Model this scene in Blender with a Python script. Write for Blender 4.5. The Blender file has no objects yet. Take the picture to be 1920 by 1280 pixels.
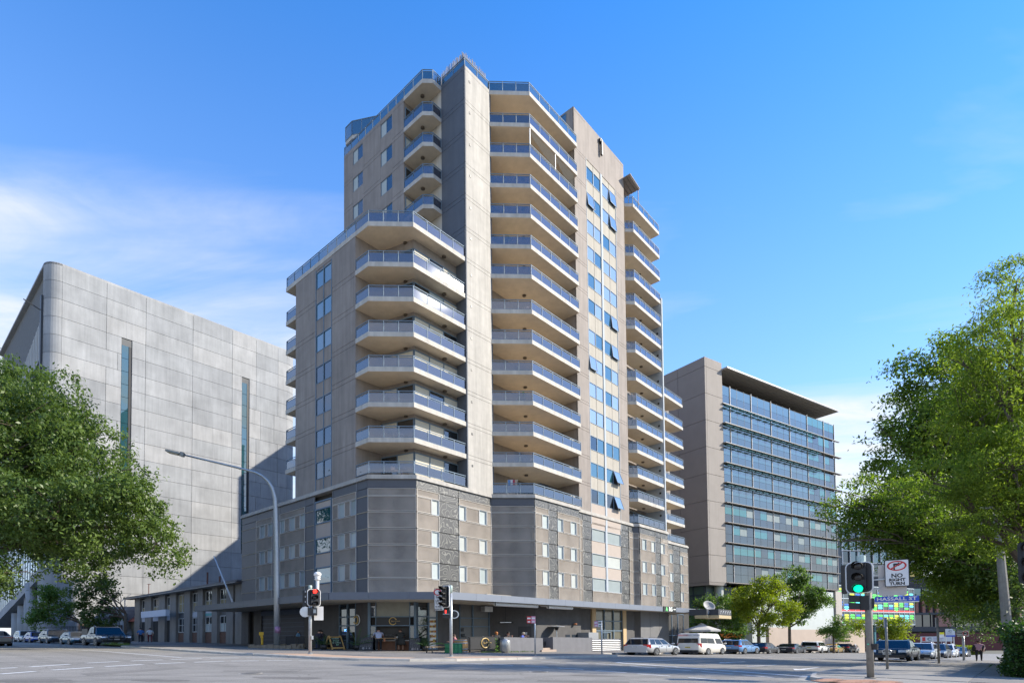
import bpy, bmesh, math, random
import numpy as np
from mathutils import Vector, Matrix
random.seed(7); rng = np.random.default_rng(7)
SC = bpy.context.scene
COL = SC.collection
rad = math.radians

# ------------------------------------------------------------------ camera
EYE = 1.45
F_PX, CX, CY, PITCH, ROLL = 1089.85, 902.8, 1153.05, 0.0355, -0.0082     # in pixels of the 1920x1280 photograph
_cp, _sp, _cr, _sr = math.cos(PITCH), math.sin(PITCH), math.cos(ROLL), math.sin(ROLL)
FW = np.array([0, _cp, _sp]); _U = np.array([0, -_sp, _cp]); _R = np.array([1., 0, 0])
RT = _cr*_R + _sr*_U; UP = -_sr*_R + _cr*_U
cam_d = bpy.data.cameras.new('camera'); cam = bpy.data.objects.new('camera', cam_d); COL.objects.link(cam)
cam_d.sensor_width = 36; cam_d.lens = F_PX/1920*36
cam_d.shift_x = (960-CX)/1920; cam_d.shift_y = (CY-640)/1920
cam_d.clip_start = .1; cam_d.clip_end = 6000
cam.matrix_world = Matrix(((RT[0], UP[0], -FW[0], 0), (RT[1], UP[1], -FW[1], 0), (RT[2], UP[2], -FW[2], EYE), (0, 0, 0, 1)))
SC.camera = cam

# ------------------------------------------------------------------ sun, sky, exposure
SUN_AZ, SUN_EL = 1.0, 31.5          # azimuth from +X towards +Y
S = Vector((math.cos(rad(SUN_EL))*math.cos(rad(SUN_AZ)), math.cos(rad(SUN_EL))*math.sin(rad(SUN_AZ)), math.sin(rad(SUN_EL))))
sl = bpy.data.lights.new('sun', 'SUN'); sl.energy = 2.7; sl.angle = rad(.53); sl.color = (1, .92, .79)
so = bpy.data.objects.new('sun', sl); COL.objects.link(so); so.location = (60, 10, 60)
so.rotation_euler = S.to_track_quat('Z', 'Y').to_euler()

W = bpy.data.worlds.new('World'); SC.world = W; W.use_nodes = True
nt = W.node_tree; nt.nodes.clear()
def wn(t, **k):
    n = nt.nodes.new(t)
    for a, b in k.items(): setattr(n, a, b)
    return n
lk = nt.links.new
sky = wn('ShaderNodeTexSky', sky_type='NISHITA', sun_disc=False)
sky.sun_elevation = rad(SUN_EL); sky.sun_rotation = rad(90-SUN_AZ)
sky.altitude = 10; sky.air_density = 1.0; sky.dust_density = .12; sky.ozone_density = 3.2
hs = wn('ShaderNodeHueSaturation'); hs.inputs['Hue'].default_value = .507; hs.inputs['Saturation'].default_value = 1.46; hs.inputs['Value'].default_value = .93
lk(sky.outputs[0], hs.inputs['Color'])
tc = wn('ShaderNodeTexCoord'); sep = wn('ShaderNodeSeparateXYZ'); lk(tc.outputs['Generated'], sep.inputs[0])
def mth(op, a, b=None, clamp=False):
    n = wn('ShaderNodeMath', operation=op); n.use_clamp = clamp
    for i, q in enumerate((a, b)):
        if q is None: continue
        if isinstance(q, (int, float)): n.inputs[i].default_value = q
        else: lk(q, n.inputs[i])
    return n.outputs[0]
den = mth('ADD', mth('MAXIMUM', sep.outputs['Z'], 0.0), .14)
cmb = wn('ShaderNodeCombineXYZ'); lk(mth('DIVIDE', sep.outputs['X'], den), cmb.inputs[0]); lk(mth('DIVIDE', sep.outputs['Y'], den), cmb.inputs[1])
mp = wn('ShaderNodeMapping'); mp.inputs['Rotation'].default_value = (0, 0, rad(18)); mp.inputs['Scale'].default_value = (.34, .95, 1); mp.inputs['Location'].default_value = (15.07, 25.41, 7.7)
lk(cmb.outputs[0], mp.inputs[0])
nz = wn('ShaderNodeTexNoise'); nz.inputs['Scale'].default_value = 1.0; nz.inputs['Detail'].default_value = 7; nz.inputs['Roughness'].default_value = .55; nz.inputs['Distortion'].default_value = .6
lk(mp.outputs[0], nz.inputs['Vector'])
thr = mth('ADD', .27, mth('MULTIPLY', sep.outputs['Z'], .40))             # fewer clouds the higher one looks
cm = mth('MULTIPLY', mth('SUBTRACT', nz.outputs['Fac'], thr), 4.6, True)
nz2 = wn('ShaderNodeTexNoise'); nz2.inputs['Scale'].default_value = 4.2; nz2.inputs['Detail'].default_value = 9; nz2.inputs['Roughness'].default_value = .62; nz2.inputs['Distortion'].default_value = .9; lk(mp.outputs[0], nz2.inputs['Vector'])
cm = mth('MULTIPLY', cm, mth('ADD', .34, mth('MULTIPLY', mth('SUBTRACT', nz2.outputs['Fac'], .36), 2.6, True)), True)
hz = mth('POWER', mth('SUBTRACT', 1.0, mth('MULTIPLY', mth('MAXIMUM', sep.outputs['Z'], 0.0), .97), True), 1.9)   # pale air low over the town
mixh = wn('ShaderNodeMixRGB'); lk(mth('MULTIPLY', hz, .90), mixh.inputs[0]); lk(hs.outputs[0], mixh.inputs[1]); mixh.inputs[2].default_value = (2.2, 2.5, 2.75, 1)
mixc = wn('ShaderNodeMixRGB'); lk(cm, mixc.inputs[0]); lk(mixh.outputs[0], mixc.inputs[1]); mixc.inputs[2].default_value = (2.5, 2.55, 2.62, 1)
bg = wn('ShaderNodeBackground'); lk(mixc.outputs[0], bg.inputs['Color']); bg.inputs['Strength'].default_value = .15
wo = wn('ShaderNodeOutputWorld'); lk(bg.outputs[0], wo.inputs[0])
vs = SC.view_settings; vs.view_transform = 'Standard'; vs.look = 'None'; vs.exposure = 1.42; vs.gamma = 1; vs.use_curve_mapping = False
SC.cycles.max_bounces = 7; SC.cycles.transparent_max_bounces = 12; SC.cycles.caustics_reflective = False; SC.cycles.caustics_refractive = False

# ------------------------------------------------------------------ frames of reference
YAW, YAW2 = .747765, 1.00076
dR = np.array([math.sin(YAW), math.cos(YAW)]); dL = np.array([-math.cos(YAW), math.sin(YAW)])       # along / away from the right-hand street
dR2 = np.array([math.sin(YAW2), math.cos(YAW2)]); dL2 = np.array([-math.cos(YAW2), math.sin(YAW2)])
ANG = math.atan2(dR[1], dR[0]); ANG2 = math.atan2(dR2[1], dR2[0])
def xy(u, v): p = dR*u + dL*v; return float(p[0]), float(p[1])
def uv(x, y): p = np.array([x, y]); return float(p@dR), float(p@dL)
def ray(px, py): return (px-CX)/F_PX*RT - (py-CY)/F_PX*UP + FW
def v_at(px, py, u): d = ray(px, py); return float((d[:2]*(u/(d[:2]@dR)))@dL)     # where a sight line meets the vertical plane u
def u_at(px, py, v): d = ray(px, py); return float((d[:2]*(v/(d[:2]@dL)))@dR)
def gz(x, y):
    u = x*dR[0] + y*dR[1]
    z = -.025*min(x, 110.) if x >= -25 else .625 + .012*min(-25-x, 95.)
    return z - .0065*min(max(u-45, 0), 115.)
def gzuv(u, v): return gz(*xy(u, v))
def ground(px, py, off=0.):
    d = ray(px, py); t = 30.
    for _ in range(80): t = .5*t + .5*(gz(d[0]*t, d[1]*t)+off-EYE)/d[2]
    return float(d[0]*t), float(d[1]*t)
def at(px, py, Y): d = ray(px, py); t = Y/d[1]; return (float(d[0]*t), float(Y), float(d[2]*t+EYE))

# ------------------------------------------------------------------ mesh builder
class MB:
    def __init__(s): s.v = []; s.f = []; s.m = []
    def add(s, vs, fs, mi=0):
        n = len(s.v); s.v += [tuple(map(float, p)) for p in vs]
        for f in fs: s.f.append(tuple(i+n for i in f)); s.m.append(mi)
        return s
    def box(s, a, b, mi=0):
        x0, y0, z0 = a; x1, y1, z1 = b
        return s.add([(x0,y0,z0),(x1,y0,z0),(x1,y1,z0),(x0,y1,z0),(x0,y0,z1),(x1,y0,z1),(x1,y1,z1),(x0,y1,z1)],
                     [(0,3,2,1),(4,5,6,7),(0,1,5,4),(1,2,6,5),(2,3,7,6),(3,0,4,7)], mi)
    def prism(s, pts, z0, z1, side=0, top=None, bot=None):
        a = sum(pts[i][0]*pts[(i+1)%len(pts)][1]-pts[(i+1)%len(pts)][0]*pts[i][1] for i in range(len(pts)))
        if a < 0: pts = pts[::-1]
        n = len(pts); V = [(p[0],p[1],z0) for p in pts]+[(p[0],p[1],z1) for p in pts]
        s.add(V, [(i,(i+1)%n,(i+1)%n+n,i+n) for i in range(n)], side)
        s.add([(p[0],p[1],z1) for p in pts], [tuple(range(n))], side if top is None else top)
        s.add([(p[0],p[1],z0) for p in pts], [tuple(range(n))[::-1]], side if bot is None else bot)
        return s
    def bar(s, p0, p1, w, h, mi=0):
        p0 = Vector(p0); p1 = Vector(p1); d = (p1-p0).normalized()
        up = Vector((0,0,1)) if abs(d.z) < .95 else Vector((1,0,0))
        r = d.cross(up).normalized(); up = r.cross(d)
        V = []
        for p in (p0, p1):
            for a, b in ((-1,-1),(1,-1),(1,1),(-1,1)): V.append(p + r*(a*w/2) + up*(b*h/2))
        return s.add(V, [(0,1,2,3),(7,6,5,4),(0,4,5,1),(1,5,6,2),(2,6,7,3),(3,7,4,0)], mi)
    def tube(s, pts, rs, n=8, mi=0, caps=True):
        pts = [Vector(p) for p in pts]
        if isinstance(rs, (int, float)): rs = [rs]*len(pts)
        b = len(s.v); ref = None
        for i, p in enumerate(pts):
            d = (pts[min(i+1, len(pts)-1)]-pts[max(i-1, 0)]).normalized()
            if ref is None: ref = Vector((0,0,1)) if abs(d.z) < .9 else Vector((1,0,0))
            r = d.cross(ref).normalized(); q = r.cross(d).normalized(); ref = q
            for k in range(n):
                a = 2*math.pi*k/n; s.v.append(tuple(p + (r*math.cos(a)+q*math.sin(a))*rs[i]))
        for i in range(len(pts)-1):
            for k in range(n):
                s.f.append((b+i*n+k, b+i*n+(k+1)%n, b+(i+1)*n+(k+1)%n, b+(i+1)*n+k)); s.m.append(mi)
        if caps:
            s.f.append(tuple(b+k for k in range(n))[::-1]); s.m.append(mi)
            s.f.append(tuple(b+(len(pts)-1)*n+k for k in range(n))); s.m.append(mi)
        return s
    def lathe(s, prof, c=(0,0,0), n=16, mi=0, axis='z'):
        b = len(s.v)
        for r, z in prof:
            for k in range(n):
                a = 2*math.pi*k/n; p = (r*math.cos(a), r*math.sin(a), z)
                if axis == 'y': p = (p[0], p[2], p[1])
                if axis == 'x': p = (p[2], p[0], p[1])
                s.v.append((p[0]+c[0], p[1]+c[1], p[2]+c[2]))
        for i in range(len(prof)-1):
            for k in range(n):
                q = (b+i*n+k, b+i*n+(k+1)%n, b+(i+1)*n+(k+1)%n, b+(i+1)*n+k)
                s.f.append(q if axis != 'y' else q[::-1]); s.m.append(mi)
        for i, fl in ((0, True), (len(prof)-1, False)):
            if prof[i][0] > 1e-4:
                q = tuple(b+i*n+k for k in range(n))
                if axis == 'y': fl = not fl
                s.f.append(q[::-1] if fl else q); s.m.append(mi)
        return s
    def ell(s, c, r, n=12, m=8, mi=0):
        return s.lathe([(max(1e-5, math.sin(math.pi*i/m)), -math.cos(math.pi*i/m)) for i in range(m+1)], n=n, mi=mi)._last(c, r, n*(m+1))
    def _last(s, c, r, k):
        for i in range(len(s.v)-k, len(s.v)):
            p = s.v[i]; s.v[i] = (p[0]*r[0]+c[0], p[1]*r[1]+c[1], p[2]*r[2]+c[2])
        return s
    def mesh(s, name, mats, off=(0,0,0), smooth=False):
        me = bpy.data.meshes.new(name)
        me.from_pydata([(a-off[0], b-off[1], c-off[2]) for a, b, c in s.v], [], s.f)
        for m in mats: me.materials.append(m)
        me.polygons.foreach_set('material_index', s.m)
        if smooth: me.polygons.foreach_set('use_smooth', [True]*len(s.f))
        me.update(); return me
    def build(s, name, mats, parent=None, off=(0,0,0), loc=None, rotz=0., smooth=False):
        if not isinstance(mats, (list, tuple)): mats = [mats]
        o = bpy.data.objects.new(name, s.mesh(name, mats, off, smooth)); COL.objects.link(o)
        if loc: o.location = loc
        o.rotation_euler[2] = rotz
        if parent: o.parent = parent
        return o
class Face:
    """a vertical wall plane: s runs along it, d out of it"""
    def __init__(s, o, d, n): s.o = o; s.d = d; s.n = n
    def pt(s, a, d, z): return (s.o[0]+s.d[0]*a+s.n[0]*d, s.o[1]+s.d[1]*a+s.n[1]*d, z)
    def box(s, mb, a0, a1, d0, d1, z0, z1, mi=0):
        P = [s.pt(a, d, z) for z in (z0, z1) for a, d in ((a0,d0),(a1,d0),(a1,d1),(a0,d1))]
        fl = (s.d[0]*s.n[1]-s.d[1]*s.n[0]) < 0
        fs = [(0,3,2,1),(4,5,6,7),(0,1,5,4),(1,2,6,5),(2,3,7,6),(3,0,4,7)]
        mb.add(P, [f[::-1] for f in fs] if fl else fs, mi)
def tag(o, label=None, cat=None, group=None, kind=None):
    if label: o['label'] = label
    if cat: o['category'] = cat
    if group: o['group'] = group
    if kind: o['kind'] = kind
    return o
def thing(name, label, cat, loc=(0,0,0), rotz=0., group=None):
    o = bpy.data.objects.new(name, None); COL.objects.link(o); o.empty_display_size = .3
    o.location = loc; o.rotation_euler[2] = rotz
    return tag(o, label, cat, group)
def link(me, name, parent=None, loc=(0,0,0), rotz=0.):
    o = bpy.data.objects.new(name, me); COL.objects.link(o); o.location = loc; o.rotation_euler[2] = rotz
    if parent: o.parent = parent
    return o
KIDS = {}
def copy_tree(o, parent=None, loc=None, rotz=None):
    c = o.copy(); COL.objects.link(c)
    if parent is not None: c.parent = parent
    if loc is not None: c.location = loc
    if rotz is not None: c.rotation_euler[2] = rotz
    for ch in [k for k in o.children]: copy_tree(ch, c)
    return c
# ------------------------------------------------------------------ materials
MATS = {}
def _new(name):
    m = bpy.data.materials.new(name); m.use_nodes = True; t = m.node_tree
    return m, t, t.nodes['Principled BSDF'], t.nodes['Material Output']
def mat(name, c, rough=.65, var=.10, scale=1.5, bump=0., metal=0., spec=.5, streak=0., bscale=30., coat=0., grime=0.):
    if name in MATS: return MATS[name]
    m, t, b, out = _new(name); N = t.nodes.new; L = t.links.new
    b.inputs['Base Color'].default_value = (*c, 1); b.inputs['Roughness'].default_value = rough; b.inputs['Metallic'].default_value = metal
    b.inputs['Specular IOR Level'].default_value = spec
    if coat: b.inputs['Coat Weight'].default_value = coat; b.inputs['Coat Roughness'].default_value = .04
    if var or bump or streak or grime:
        g = N('ShaderNodeNewGeometry')
        col = None
        def mulnoise(vec, sc, amt, detail, prev):
            n = N('ShaderNodeTexNoise'); n.inputs['Scale'].default_value = sc; n.inputs['Detail'].default_value = detail; n.inputs['Roughness'].default_value = .6
            L(vec, n.inputs['Vector'])
            r = N('ShaderNodeMapRange'); r.inputs[1].default_value = .25; r.inputs[2].default_value = .75; r.inputs[3].default_value = 1-amt; r.inputs[4].default_value = 1+amt
            L(n.outputs['Fac'], r.inputs[0])
            mx = N('ShaderNodeMixRGB'); mx.blend_type = 'MULTIPLY'; mx.inputs[0].default_value = 1
            if prev is None: mx.inputs[1].default_value = (*c, 1)
            else: L(prev, mx.inputs[1])
            L(r.outputs[0], mx.inputs[2]); return mx.outputs[0]
        if var: col = mulnoise(g.outputs['Position'], scale, var, 6, col)
        if streak:
            mpn = N('ShaderNodeMapping'); mpn.inputs['Scale'].default_value = (1, 1, .08); L(g.outputs['Position'], mpn.inputs[0])
            col = mulnoise(mpn.outputs[0], 2.2, streak, 5, col)
        if grime: col = mulnoise(g.outputs['Position'], .23, grime, 4, col)
        if col: L(col, b.inputs['Base Color'])
        if bump:
            n = N('ShaderNodeTexNoise'); n.inputs['Scale'].default_value = bscale; n.inputs['Detail'].default_value = 4
            L(g.outputs['Position'], n.inputs['Vector'])
            bp = N('ShaderNodeBump'); bp.inputs['Strength'].default_value = bump; bp.inputs['Distance'].default_value = .02
            L(n.outputs['Fac'], bp.inputs['Height']); L(bp.outputs[0], b.inputs['Normal'])
    MATS[name] = m; return m
def glass(name, tint, refl=.25, trans=.5, rough=.02, body=(.02,.03,.035), fk=1.4):
    """a pane: fresnel mirror over a mix of see-through and dark body"""
    if name in MATS: return MATS[name]
    m, t, b, out = _new(name); t.nodes.remove(b); N = t.nodes.new; L = t.links.new
    tr = N('ShaderNodeBsdfTransparent'); tr.inputs[0].default_value = (*tint, 1)
    df = N('ShaderNodeBsdfDiffuse'); df.inputs[0].default_value = (*body, 1)
    gl = N('ShaderNodeBsdfGlossy'); gl.inputs[0].default_value = (.92, .95, 1, 1); gl.inputs['Roughness'].default_value = rough
    m1 = N('ShaderNodeMixShader'); m1.inputs[0].default_value = trans; L(df.outputs[0], m1.inputs[1]); L(tr.outputs[0], m1.inputs[2])
    fr = N('ShaderNodeFresnel'); fr.inputs[0].default_value = 1.5
    ad = N('ShaderNodeMath'); ad.operation = 'MULTIPLY_ADD'; L(fr.outputs[0], ad.inputs[0]); ad.inputs[1].default_value = fk; ad.inputs[2].default_value = refl; ad.use_clamp = True
    g = N('ShaderNodeNewGeometry'); n = N('ShaderNodeTexNoise'); n.inputs['Scale'].default_value = .9; L(g.outputs['Position'], n.inputs[0])
    bp = N('ShaderNodeBump'); bp.inputs['Strength'].default_value = .03; bp.inputs['Distance'].default_value = .05; L(n.outputs['Fac'], bp.inputs['Height']); L(bp.outputs[0], gl.inputs['Normal'])
    m2 = N('ShaderNodeMixShader'); L(ad.outputs[0], m2.inputs[0]); L(m1.outputs[0], m2.inputs[1]); L(gl.outputs[0], m2.inputs[2])
    L(m2.outputs[0], out.inputs[0]); MATS[name] = m; return m
def emit(name, c, s):
    if name in MATS: return MATS[name]
    m, t, b, out = _new(name); b.inputs['Base Color'].default_value = (*[x*.3 for x in c], 1)
    b.inputs['Emission Color'].default_value = (*c, 1); b.inputs['Emission Strength'].default_value = s; MATS[name] = m; return m
def leaf(name, c1, c2, trans=.35, rough=.45):
    if name in MATS: return MATS[name]
    m, t, b, out = _new(name); N = t.nodes.new; L = t.links.new
    at_ = N('ShaderNodeAttribute'); at_.attribute_name = 'tone'
    mx = N('ShaderNodeMixRGB'); mx.inputs[1].default_value = (*c1, 1); mx.inputs[2].default_value = (*c2, 1); L(at_.outputs['Fac'], mx.inputs[0])
    L(mx.outputs[0], b.inputs['Base Color']); b.inputs['Roughness'].default_value = rough; b.inputs['Specular IOR Level'].default_value = .35
    tl = N('ShaderNodeBsdfTranslucent'); hsn = N('ShaderNodeHueSaturation'); hsn.inputs['Value'].default_value = 2.1; hsn.inputs['Saturation'].default_value = 1.1; L(mx.outputs[0], hsn.inputs['Color']); L(hsn.outputs[0], tl.inputs[0])
    ms = N('ShaderNodeMixShader'); ms.inputs[0].default_value = trans; L(b.outputs[0], ms.inputs[1]); L(tl.outputs[0], ms.inputs[2]); L(ms.outputs[0], out.inputs[0])
    MATS[name] = m; return m
def contour(name):
    """dark glass cladding etched with contour lines"""
    if name in MATS: return MATS[name]
    m, t, b, out = _new(name); N = t.nodes.new; L = t.links.new
    g = N('ShaderNodeNewGeometry'); oi = N('ShaderNodeObjectInfo')
    ad = N('ShaderNodeVectorMath'); ad.operation = 'ADD'; L(g.outputs['Position'], ad.inputs[0])
    cm_ = N('ShaderNodeCombineXYZ'); ml = N('ShaderNodeMath'); ml.operation = 'MULTIPLY'; ml.inputs[1].default_value = 40; L(oi.outputs['Random'], ml.inputs[0]); L(ml.outputs[0], cm_.inputs[2]); L(cm_.outputs[0], ad.inputs[1])
    n = N('ShaderNodeTexNoise'); n.inputs['Scale'].default_value = .62; n.inputs['Detail'].default_value = 1.6; L(ad.outputs[0], n.inputs['Vector'])
    k = N('ShaderNodeMath'); k.operation = 'MULTIPLY'; k.inputs[1].default_value = 16; L(n.outputs['Fac'], k.inputs[0])
    f = N('ShaderNodeMath'); f.operation = 'PINGPONG'; f.inputs[1].default_value = .5; L(k.outputs[0], f.inputs[0])
    r = N('ShaderNodeMapRange'); r.inputs[1].default_value = .0; r.inputs[2].default_value = .16; r.inputs[3].default_value = 1; r.inputs[4].default_value = 0; L(f.outputs[0], r.inputs[0])
    mx = N('ShaderNodeMixRGB'); mx.inputs[1].default_value = (.085, .083, .078, 1); mx.inputs[2].default_value = (.30, .29, .25, 1); L(r.outputs[0], mx.inputs[0])
    L(mx.outputs[0], b.inputs['Base Color']); b.inputs['Roughness'].default_value = .35; MATS[name] = m; return m
def meshmat(name, c):
    """fine perforated metal: a small-scale dot grid over a warm grey sheet"""
    if name in MATS: return MATS[name]
    m, t, b, out = _new(name); N = t.nodes.new; L = t.links.new
    g = N('ShaderNodeNewGeometry')
    n = N('ShaderNodeTexNoise'); n.inputs['Scale'].default_value = .8; n.inputs['Detail'].default_value = 3; L(g.outputs['Position'], n.inputs[0])
    mp_ = N('ShaderNodeMapping'); mp_.inputs['Scale'].default_value = (14, 14, 14); L(g.outputs['Position'], mp_.inputs[0])
    vo = N('ShaderNodeTexVoronoi'); vo.inputs['Scale'].default_value = 1.; vo.inputs['Randomness'].default_value = 0; L(mp_.outputs[0], vo.inputs['Vector'])
    r = N('ShaderNodeMapRange'); r.inputs[1].default_value = .2; r.inputs[2].default_value = .5; r.inputs[3].default_value = .72; r.inputs[4].default_value = 1.12; L(vo.outputs['Distance'], r.inputs[0])
    r2 = N('ShaderNodeMapRange'); r2.inputs[1].default_value = .3; r2.inputs[2].default_value = .7; r2.inputs[3].default_value = .86; r2.inputs[4].default_value = 1.14; L(n.outputs['Fac'], r2.inputs[0])
    k = N('ShaderNodeMath'); k.operation = 'MULTIPLY'; L(r.outputs[0], k.inputs[0]); L(r2.outputs[0], k.inputs[1])
    mx = N('ShaderNodeMixRGB'); mx.blend_type = 'MULTIPLY'; mx.inputs[0].default_value = 1; mx.inputs[1].default_value = (*c, 1); L(k.outputs[0], mx.inputs[2])
    L(mx.outputs[0], b.inputs['Base Color']); b.inputs['Roughness'].default_value = .7; b.inputs['Specular IOR Level'].default_value = .25
    tr = N('ShaderNodeBsdfTransparent'); ms = N('ShaderNodeMixShader'); ms.inputs[0].default_value = .46; L(b.outputs[0], ms.inputs[1]); L(tr.outputs[0], ms.inputs[2]); L(ms.outputs[0], out.inputs[0]); MATS[name] = m; return m
def brickmat(name, c1, c2, mortar, scale=1., rot=0.):
    if name in MATS: return MATS[name]
    m, t, b, out = _new(name); N = t.nodes.new; L = t.links.new
    tcn = N('ShaderNodeTexCoord'); mp_ = N('ShaderNodeMapping'); mp_.inputs['Rotation'].default_value = (rad(90), 0, rot); L(tcn.outputs['Object'], mp_.inputs[0])
    br = N('ShaderNodeTexBrick'); br.inputs['Color1'].default_value = (*c1, 1); br.inputs['Color2'].default_value = (*c2, 1); br.inputs['Mortar'].default_value = (*mortar, 1)
    br.inputs['Scale'].default_value = scale; br.inputs['Brick Width'].default_value = .24; br.inputs['Row Height'].default_value = .086; br.inputs['Mortar Size'].default_value = .01
    L(mp_.outputs[0], br.inputs['Vector']); L(br.outputs['Color'], b.inputs['Base Color']); b.inputs['Roughness'].default_value = .85; MATS[name] = m; return m
def asphalt(name, c, crack=True):
    if name in MATS: return MATS[name]
    m, t, b, out = _new(name); N = t.nodes.new; L = t.links.new
    g = N('ShaderNodeNewGeometry')
    def noise(sc, d, lo, hi, mpscale=None):
        n = N('ShaderNodeTexNoise'); n.inputs['Scale'].default_value = sc; n.inputs['Detail'].default_value = d; n.inputs['Roughness'].default_value = .65
        src = g.outputs['Position']
        if mpscale:
            q = N('ShaderNodeMapping'); q.inputs['Scale'].default_value = mpscale; q.inputs['Rotation'].default_value = (0, 0, -ANG); L(src, q.inputs[0]); src = q.outputs[0]
        L(src, n.inputs['Vector'])
        r = N('ShaderNodeMapRange'); r.inputs[1].default_value = .3; r.inputs[2].default_value = .7; r.inputs[3].default_value = lo; r.inputs[4].default_value = hi; L(n.outputs['Fac'], r.inputs[0]); return r.outputs[0], n
    a, n1 = noise(55, 3, .55, 1.45); d, _ = noise(.22, 5, .84, 1.14); e, _ = noise(1., 4, .86, 1.1, (.05, 1.1, 1)); 
    k = N('ShaderNodeMath'); k.operation = 'MULTIPLY'; L(a, k.inputs[0]); L(d, k.inputs[1])
    k2 = N('ShaderNodeMath'); k2.operation = 'MULTIPLY'; L(k.outputs[0], k2.inputs[0]); L(e, k2.inputs[1])
    last = k2.outputs[0]
    if crack:
        wv = N('ShaderNodeTexNoise'); wv.inputs['Scale'].default_value = .16; wv.inputs['Detail'].default_value = 5; L(g.outputs['Position'], wv.inputs[0])
        pp = N('ShaderNodeMath'); pp.operation = 'SUBTRACT'; L(wv.outputs['Fac'], pp.inputs[0]); pp.inputs[1].default_value = .5
        ab = N('ShaderNodeMath'); ab.operation = 'ABSOLUTE'; L(pp.outputs[0], ab.inputs[0])
        r = N('ShaderNodeMapRange'); r.inputs[1].default_value = .0; r.inputs[2].default_value = .0035; r.inputs[3].default_value = .62; r.inputs[4].default_value = 1; L(ab.outputs[0], r.inputs[0])
        k3 = N('ShaderNodeMath'); k3.operation = 'MULTIPLY'; L(last, k3.inputs[0]); L(r.outputs[0], k3.inputs[1]); last = k3.outputs[0]
    mx = N('ShaderNodeMixRGB'); mx.blend_type = 'MULTIPLY'; mx.inputs[0].default_value = 1; mx.inputs[1].default_value = (*c, 1); L(last, mx.inputs[2]); L(mx.outputs[0], b.inputs['Base Color'])
    bp = N('ShaderNodeBump'); bp.inputs['Strength'].default_value = .5; bp.inputs['Distance'].default_value = .012; L(n1.outputs['Fac'], bp.inputs['Height']); L(bp.outputs[0], b.inputs['Normal'])
    b.inputs['Roughness'].default_value = .85; b.inputs['Specular IOR Level'].default_value = .3; MATS[name] = m; return m
ASPH = asphalt('asphalt', (.265, .247, .218)); PAVE = asphalt('pavement_asphalt', (.235, .215, .19)); PAVER = mat('terracotta_paving', (.50, .34, .23), .85, .16, 6., .2)
SLAB = asphalt('concrete_paving', (.30, .28, .25)); KERB = mat('kerb_concrete', (.46, .43, .38), .85, .2, 2., .2); EARTH = mat('dry_ground', (.16, .15, .11), .95, .2, .5)
LINE = mat('road_paint', (.72, .72, .70), .7, .22, 5.); RUB = mat('dark_rubber', (.015, .015, .016), .7, .1, 4)
TAUPE = mat('taupe_render', (.285, .245, .212), .8, .08, 1.2, .15, streak=.18, grime=.14); CONC = mat('pale_concrete', (.43, .405, .36), .8, .09, 1.5, .12, streak=.20, grime=.07)
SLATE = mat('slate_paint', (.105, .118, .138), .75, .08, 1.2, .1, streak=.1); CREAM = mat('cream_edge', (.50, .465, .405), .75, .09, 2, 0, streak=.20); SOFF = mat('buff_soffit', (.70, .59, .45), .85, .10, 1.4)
RAIL = mat('blue_grey_metal', (.15, .215, .28), .6, .05, 3, spec=.35); GREYB = mat('pale_blue_render', (.42, .46, .49), .8, .06, 1.5)
BGLASS = glass('balcony_glass', (.62, .60, .66), .10, .58, .03, (.105, .10, .118)); WGLASS = glass('window_glass', (.35, .42, .45), .07, .35, .02, (.018, .024, .03))
SKYGLASS = glass('reflective_glass', (.2, .3, .33), .15, .0, .015, (.02, .085, .10)); SPANGLASS = glass('spandrel_glass', (.2, .2, .2), .08, .0, .03, (.025, .032, .036)); TEAL = glass('teal_glass', (.3, .6, .6), .09, .0, .02, (.03, .17, .165))
ROOFGL = glass('roof_balustrade_glass', (.45, .72, .85), .18, .70, .02, (.05, .16, .22)); CURT = mat('cream_curtain', (.62, .57, .46), .9, .1, 8); DARKIN = mat('dark_interior', (.035, .034, .033), .9, .2, 2)
MESHP = meshmat('perforated_taupe', (.37, .325, .275)); MFRAME = mat('panel_frame', (.52, .48, .42), .55, .05, 4); DECO = contour('etched_contour_panel'); FROST = mat('frosted_glass', (.45, .495, .475), .7, .06, 1.2, spec=.2)
BAYGL = glass('bay_glass', (.2,.3,.33), .30, .0, .03, (.25,.29,.32)); FROSTS = [mat('frosted_tone_%d' % i, c, .7, .08, 1.2, spec=.2) for i, c in enumerate([(.45,.495,.475),(.37,.42,.41),(.48,.50,.46),(.30,.345,.34)])]  # bay glass: pale body colour stands in for reflected cloud
IVORY = mat('ivory_panel', (.44, .405, .34), .85, .06, 1.4, streak=.10, spec=.2); ROSY = mat('shell_panel', (.47, .40, .34), .85, .05, 1.4, spec=.2); CHAR = mat('charcoal_render', (.095, .092, .092), .8, .12, 2, .1, streak=.12); AWN = mat('awning_metal', (.20, .225, .27), .45, .05, 2, metal=.1)
WSOFF = mat('awning_soffit', (.60, .55, .46), .8, .06, 1); STEEL = mat('galvanised_steel', (.42, .44, .45), .42, .14, 6, metal=.55, streak=.15); BLK = mat('black_metal', (.018, .019, .02), .45, .08, 5); WHT = mat('white_paint', (.78, .77, .74), .5, .06, 4)
TIMB = mat('oiled_timber', (.42, .25, .10), .6, .25, 9, .1, streak=.2); YEL = mat('yellow_paint', (.72, .42, .02), .5, .12, 6); RED = mat('red_paint', (.55, .03, .03), .5, .08, 6); GRN = mat('green_paint', (.03, .22, .08), .5, .1, 5)
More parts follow.
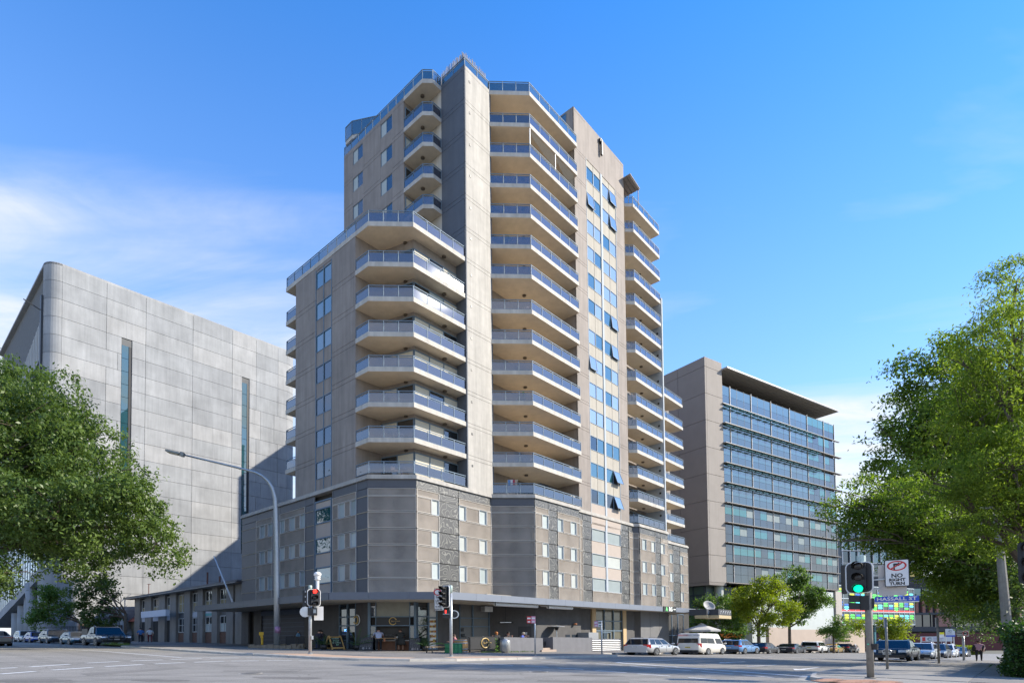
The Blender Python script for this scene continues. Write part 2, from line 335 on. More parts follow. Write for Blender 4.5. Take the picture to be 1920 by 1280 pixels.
BARK = mat('bark', (.12, .092, .068), .95, .35, 7, .8, streak=.2, bscale=14); GOLD = mat('gold_lettering', (.62, .42, .14), .4, .05, 5); LAMPR = mat('dark_lamp', (.10, .075, .05), .5, .1, 6); SILV = mat('aluminium', (.62, .63, .64), .35, .08, 4, metal=.6)
# ------------------------------------------------------------------ apartment tower
LV = [z+EYE for z in (14.6,17.57,20.55,23.55,26.52,29.53,32.5,35.97,38.92,41.99,44.99,48.08,51.1,54.3)]   # top rail of each storey
TU, TV = 31.5, 36.6; TZ = gzuv(TU, TV)+.15
tower = thing('apartment_tower', 'tall beige apartment tower with angular glass-fronted balconies above a dark panelled podium', 'apartment building', (*xy(TU, TV), TZ), ANG)
TOFF = (TU, TV, TZ)
def T(mb, name, mats, parent=None, smooth=False): return mb.build(name, mats, tower if parent is None else parent, off=TOFF, smooth=smooth)
U0 = 28.72; VA = 39.40; UB, VB = 31.55, 36.57; UC = 40.91; UD, VD = 43.84, 33.64; UE = 51.48; V3 = 34.14
UC3 = 63.91; UG, VG = 64.44, 33.61; UH = 72.21; V5 = 36.9; UI = 86.04; VEND = 62.4
r2 = math.sqrt(.5)
FL = Face((U0, 0), (0, 1), (-1, 0)); FCH = Face((U0, VA), (r2, -r2), (-r2, -r2)); FR1 = Face((0, VB), (1, 0), (0, -1))
FC2 = Face((UC, VB), (r2, -r2), (-r2, -r2)); FR2 = Face((0, VD), (1, 0), (0, -1)); FR3 = Face((0, V3), (1, 0), (0, -1))
FC3 = Face((UC3, V3), (r2, -r2), (-r2, -r2)); FR4 = Face((0, VG), (1, 0), (0, -1)); FR5 = Face((0, V5), (1, 0), (0, -1))
PZ = 13.1+EYE; PT = 13.45+EYE
PB = [(U0,VEND),(U0,VA),(UB,VB),(UC,VB),(UD,VD),(UE,VD),(UE,V3),(UC3,V3),(UG,VG),(UH,VG),(UH,V5),(UI,V5),(UI,VEND)]
def inset(poly, d):        # polygons here run so that the inside is on the left when reversed; offset by d towards the inside
    a = sum(poly[i][0]*poly[(i+1)%len(poly)][1]-poly[(i+1)%len(poly)][0]*poly[i][1] for i in range(len(poly)))
    sg = 1 if a > 0 else -1; n = len(poly); out = []
    for i in range(n):
        p0 = Vector(poly[i-1]); p = Vector(poly[i]); p1 = Vector(poly[(i+1)%n])
        e0 = (p-p0).normalized(); e1 = (p1-p).normalized()
        n0 = Vector((-e0.y, e0.x))*sg; n1 = Vector((-e1.y, e1.x))*sg
        b = (n0+n1); b = b/max(.3, b.dot(n0)) if b.length > 1e-5 else n0
        out.append(tuple(p+b*d))
    return out
def off_line(pl, d):       # open polyline shifted to its left by d
    out = []
    for i, p in enumerate(pl):
        p = Vector(p); ns = []
        if i > 0: e = (p-Vector(pl[i-1])).normalized(); ns.append(Vector((-e.y, e.x)))
        if i < len(pl)-1: e = (Vector(pl[i+1])-p).normalized(); ns.append(Vector((-e.y, e.x)))
        b = ns[0] if len(ns) == 1 else (ns[0]+ns[1])/max(.3, (ns[0]+ns[1]).dot(ns[0]))
        out.append(tuple(p+b*d))
    return out
# --- masses
T(MB().prism(inset(PB, .55), TZ-.3, PZ+.02), 'podium_core', [mat('podium_depth', (.085,.078,.07), .9, .25, .9)])
m = MB()
for z in (3.62, 6.55, 9.25, 11.95): m.prism(inset(PB, .42), z+EYE, z+EYE+.62)
T(m, 'floor_slab', [CONC])
m = MB(); m.prism(inset(PB, -.14), PZ, PT-.1, 0); m.prism(inset(PB, -.06), PT-.1, PT+.02, 0); T(m, 'podium_cornice', [CONC])
UF, VF = 37.66, 36.57; UFR = u_at(920.6, 500, VF); V828 = 39.70; UU = 35.87
V667 = v_at(666.5, 600, U0); V554 = v_at(554.4, 700, U0); V757 = v_at(757, 240, UU); V645 = v_at(645, 290, UU)
VR_ = v_at(858, 900, UF); P1 = (u_at(716, 900, V667), V667); P2 = (u_at(777, 900, VR_), VR_)
WTOP = LV[7]-1.0; RTOP = LV[13]-1.0
T(MB().prism([(U0+.1,V554),(U0+.1,V667),P1,P2,(UF+.1,VR_),(46,VR_),(46,V554)], PT, WTOP-.05), 'wing_core', [TAUPE])
T(MB().prism([(UU+.1,V645),(UU+.1,V757),(UF+.12,V757),(UF+.12,V828),(UF+.12,VF+.1),(UFR-.02,VF+.1),(UFR-.02,38.2),(52.4,38.2),(52.4,V645)], WTOP-.3, RTOP-.02), 'upper_core', [TAUPE])
T(MB().prism([(UF+.12,VF+.1),(UFR-.02,VF+.1),(UFR-.02,38.2),(52.4,38.2),(52.4,46),(UF+.12,46)], PT, WTOP-.28), 'middle_core', [TAUPE])
UBAY0 = u_at(1085.5, 940, V3); UBAY1 = u_at(1179.5, 945, V3); BTOP = 57.75+EYE
T(MB().prism([(UBAY0+.12,V3+.12),(UBAY1-.02,V3+.12),(UBAY1-.02,41),(UBAY0+.12,41)], PT-.3, BTOP-.02), 'bay_core', [TAUPE])
T(MB().prism([(UBAY1-.05,36.3),(UH+.1,36.3),(UH+.1,52),(UBAY1-.05,52)], PT-.3, RTOP-.04), 'east_core', [TAUPE])
T(MB().prism([(UH+.05,39.4),(UI-.1,39.4),(UI-.1,52),(UH+.05,52)], PT-.3, WTOP-.04), 'end_core', [TAUPE])
T(MB().prism([(52.3,45),(UBAY1,45),(UBAY1,60),(UU+6,60),(UU+6,V645-.2),(52.3,V645-.2)], PT-.3, RTOP-.06), 'rear_core', [TAUPE])
T(MB().prism([(74.5,75.4),(90,75.4),(90,94),(74.5,94)], PT-6, RTOP+.3), 'rear_wing', [TAUPE]); T(MB().prism([(74.5,52.1),(90,52.1),(90,75.38),(74.5,75.38)], PT-6, 42.3+EYE), 'rear_link', [TAUPE])  # unseen rear blocks, shaped so their shadow falls on the concrete building
# --- wall panels, a recessed joint at every storey
def panels(face, s0, s1, zs, m, d0=0., d1=.1, band=.42, name='wall_panel', gap=.03):
    for a, b in zip(zs[:-1], zs[1:]):
        for lo, hi in (((a, b-band), (b-band, b)) if band else ((a, b),)):
            if hi-lo < .08: continue
            q = MB(); face.box(q, s0, s1, d0, d1, lo+gap/2, hi-gap/2); T(q, name, [m])
FLc = Face((U0+.1, 0), (0, 1), (-1, 0)); FUc = Face((UU+.1, 0), (0, 1), (-1, 0)); FFl = Face((UF+.12, 0), (0, 1), (-1, 0)); FFr = Face((0, VF+.1), (1, 0), (0, -1)); FB = Face((0, V3+.12), (1, 0), (0, -1)); FBL = Face((UBAY0+.12, 0), (0, 1), (-1, 0))
VS0 = v_at(622, 700, U0); VS1 = v_at(592, 700, U0)
wz = [PT+.02]+[z-1.0 for z in LV[1:8]]
panels(FLc, V667, VS0-.02, wz, TAUPE); panels(FLc, VS1+.02, V554, wz, TAUPE)
uz = [WTOP-.2]+[z-1.0 for z in LV[8:14]]
wins = [(v_at(735, 236, UU), v_at(713.6, 236, UU)), (v_at(680, 290, UU), v_at(661.8, 290, UU))]
edges = [V757, wins[0][0], wins[0][1], wins[1][0], wins[1][1], V645]
for i in (0, 2, 4): panels(FUc, edges[i]+.01, edges[i+1]-.01, uz, TAUPE)
for i in (1, 3):
    prev = WTOP-.2
    for k in range(7, 13):
        lo, hi = LV[k]+.17, LV[k]+1.68
        q = MB(); FUc.box(q, edges[i], edges[i+1], 0, .096, prev, lo); T(q, 'wall_panel', [TAUPE]); prev = hi
        w = MB()
        for a in (edges[i], (edges[i]+edges[i+1])/2-.04, edges[i+1]-.08): FUc.box(w, a, a+.08, .002, .05, lo, hi)
        FUc.box(w, edges[i], edges[i+1], .002, .06, lo, lo+.07); FUc.box(w, edges[i], edges[i+1], .002, .05, hi-.07, hi)
        w = T(w, 'window', [RAIL])
        for a, b, mm in ((edges[i]+.08, (edges[i]+edges[i+1])/2-.04, WGLASS), ((edges[i]+edges[i+1])/2+.04, edges[i+1]-.08, FROST if k != 9 else CURT)):
            p = MB(); FUc.box(p, a, b, .004, .03, lo+.07, hi-.07); T(p, 'window_pane', [mm], w).matrix_parent_inverse.identity()
    q = MB(); FUc.box(q, edges[i], edges[i+1], 0, .096, prev, RTOP-.02); T(q, 'wall_panel', [TAUPE])
# the fin between the two faces
fz = [PT+.02]+[z-1.0 for z in LV[1:14]]; fz[-1] = 53.385+EYE
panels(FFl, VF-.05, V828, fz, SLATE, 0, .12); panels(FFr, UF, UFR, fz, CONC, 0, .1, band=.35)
m = MB()
for k in range(0, 13): FFr.box(m, UF+.62, UF+.80, .1, .13, LV[k]+.95, LV[k]+1.15)
T(m, 'vent_outlet', [BLK])
panels(Face((UF+.12, 0), (0, 1), (-1, 0)), V828+.01, V757-.02, uz, CREAM, 0, .1, band=0)
# bay of stacked windows
bz = [PT-.28]+[z-1.0 for z in LV[1:14]]+[BTOP]
SB0 = u_at(1107.5, 900, V3); SB1 = u_at(1163, 900, V3); SBm0 = u_at(1134.2, 900, V3); SBm1 = u_at(1137.2, 900, V3)
panels(FB, UBAY0, SB0-.02, bz, TAUPE, 0, .12, band=.3); panels(FB, SB1+.02, UBAY1, bz, TAUPE, 0, .12, band=.3); panels(FBL, V3-.0, 38.0, [bz[0], bz[-1]], TAUPE, 0, .12, band=0)
q = MB(); FB.box(q, SB0-.02, SB1+.02, 0, .117, LV[12]+2.25, BTOP-.01); T(q, 'wall_panel', [TAUPE])
q = MB(); FB.box(q, SBm0, SBm1, 0, .16, 12.2+EYE, LV[12]+2.25); FB.box(q, SB0-.02, SB0+.05, .06, .14, 12.2+EYE, LV[12]+2.25); FB.box(q, SB1-.05, SB1+.02, .06, .14, 12.2+EYE, LV[12]+2.25); T(q, 'mullion', [GREYB])
cols = [(SB0+.06, (SB0+SBm0)/2-.03), ((SB0+SBm0)/2+.03, SBm0-.03), (SBm1+.03, (SBm1+SB1)/2-.03), ((SBm1+SB1)/2+.03, SB1-.06)]
opened = {(11,0),(12,3),(11,3),(7,3),(6,3),(5,0),(1,3),(0,3)}
for k in range(0, 13):
    lo, hi = LV[k]-.05, LV[k]+1.45
    nxt = LV[k+1]-.05 if k < 12 else LV[12]+2.25
    for j, (a, b) in enumerate(cols):
        up = .85 if j > 1 else 0.            # the right pair sits higher
        up = 0.
        q = MB(); FB.box(q, a, b, .02, .085, hi+.05, nxt-.05); T(q, 'infill_panel', [IVORY])
        w = MB()
        for s0, s1, z0, z1 in ((a-.03,a+.03,lo-.05,hi+.05),(b-.03,b+.03,lo-.05,hi+.05),(a,b,lo-.05,lo+.02),(a,b,hi-.02,hi+.05)): FB.box(w, s0, s1, .03, .12, z0, z1)
        w = T(w, 'window', [RAIL])
        if (k, j) in opened:
            p = MB(); hgt = hi-lo; ang = .13 if k > 2 else .34
            A = [FB.pt(a+.03, .12, hi), FB.pt(b-.03, .12, hi), FB.pt(b-.03, .12+hgt*math.sin(ang), hi-hgt*math.cos(ang)), FB.pt(a+.03, .12+hgt*math.sin(ang), hi-hgt*math.cos(ang))]
            B = [(x, y+.05, z-.02) for x, y, z in A]; p.add(A+B, [(3,2,1,0),(4,5,6,7),(0,1,5,4),(1,2,6,5),(2,3,7,6),(3,0,4,7)], 0)
            for i in range(4): p.bar(A[i], A[(i+1)%4], .06, .07, 1)
            T(p, 'window_pane', [BAYGL, RAIL], w)
            p = MB(); FB.box(p, a+.03, b-.03, .015, .03, lo+.02, hi-.02); T(p, 'opening', [DARKIN], w)
        else:
            p = MB(); FB.box(p, a+.03, b-.03, .03, .07, lo+.02, hi-.02); T(p, 'window_pane', [random.choice((BAYGL, BAYGL, SKYGLASS)) if k > 2 else random.choice((SKYGLASS, WGLASS))], w)
q = MB(); FB.box(q, SB0, SB1, .0, .10, 12.2+EYE, LV[0]-.1); T(q, 'wall_panel', [ROSY])
q = MB(); c = FB.pt((SBm0+SBm1)/2-.1, .35, BTOP-1.4); q.box((c[0]-.12,c[1]-.1,c[2]-.9),(c[0]+.12,c[1]+.12,c[2]+.9)); q.box((c[0]-.3,c[1]-.05,c[2]+.6),(c[0]+.1,c[1]+.3,c[2]+1.),0); T(q, 'flood_light', [BLK])
# window strip in the wing wall
q = MB()
for a in (VS0, (VS0+VS1)/2-.035, VS1-.07): FLc.box(q, a, a+.07, .03, .13, PT+.02, LV[6]+1.75)
T(q, 'mullion', [RAIL])
for k in range(0, 7):
    lo, hi = LV[k]-.05, LV[k]+1.5; nxt = LV[k+1]-.05 if k < 6 else LV[6]+1.75
    for a, b in ((VS0+.07, (VS0+VS1)/2-.035), ((VS0+VS1)/2+.035, VS1-.07)):
        q = MB(); FLc.box(q, a, b, .02, .07, hi+.03, nxt-.03); T(q, 'infill_panel', [TAUPE])
        w = MB()
        for z0 in (lo-.03, hi-.04): FLc.box(w, a, b, .03, .10, z0, z0+.07)
        w = T(w, 'window', [RAIL]); p = MB(); FLc.box(p, a, b, .03, .05, lo+.04, hi-.04); T(p, 'window_pane', [SKYGLASS if k > 3 else WGLASS], w)
    if k == 0:
        for a, b in ((VS0+.07, (VS0+VS1)/2-.035), ((VS0+VS1)/2+.035, VS1-.07)): q = MB(); FLc.box(q, a, b, .02, .07, PT+.02, lo-.03); T(q, 'infill_panel', [TAUPE])
q = MB(); FLc.box(q, VS0-.02, VS1+.02, 0, .097, LV[6]+1.75, WTOP-.04); T(q, 'wall_panel', [TAUPE])

# --- balconies: slab > balustrade, glass_panel, ceiling_light
def balcony(front, counts, back, levels, lights, glassmats, roof=False, slab=True, top=None):
    """front runs with the building on its left"""
    pl = off_line(front, .07); first = None
    gl = []
    rb = MB()
    for i, n in enumerate(counts):
        a, b = Vector(pl[i]), Vector(pl[i+1]); e = (b-a).normalized()
        for z, w, h in ((-.03,.06,.06),(-.19,.035,.035),(-.95,.035,.04)):
            rb.bar((*(a-e*.02), z), (*(b+e*.02), z), w, h)
        for j in range(n+1):
            if i and j == 0: continue
            p = a+(b-a)*(j/n); rb.box((p.x-.03,p.y-.03,-1.02),(p.x+.03,p.y+.03,-.02))
        nrm = Vector((-e.y, e.x))
        for j in range(n):
            p = a+(b-a)*(j/n)+e*.05; q = a+(b-a)*((j+1)/n)-e*.05; g = MB()
            A = [(p.x,p.y,-.92),(q.x,q.y,-.92),(q.x+nrm.x*.012,q.y+nrm.y*.012,-.92),(p.x+nrm.x*.012,p.y+nrm.y*.012,-.92)]
            g.add(A+[(x,y,-.22) for x,y,_ in A], [(0,3,2,1),(4,5,6,7),(0,1,5,4),(1,2,6,5),(2,3,7,6),(3,0,4,7)]); gl.append(g)
    sb = MB(); sb.prism(list(front)+list(back), -1.40, -1.0, 0, 1, 1)
    off = (TU, TV, 0)
    ms = sb.mesh('balcony', [CREAM, SOFF], off); mr = rb.mesh('balustrade', [RAIL], off); mg = [g.mesh('glass_panel', [glassmats], off) for g in gl]
    lm = MB().lathe([(.20,-1.43),(.20,-1.51),(.13,-1.56),(.0001,-1.57)], n=10).mesh('ceiling_light', [LAMPR])
    outs = []
    for k in levels:
        s = link(ms, 'balcony', tower, (0, 0, LV[k]-TZ)) if slab else None
        par = s if slab else tower; z = 0 if slab else LV[k]-TZ
        link(mr, 'balustrade', par, (0,0,z))
        for g in mg: link(g, 'glass_panel', par, (0,0,z))
        if slab:
            for (lu, lv) in lights: link(lm, 'ceiling_light', s, (lu-TU, lv-TV, 0))
        outs.append(s)
    return outs
# west stack (on the wing's corner)
V690 = v_at(690.5, 800, U0-.02); fw_ = [(U0-.02, V667), (U0-.02, V690)]
d_ = ray(776.5, 800)[:2]; # chamfer end: on the 45 degree line from the corner
def meet(px, py, p0, dirn):
    d = ray(px, py)[:2]; du, dv = float(d@dR), float(d@dL); a, b = dirn
    t = (p0[0]*dv-p0[1]*du)/(b*du-a*dv); return (p0[0]+a*t, p0[1]+b*t)
W2_ = meet(776.5, 800, (U0-.02, V690), (r2, -r2)); W3_ = (u_at(874.6, 700, W2_[1]), W2_[1])
lw = [(u_at(757,1000,38.6), 38.6)]; lights_w = [(32.2, 38.6), (35.8, 37.5)]
balcony([(U0-.02, V667), (U0-.02, V690), W2_, W3_], (1,3,4), [(UF, VR_), P2, P1], range(1,7), lights_w, BGLASS)
balcony([(U0-.02, V667), (U0-.02, V690), W2_, W3_], (1,3,4), [(UF, VR_), P2, P1], [7], lights_w, BGLASS)
balcony([(U0-.02, V667), (U0-.02, V690), W2_, W3_], (1,3,4), [], [0], [], BGLASS, slab=False)
VE36 = v_at(536.3, 523, U0-.02)
# small balconies at the far end of the wing and the long roof rail
balcony([(U0+1.9, VE36+.9), (U0+.9, VE36), (U0-.02, VE36), (U0-.02, V554)][1:], (1,1), [(U0+2.2, V554), (U0+2.2, VE36+.2)], range(1,7), [], BGLASS)
balcony([(U0+.9, VE36), (U0-.02, VE36), (U0-.02, V667)], (1,8), [(U0+1.0, V667), (U0+1.0, V554), (U0+2.2, V554), (U0+2.2, VE36)], [7], [], ROOFGL)
# upper left stack
UP_ = [(UU-.02, V757), (UU-.02, 40.43), (UU+.71, V828), (UF, V828)]
balcony(UP_, (2,1,1), [(UF, V757)], range(8,13), [(36.75, 41.4)], BGLASS); balcony(UP_, (2,1,1), [(UF, V757)], [13], [(36.75, 41.4)], ROOFGL)
balcony([(UU-.0, V645), (UU-.0, V757)], (8,), [], [13], [], ROOFGL, slab=False)
balcony([(UF+.08, V828), (UF+.08, VF+.02), (UFR, VF+.02)], (2,2), [], [13], [], ROOFGL, slab=False)
# south stack
c1 = (UFR-.05, VF-.02); S2_ = meet(1001.2, 905, c1, (r2, -r2)); S3_ = (u_at(1083.8, 930, S2_[1]), S2_[1])
S3_ = (UBAY0+.02, S2_[1])
ss = [c1, S2_, S3_]; sback = [(S3_[0], 36.9), (49.2, 36.9), (48.2, 37.9), (UFR-.05, 38.1)]
lights_s = [(45.6, 36.0)]
balcony(ss, (3,5), sback, range(1,13), lights_s, BGLASS); balcony(ss, (3,5), sback, [13], lights_s, ROOFGL); balcony(ss, (3,5), [], [0], [], BGLASS, slab=False)
# east stack
e1 = meet(1181, 963, (UG, VG), (r2, -r2)); e3 = (u_at(1246.5, 990, VG), VG)
es = [e1, (UG, VG), e3]; eback = [(e3[0], 35.9), (e1[0], 35.9)]
balcony(es, (2,5), eback, range(1,13), [(68.3, 34.9)], BGLASS); balcony(es, (2,5), eback, [13], [(68.3, 34.9)], ROOFGL); balcony(es, (2,5), [], [0], [], BGLASS, slab=False)
# second fin and end stack
UF2 = u_at(1249.6, 950, VG); q = MB(); q.box((UF2-.28, VG+.02, PT), (UF2, 39.5, LV[10]-.4)); T(q, 'fin_wall', [GREYB])
q = MB()
for k in range(0, 9): q.box((UF2-.32, VG+.55, LV[k]+.9), (UF2-.28, VG+.8, LV[k]+1.15))
T(q, 'vent_outlet', [BLK])
x3 = u_at(1283.6, 950, V5); xs = [(UF2, V5), (x3, V5), (x3, V5+1.5)]
balcony(xs, (5,2), [(x3-.6, 39.3), (UF2, 39.3)], range(1,8), [(80.5, 38.2), (78.5, 38.2)], BGLASS); balcony(xs, (5,2), [], [0], [], BGLASS, slab=False)
# glazing behind the balconies
def doors(pl, counts, levels, head=1.25, nm='balcony_door'):
    for k in levels:
        z0, z1 = LV[k]-.98, LV[k]+head
        for i, n in enumerate(counts):
            a, b = Vector(pl[i]), Vector(pl[i+1]); e = (b-a).normalized(); L = (b-a).length; fc = Face(tuple(a), tuple(e), (e.y, -e.x)); w = MB()
            for j in range(n+1): fc.box(w, max(0, L*j/n-.045), min(L, L*j/n+.045), .02, .10, z0, z1)
            fc.box(w, 0, L, .02, .09, z1-.09, z1); fc.box(w, 0, L, .02, .09, z0, z0+.06); w = T(w, nm, [RAIL])
            for j in range(n):
                p = MB(); fc.box(p, L*j/n+.045, L*(j+1)/n-.045, .03, .05, z0+.06, z1-.09); T(p, 'door_pane', [random.choice((WGLASS, WGLASS, CURT, WGLASS, FROST) if k > 3 else (WGLASS, CURT, CURT))], w)
doors([P1, P2, (UF, VR_)], (2,3), range(0,7)); doors([(42.6, 38.18), (48.2, 38.18)], (3,), range(0,13)); doors([(48.4, 38.18), (52.2, 38.18)], (2,), range(0,13))
doors([(64.2, 36.28), (71.8, 36.28)], (4,), range(0,13)); doors([(73, 39.38), (84.5, 39.38)], (4,), range(0,7)); doors([(UU+.15, V757-.01), (UF-.1, V757-.01)], (1,), range(8,13))
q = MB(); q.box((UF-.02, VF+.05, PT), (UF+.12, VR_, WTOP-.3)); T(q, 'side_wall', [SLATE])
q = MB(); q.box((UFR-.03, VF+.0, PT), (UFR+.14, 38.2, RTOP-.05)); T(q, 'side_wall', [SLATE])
m = MB()
for k in range(0, 13):
    if k in (3, 5, 7, 9, 10): continue
    a = Vector((UFR+.45, 37.0, LV[k]+1.2))
m = MB()
for k in range(1, 13): m.box((44.4, 37.85, LV[k]-.98), (44.75, 38.15, LV[k]+1.6)); m.box((48.2, 37.5, LV[k]-.98), (49.2, 38.19, LV[k]+1.6))
T(m, 'pier', [TAUPE])
for (u_, v_, k) in ((51.6,34.6,0),(51.6,34.7,1),(51.6,34.6,2),(51.6,34.7,4),(51.5,34.7,7),(37.0,37.3,1),(37.0,37.3,3),(36.9,37.4,5),(71.4,35.4,2),(71.4,35.4,5),(71.4,35.4,8),(71.4,35.4,10),(43.0,37.6,6),(43.0,37.6,9)):
    q = MB(); z = LV[k]-1.0+(.62 if u_ > 50 else .02); q.box((u_-.42,v_-.16,z),(u_+.42,v_+.16,z+.66)); a = T(q, 'air_conditioner', [IVORY]); f_ = MB(); f_.lathe([(.24,-.17),(.24,-.18),(.001,-.18)], (u_-.1,v_,z+.33), 14, axis='y'); T(f_, 'fan_grille', [mat('grille_grey', (.12,.12,.12), .6)], a)
# rooftop: penthouse boxes with glass fences, reed screen, pergola, rear terrace
def glassfence(pts, z0, h, n, name='roof_fence', m_=ROOFGL):
    w = MB(); gs = []
    for (a, b), nn in zip(zip(pts[:-1], pts[1:]), n):
        a, b = Vector(a), Vector(b); e = (b-a).normalized(); nr = Vector((-e.y, e.x))
        w.bar((*a, z0+h), (*b, z0+h), .07, .06); w.bar((*a, z0+.04), (*b, z0+.04), .06, .08)
        for j in range(nn+1): p = a+(b-a)*j/nn; w.box((p.x-.03,p.y-.03,z0),(p.x+.03,p.y+.03,z0+h))
        for j in range(nn):
            p = a+(b-a)*j/nn+e*.05; q_ = a+(b-a)*(j+1)/nn-e*.05; g = MB()
            A = [(p.x,p.y,z0+.1),(q_.x,q_.y,z0+.1),(q_.x+nr.x*.012,q_.y+nr.y*.012,z0+.1),(p.x+nr.x*.012,p.y+nr.y*.012,z0+.1)]
            g.add(A+[(x,y,z0+h-.05) for x,y,_ in A], [(0,3,2,1),(4,5,6,7),(0,1,5,4),(1,2,6,5),(2,3,7,6),(3,0,4,7)]); gs.append(g)
    w = T(w, name, [RAIL])
    for g in gs: T(g, 'fence_pane', [m_], w)
ph = (u_at(927.5, 119, 39.6), 39.6); q = MB(); q.box((ph[0], ph[1], RTOP-.1), (ph[0]+8, 46, at(927.5, 131, 1)[2]*0+RTOP+2.75)); T(q, 'penthouse', [CREAM])
glassfence([(ph[0], 46), ph, (ph[0]+8, ph[1])], RTOP+2.75, 1.15, (3,4))
q = MB(); q.box((UBAY0-1.6, 36.2, RTOP), (UBAY0+.1, 44, RTOP+2.4)); T(q, 'penthouse', [TAUPE]); glassfence([(46, 36.4), (50.6, 36.4), (UBAY0+.1, 36.4)], RTOP+1.1, 1.2, (3,2)); glassfence([(UBAY0-.03, 37.9), (UBAY0-.03, 35.1)], BTOP-1.35, 1.1, (2,))
q = MB(); RS = random.Random(3)
for (a, b) in (((UF+.3, V828+.3), (UF+.3, VF+.35)), ((UF+.3, VF+.35), (UFR-.1, VF+.35))):
    a, b = Vector(a), Vector(b); n = 46
    for j in range(n): p = a+(b-a)*j/n; h = 1.75+RS.uniform(-.18, .18); q.tube([(p.x, p.y, RTOP), (p.x+RS.uniform(-.04,.04), p.y+RS.uniform(-.04,.04), RTOP+h)], [.035, .02], 5)
tag(T(q, 'reed_screen', [mat('dry_reed', (.34, .31, .28), .9, .2, 9)]), kind='stuff')
PG = RTOP+2.05; q = MB(); q.add([(UBAY1-.2,33.1,PG+.5),(UBAY1+2.2,33.1,PG),(UBAY1+2.2,36.2,PG),(UBAY1-.2,36.2,PG+.5),(UBAY1-.2,33.1,PG+.6),(UBAY1+2.2,33.1,PG+.1),(UBAY1+2.2,36.2,PG+.1),(UBAY1-.2,36.2,PG+.6)], [(0,3,2,1),(4,5,6,7),(0,1,5,4),(1,2,6,5),(2,3,7,6),(3,0,4,7)])
for i in range(7): q.bar((UBAY1-.2, 33.2+i*.48, PG+.44), (UBAY1+2.2, 33.2+i*.48, PG-.06), .05, .10)
q.bar((UBAY1+2.1,33.3,RTOP),(UBAY1+2.1,33.3,PG),.08,.08); q.box((UBAY1+.05, 34.6, RTOP), (UBAY1+.7, 36.2, PG+.3)); T(q, 'pergola', [mat('pergola_grey', (.26,.22,.19), .7, .1, 3)])
zq = lambda px, py, u_: float((lambda d: d[2]*(u_/(d[:2]@dR)))(ray(px, py)))+EYE
RTZ = zq(652, 262, UU+.2)+.7; tq = [(UU+.2, v_at(648, 250, UU+.2)), (UU+.2, v_at(660, 240, UU+.2))]; pts = [(UU+2.6, tq[0][1]+.4), tq[0], tq[1], (UU+1.9, tq[1][1]-2.9)]
q = MB(); q.prism(pts+[(UU+3.4, pts[-1][1])], RTZ-1.1, RTZ-.7, 0, 1, 1); q.box((UU+1.2, pts[-1][1], RTOP), (UU+3.5, V645-.3, RTZ-1.1), 2); T(q, 'roof_terrace', [CREAM, SOFF, SLATE])
glassfence(pts, RTZ-.7, zq(660, 227.5, UU+.2)-RTZ+.7, (2,1,3))
# terrace plants and clutter
def tuft(c, h, r, n, m_, name, par=None, rr=None, build=True):
    q = MB(); rr = rr or random
    for i in range(n):
        a = rr.uniform(0, 6.28); b = rr.uniform(.1, 1.); L = h*rr.uniform(.6, 1.1); w = .045*max(.5, h)
        d = Vector((math.cos(a), math.sin(a), 0)); s_ = Vector((-d.y, d.x, 0)); p0 = Vector(c); p1 = p0+d*r*b*.5+Vector((0,0,L*.65)); p2 = p0+d*r*b+Vector((0,0,L*(.95-.55*b)))
        q.add([p0-s_*w*.3, p0+s_*w*.3, p1+s_*w, p1-s_*w, p2], [(0,1,2,3),(3,2,4)])
    return q
LEAFP = mat('potted_leaf', (.07, .15, .03), .5, .3, 9); LEAFY = mat('yellow_green_leaf', (.25, .36, .05), .5, .25, 9)
for (u_, v_, h_, m_) in ((U0+.5, 42.6, 1.2, LEAFP), (U0+.5, 41.7, .9, LEAFP), (31.2, 39.0, .85, LEAFP), (32.0, 38.2, .8, LEAFP), (36.5, 37.2, 1.15, LEAFP), (33, 37.4, .8, LEAFY)):
    par = thing('potted_plant', None, None, (*xy(u_, v_), LV[7]-1.0), 0)
    MB().lathe([(.14,0),(.2,.32),(.17,.32)], n=10).build('pot', [mat('pot_grey', (.3,.28,.26), .8)], par); tuft((0,0,.3), h_, .5, 34, m_, 'leaves').build('leaves', [m_], par)
    tag(par, {42.6:'bushy potted plant by the left end of the terrace rail', 41.7:'low potted plant beside the bushy one on the wing terrace', 39.0:'potted plant behind the corner glass of the wing terrace, left one', 38.2:'potted plant behind the corner glass of the wing terrace, right one', 37.2:'potted plant near the tower wall on the wing terrace', 37.4:'small yellow green potted plant in the middle of the wing terrace'}[v_], 'plant', 'potted plants on the wing terrace')
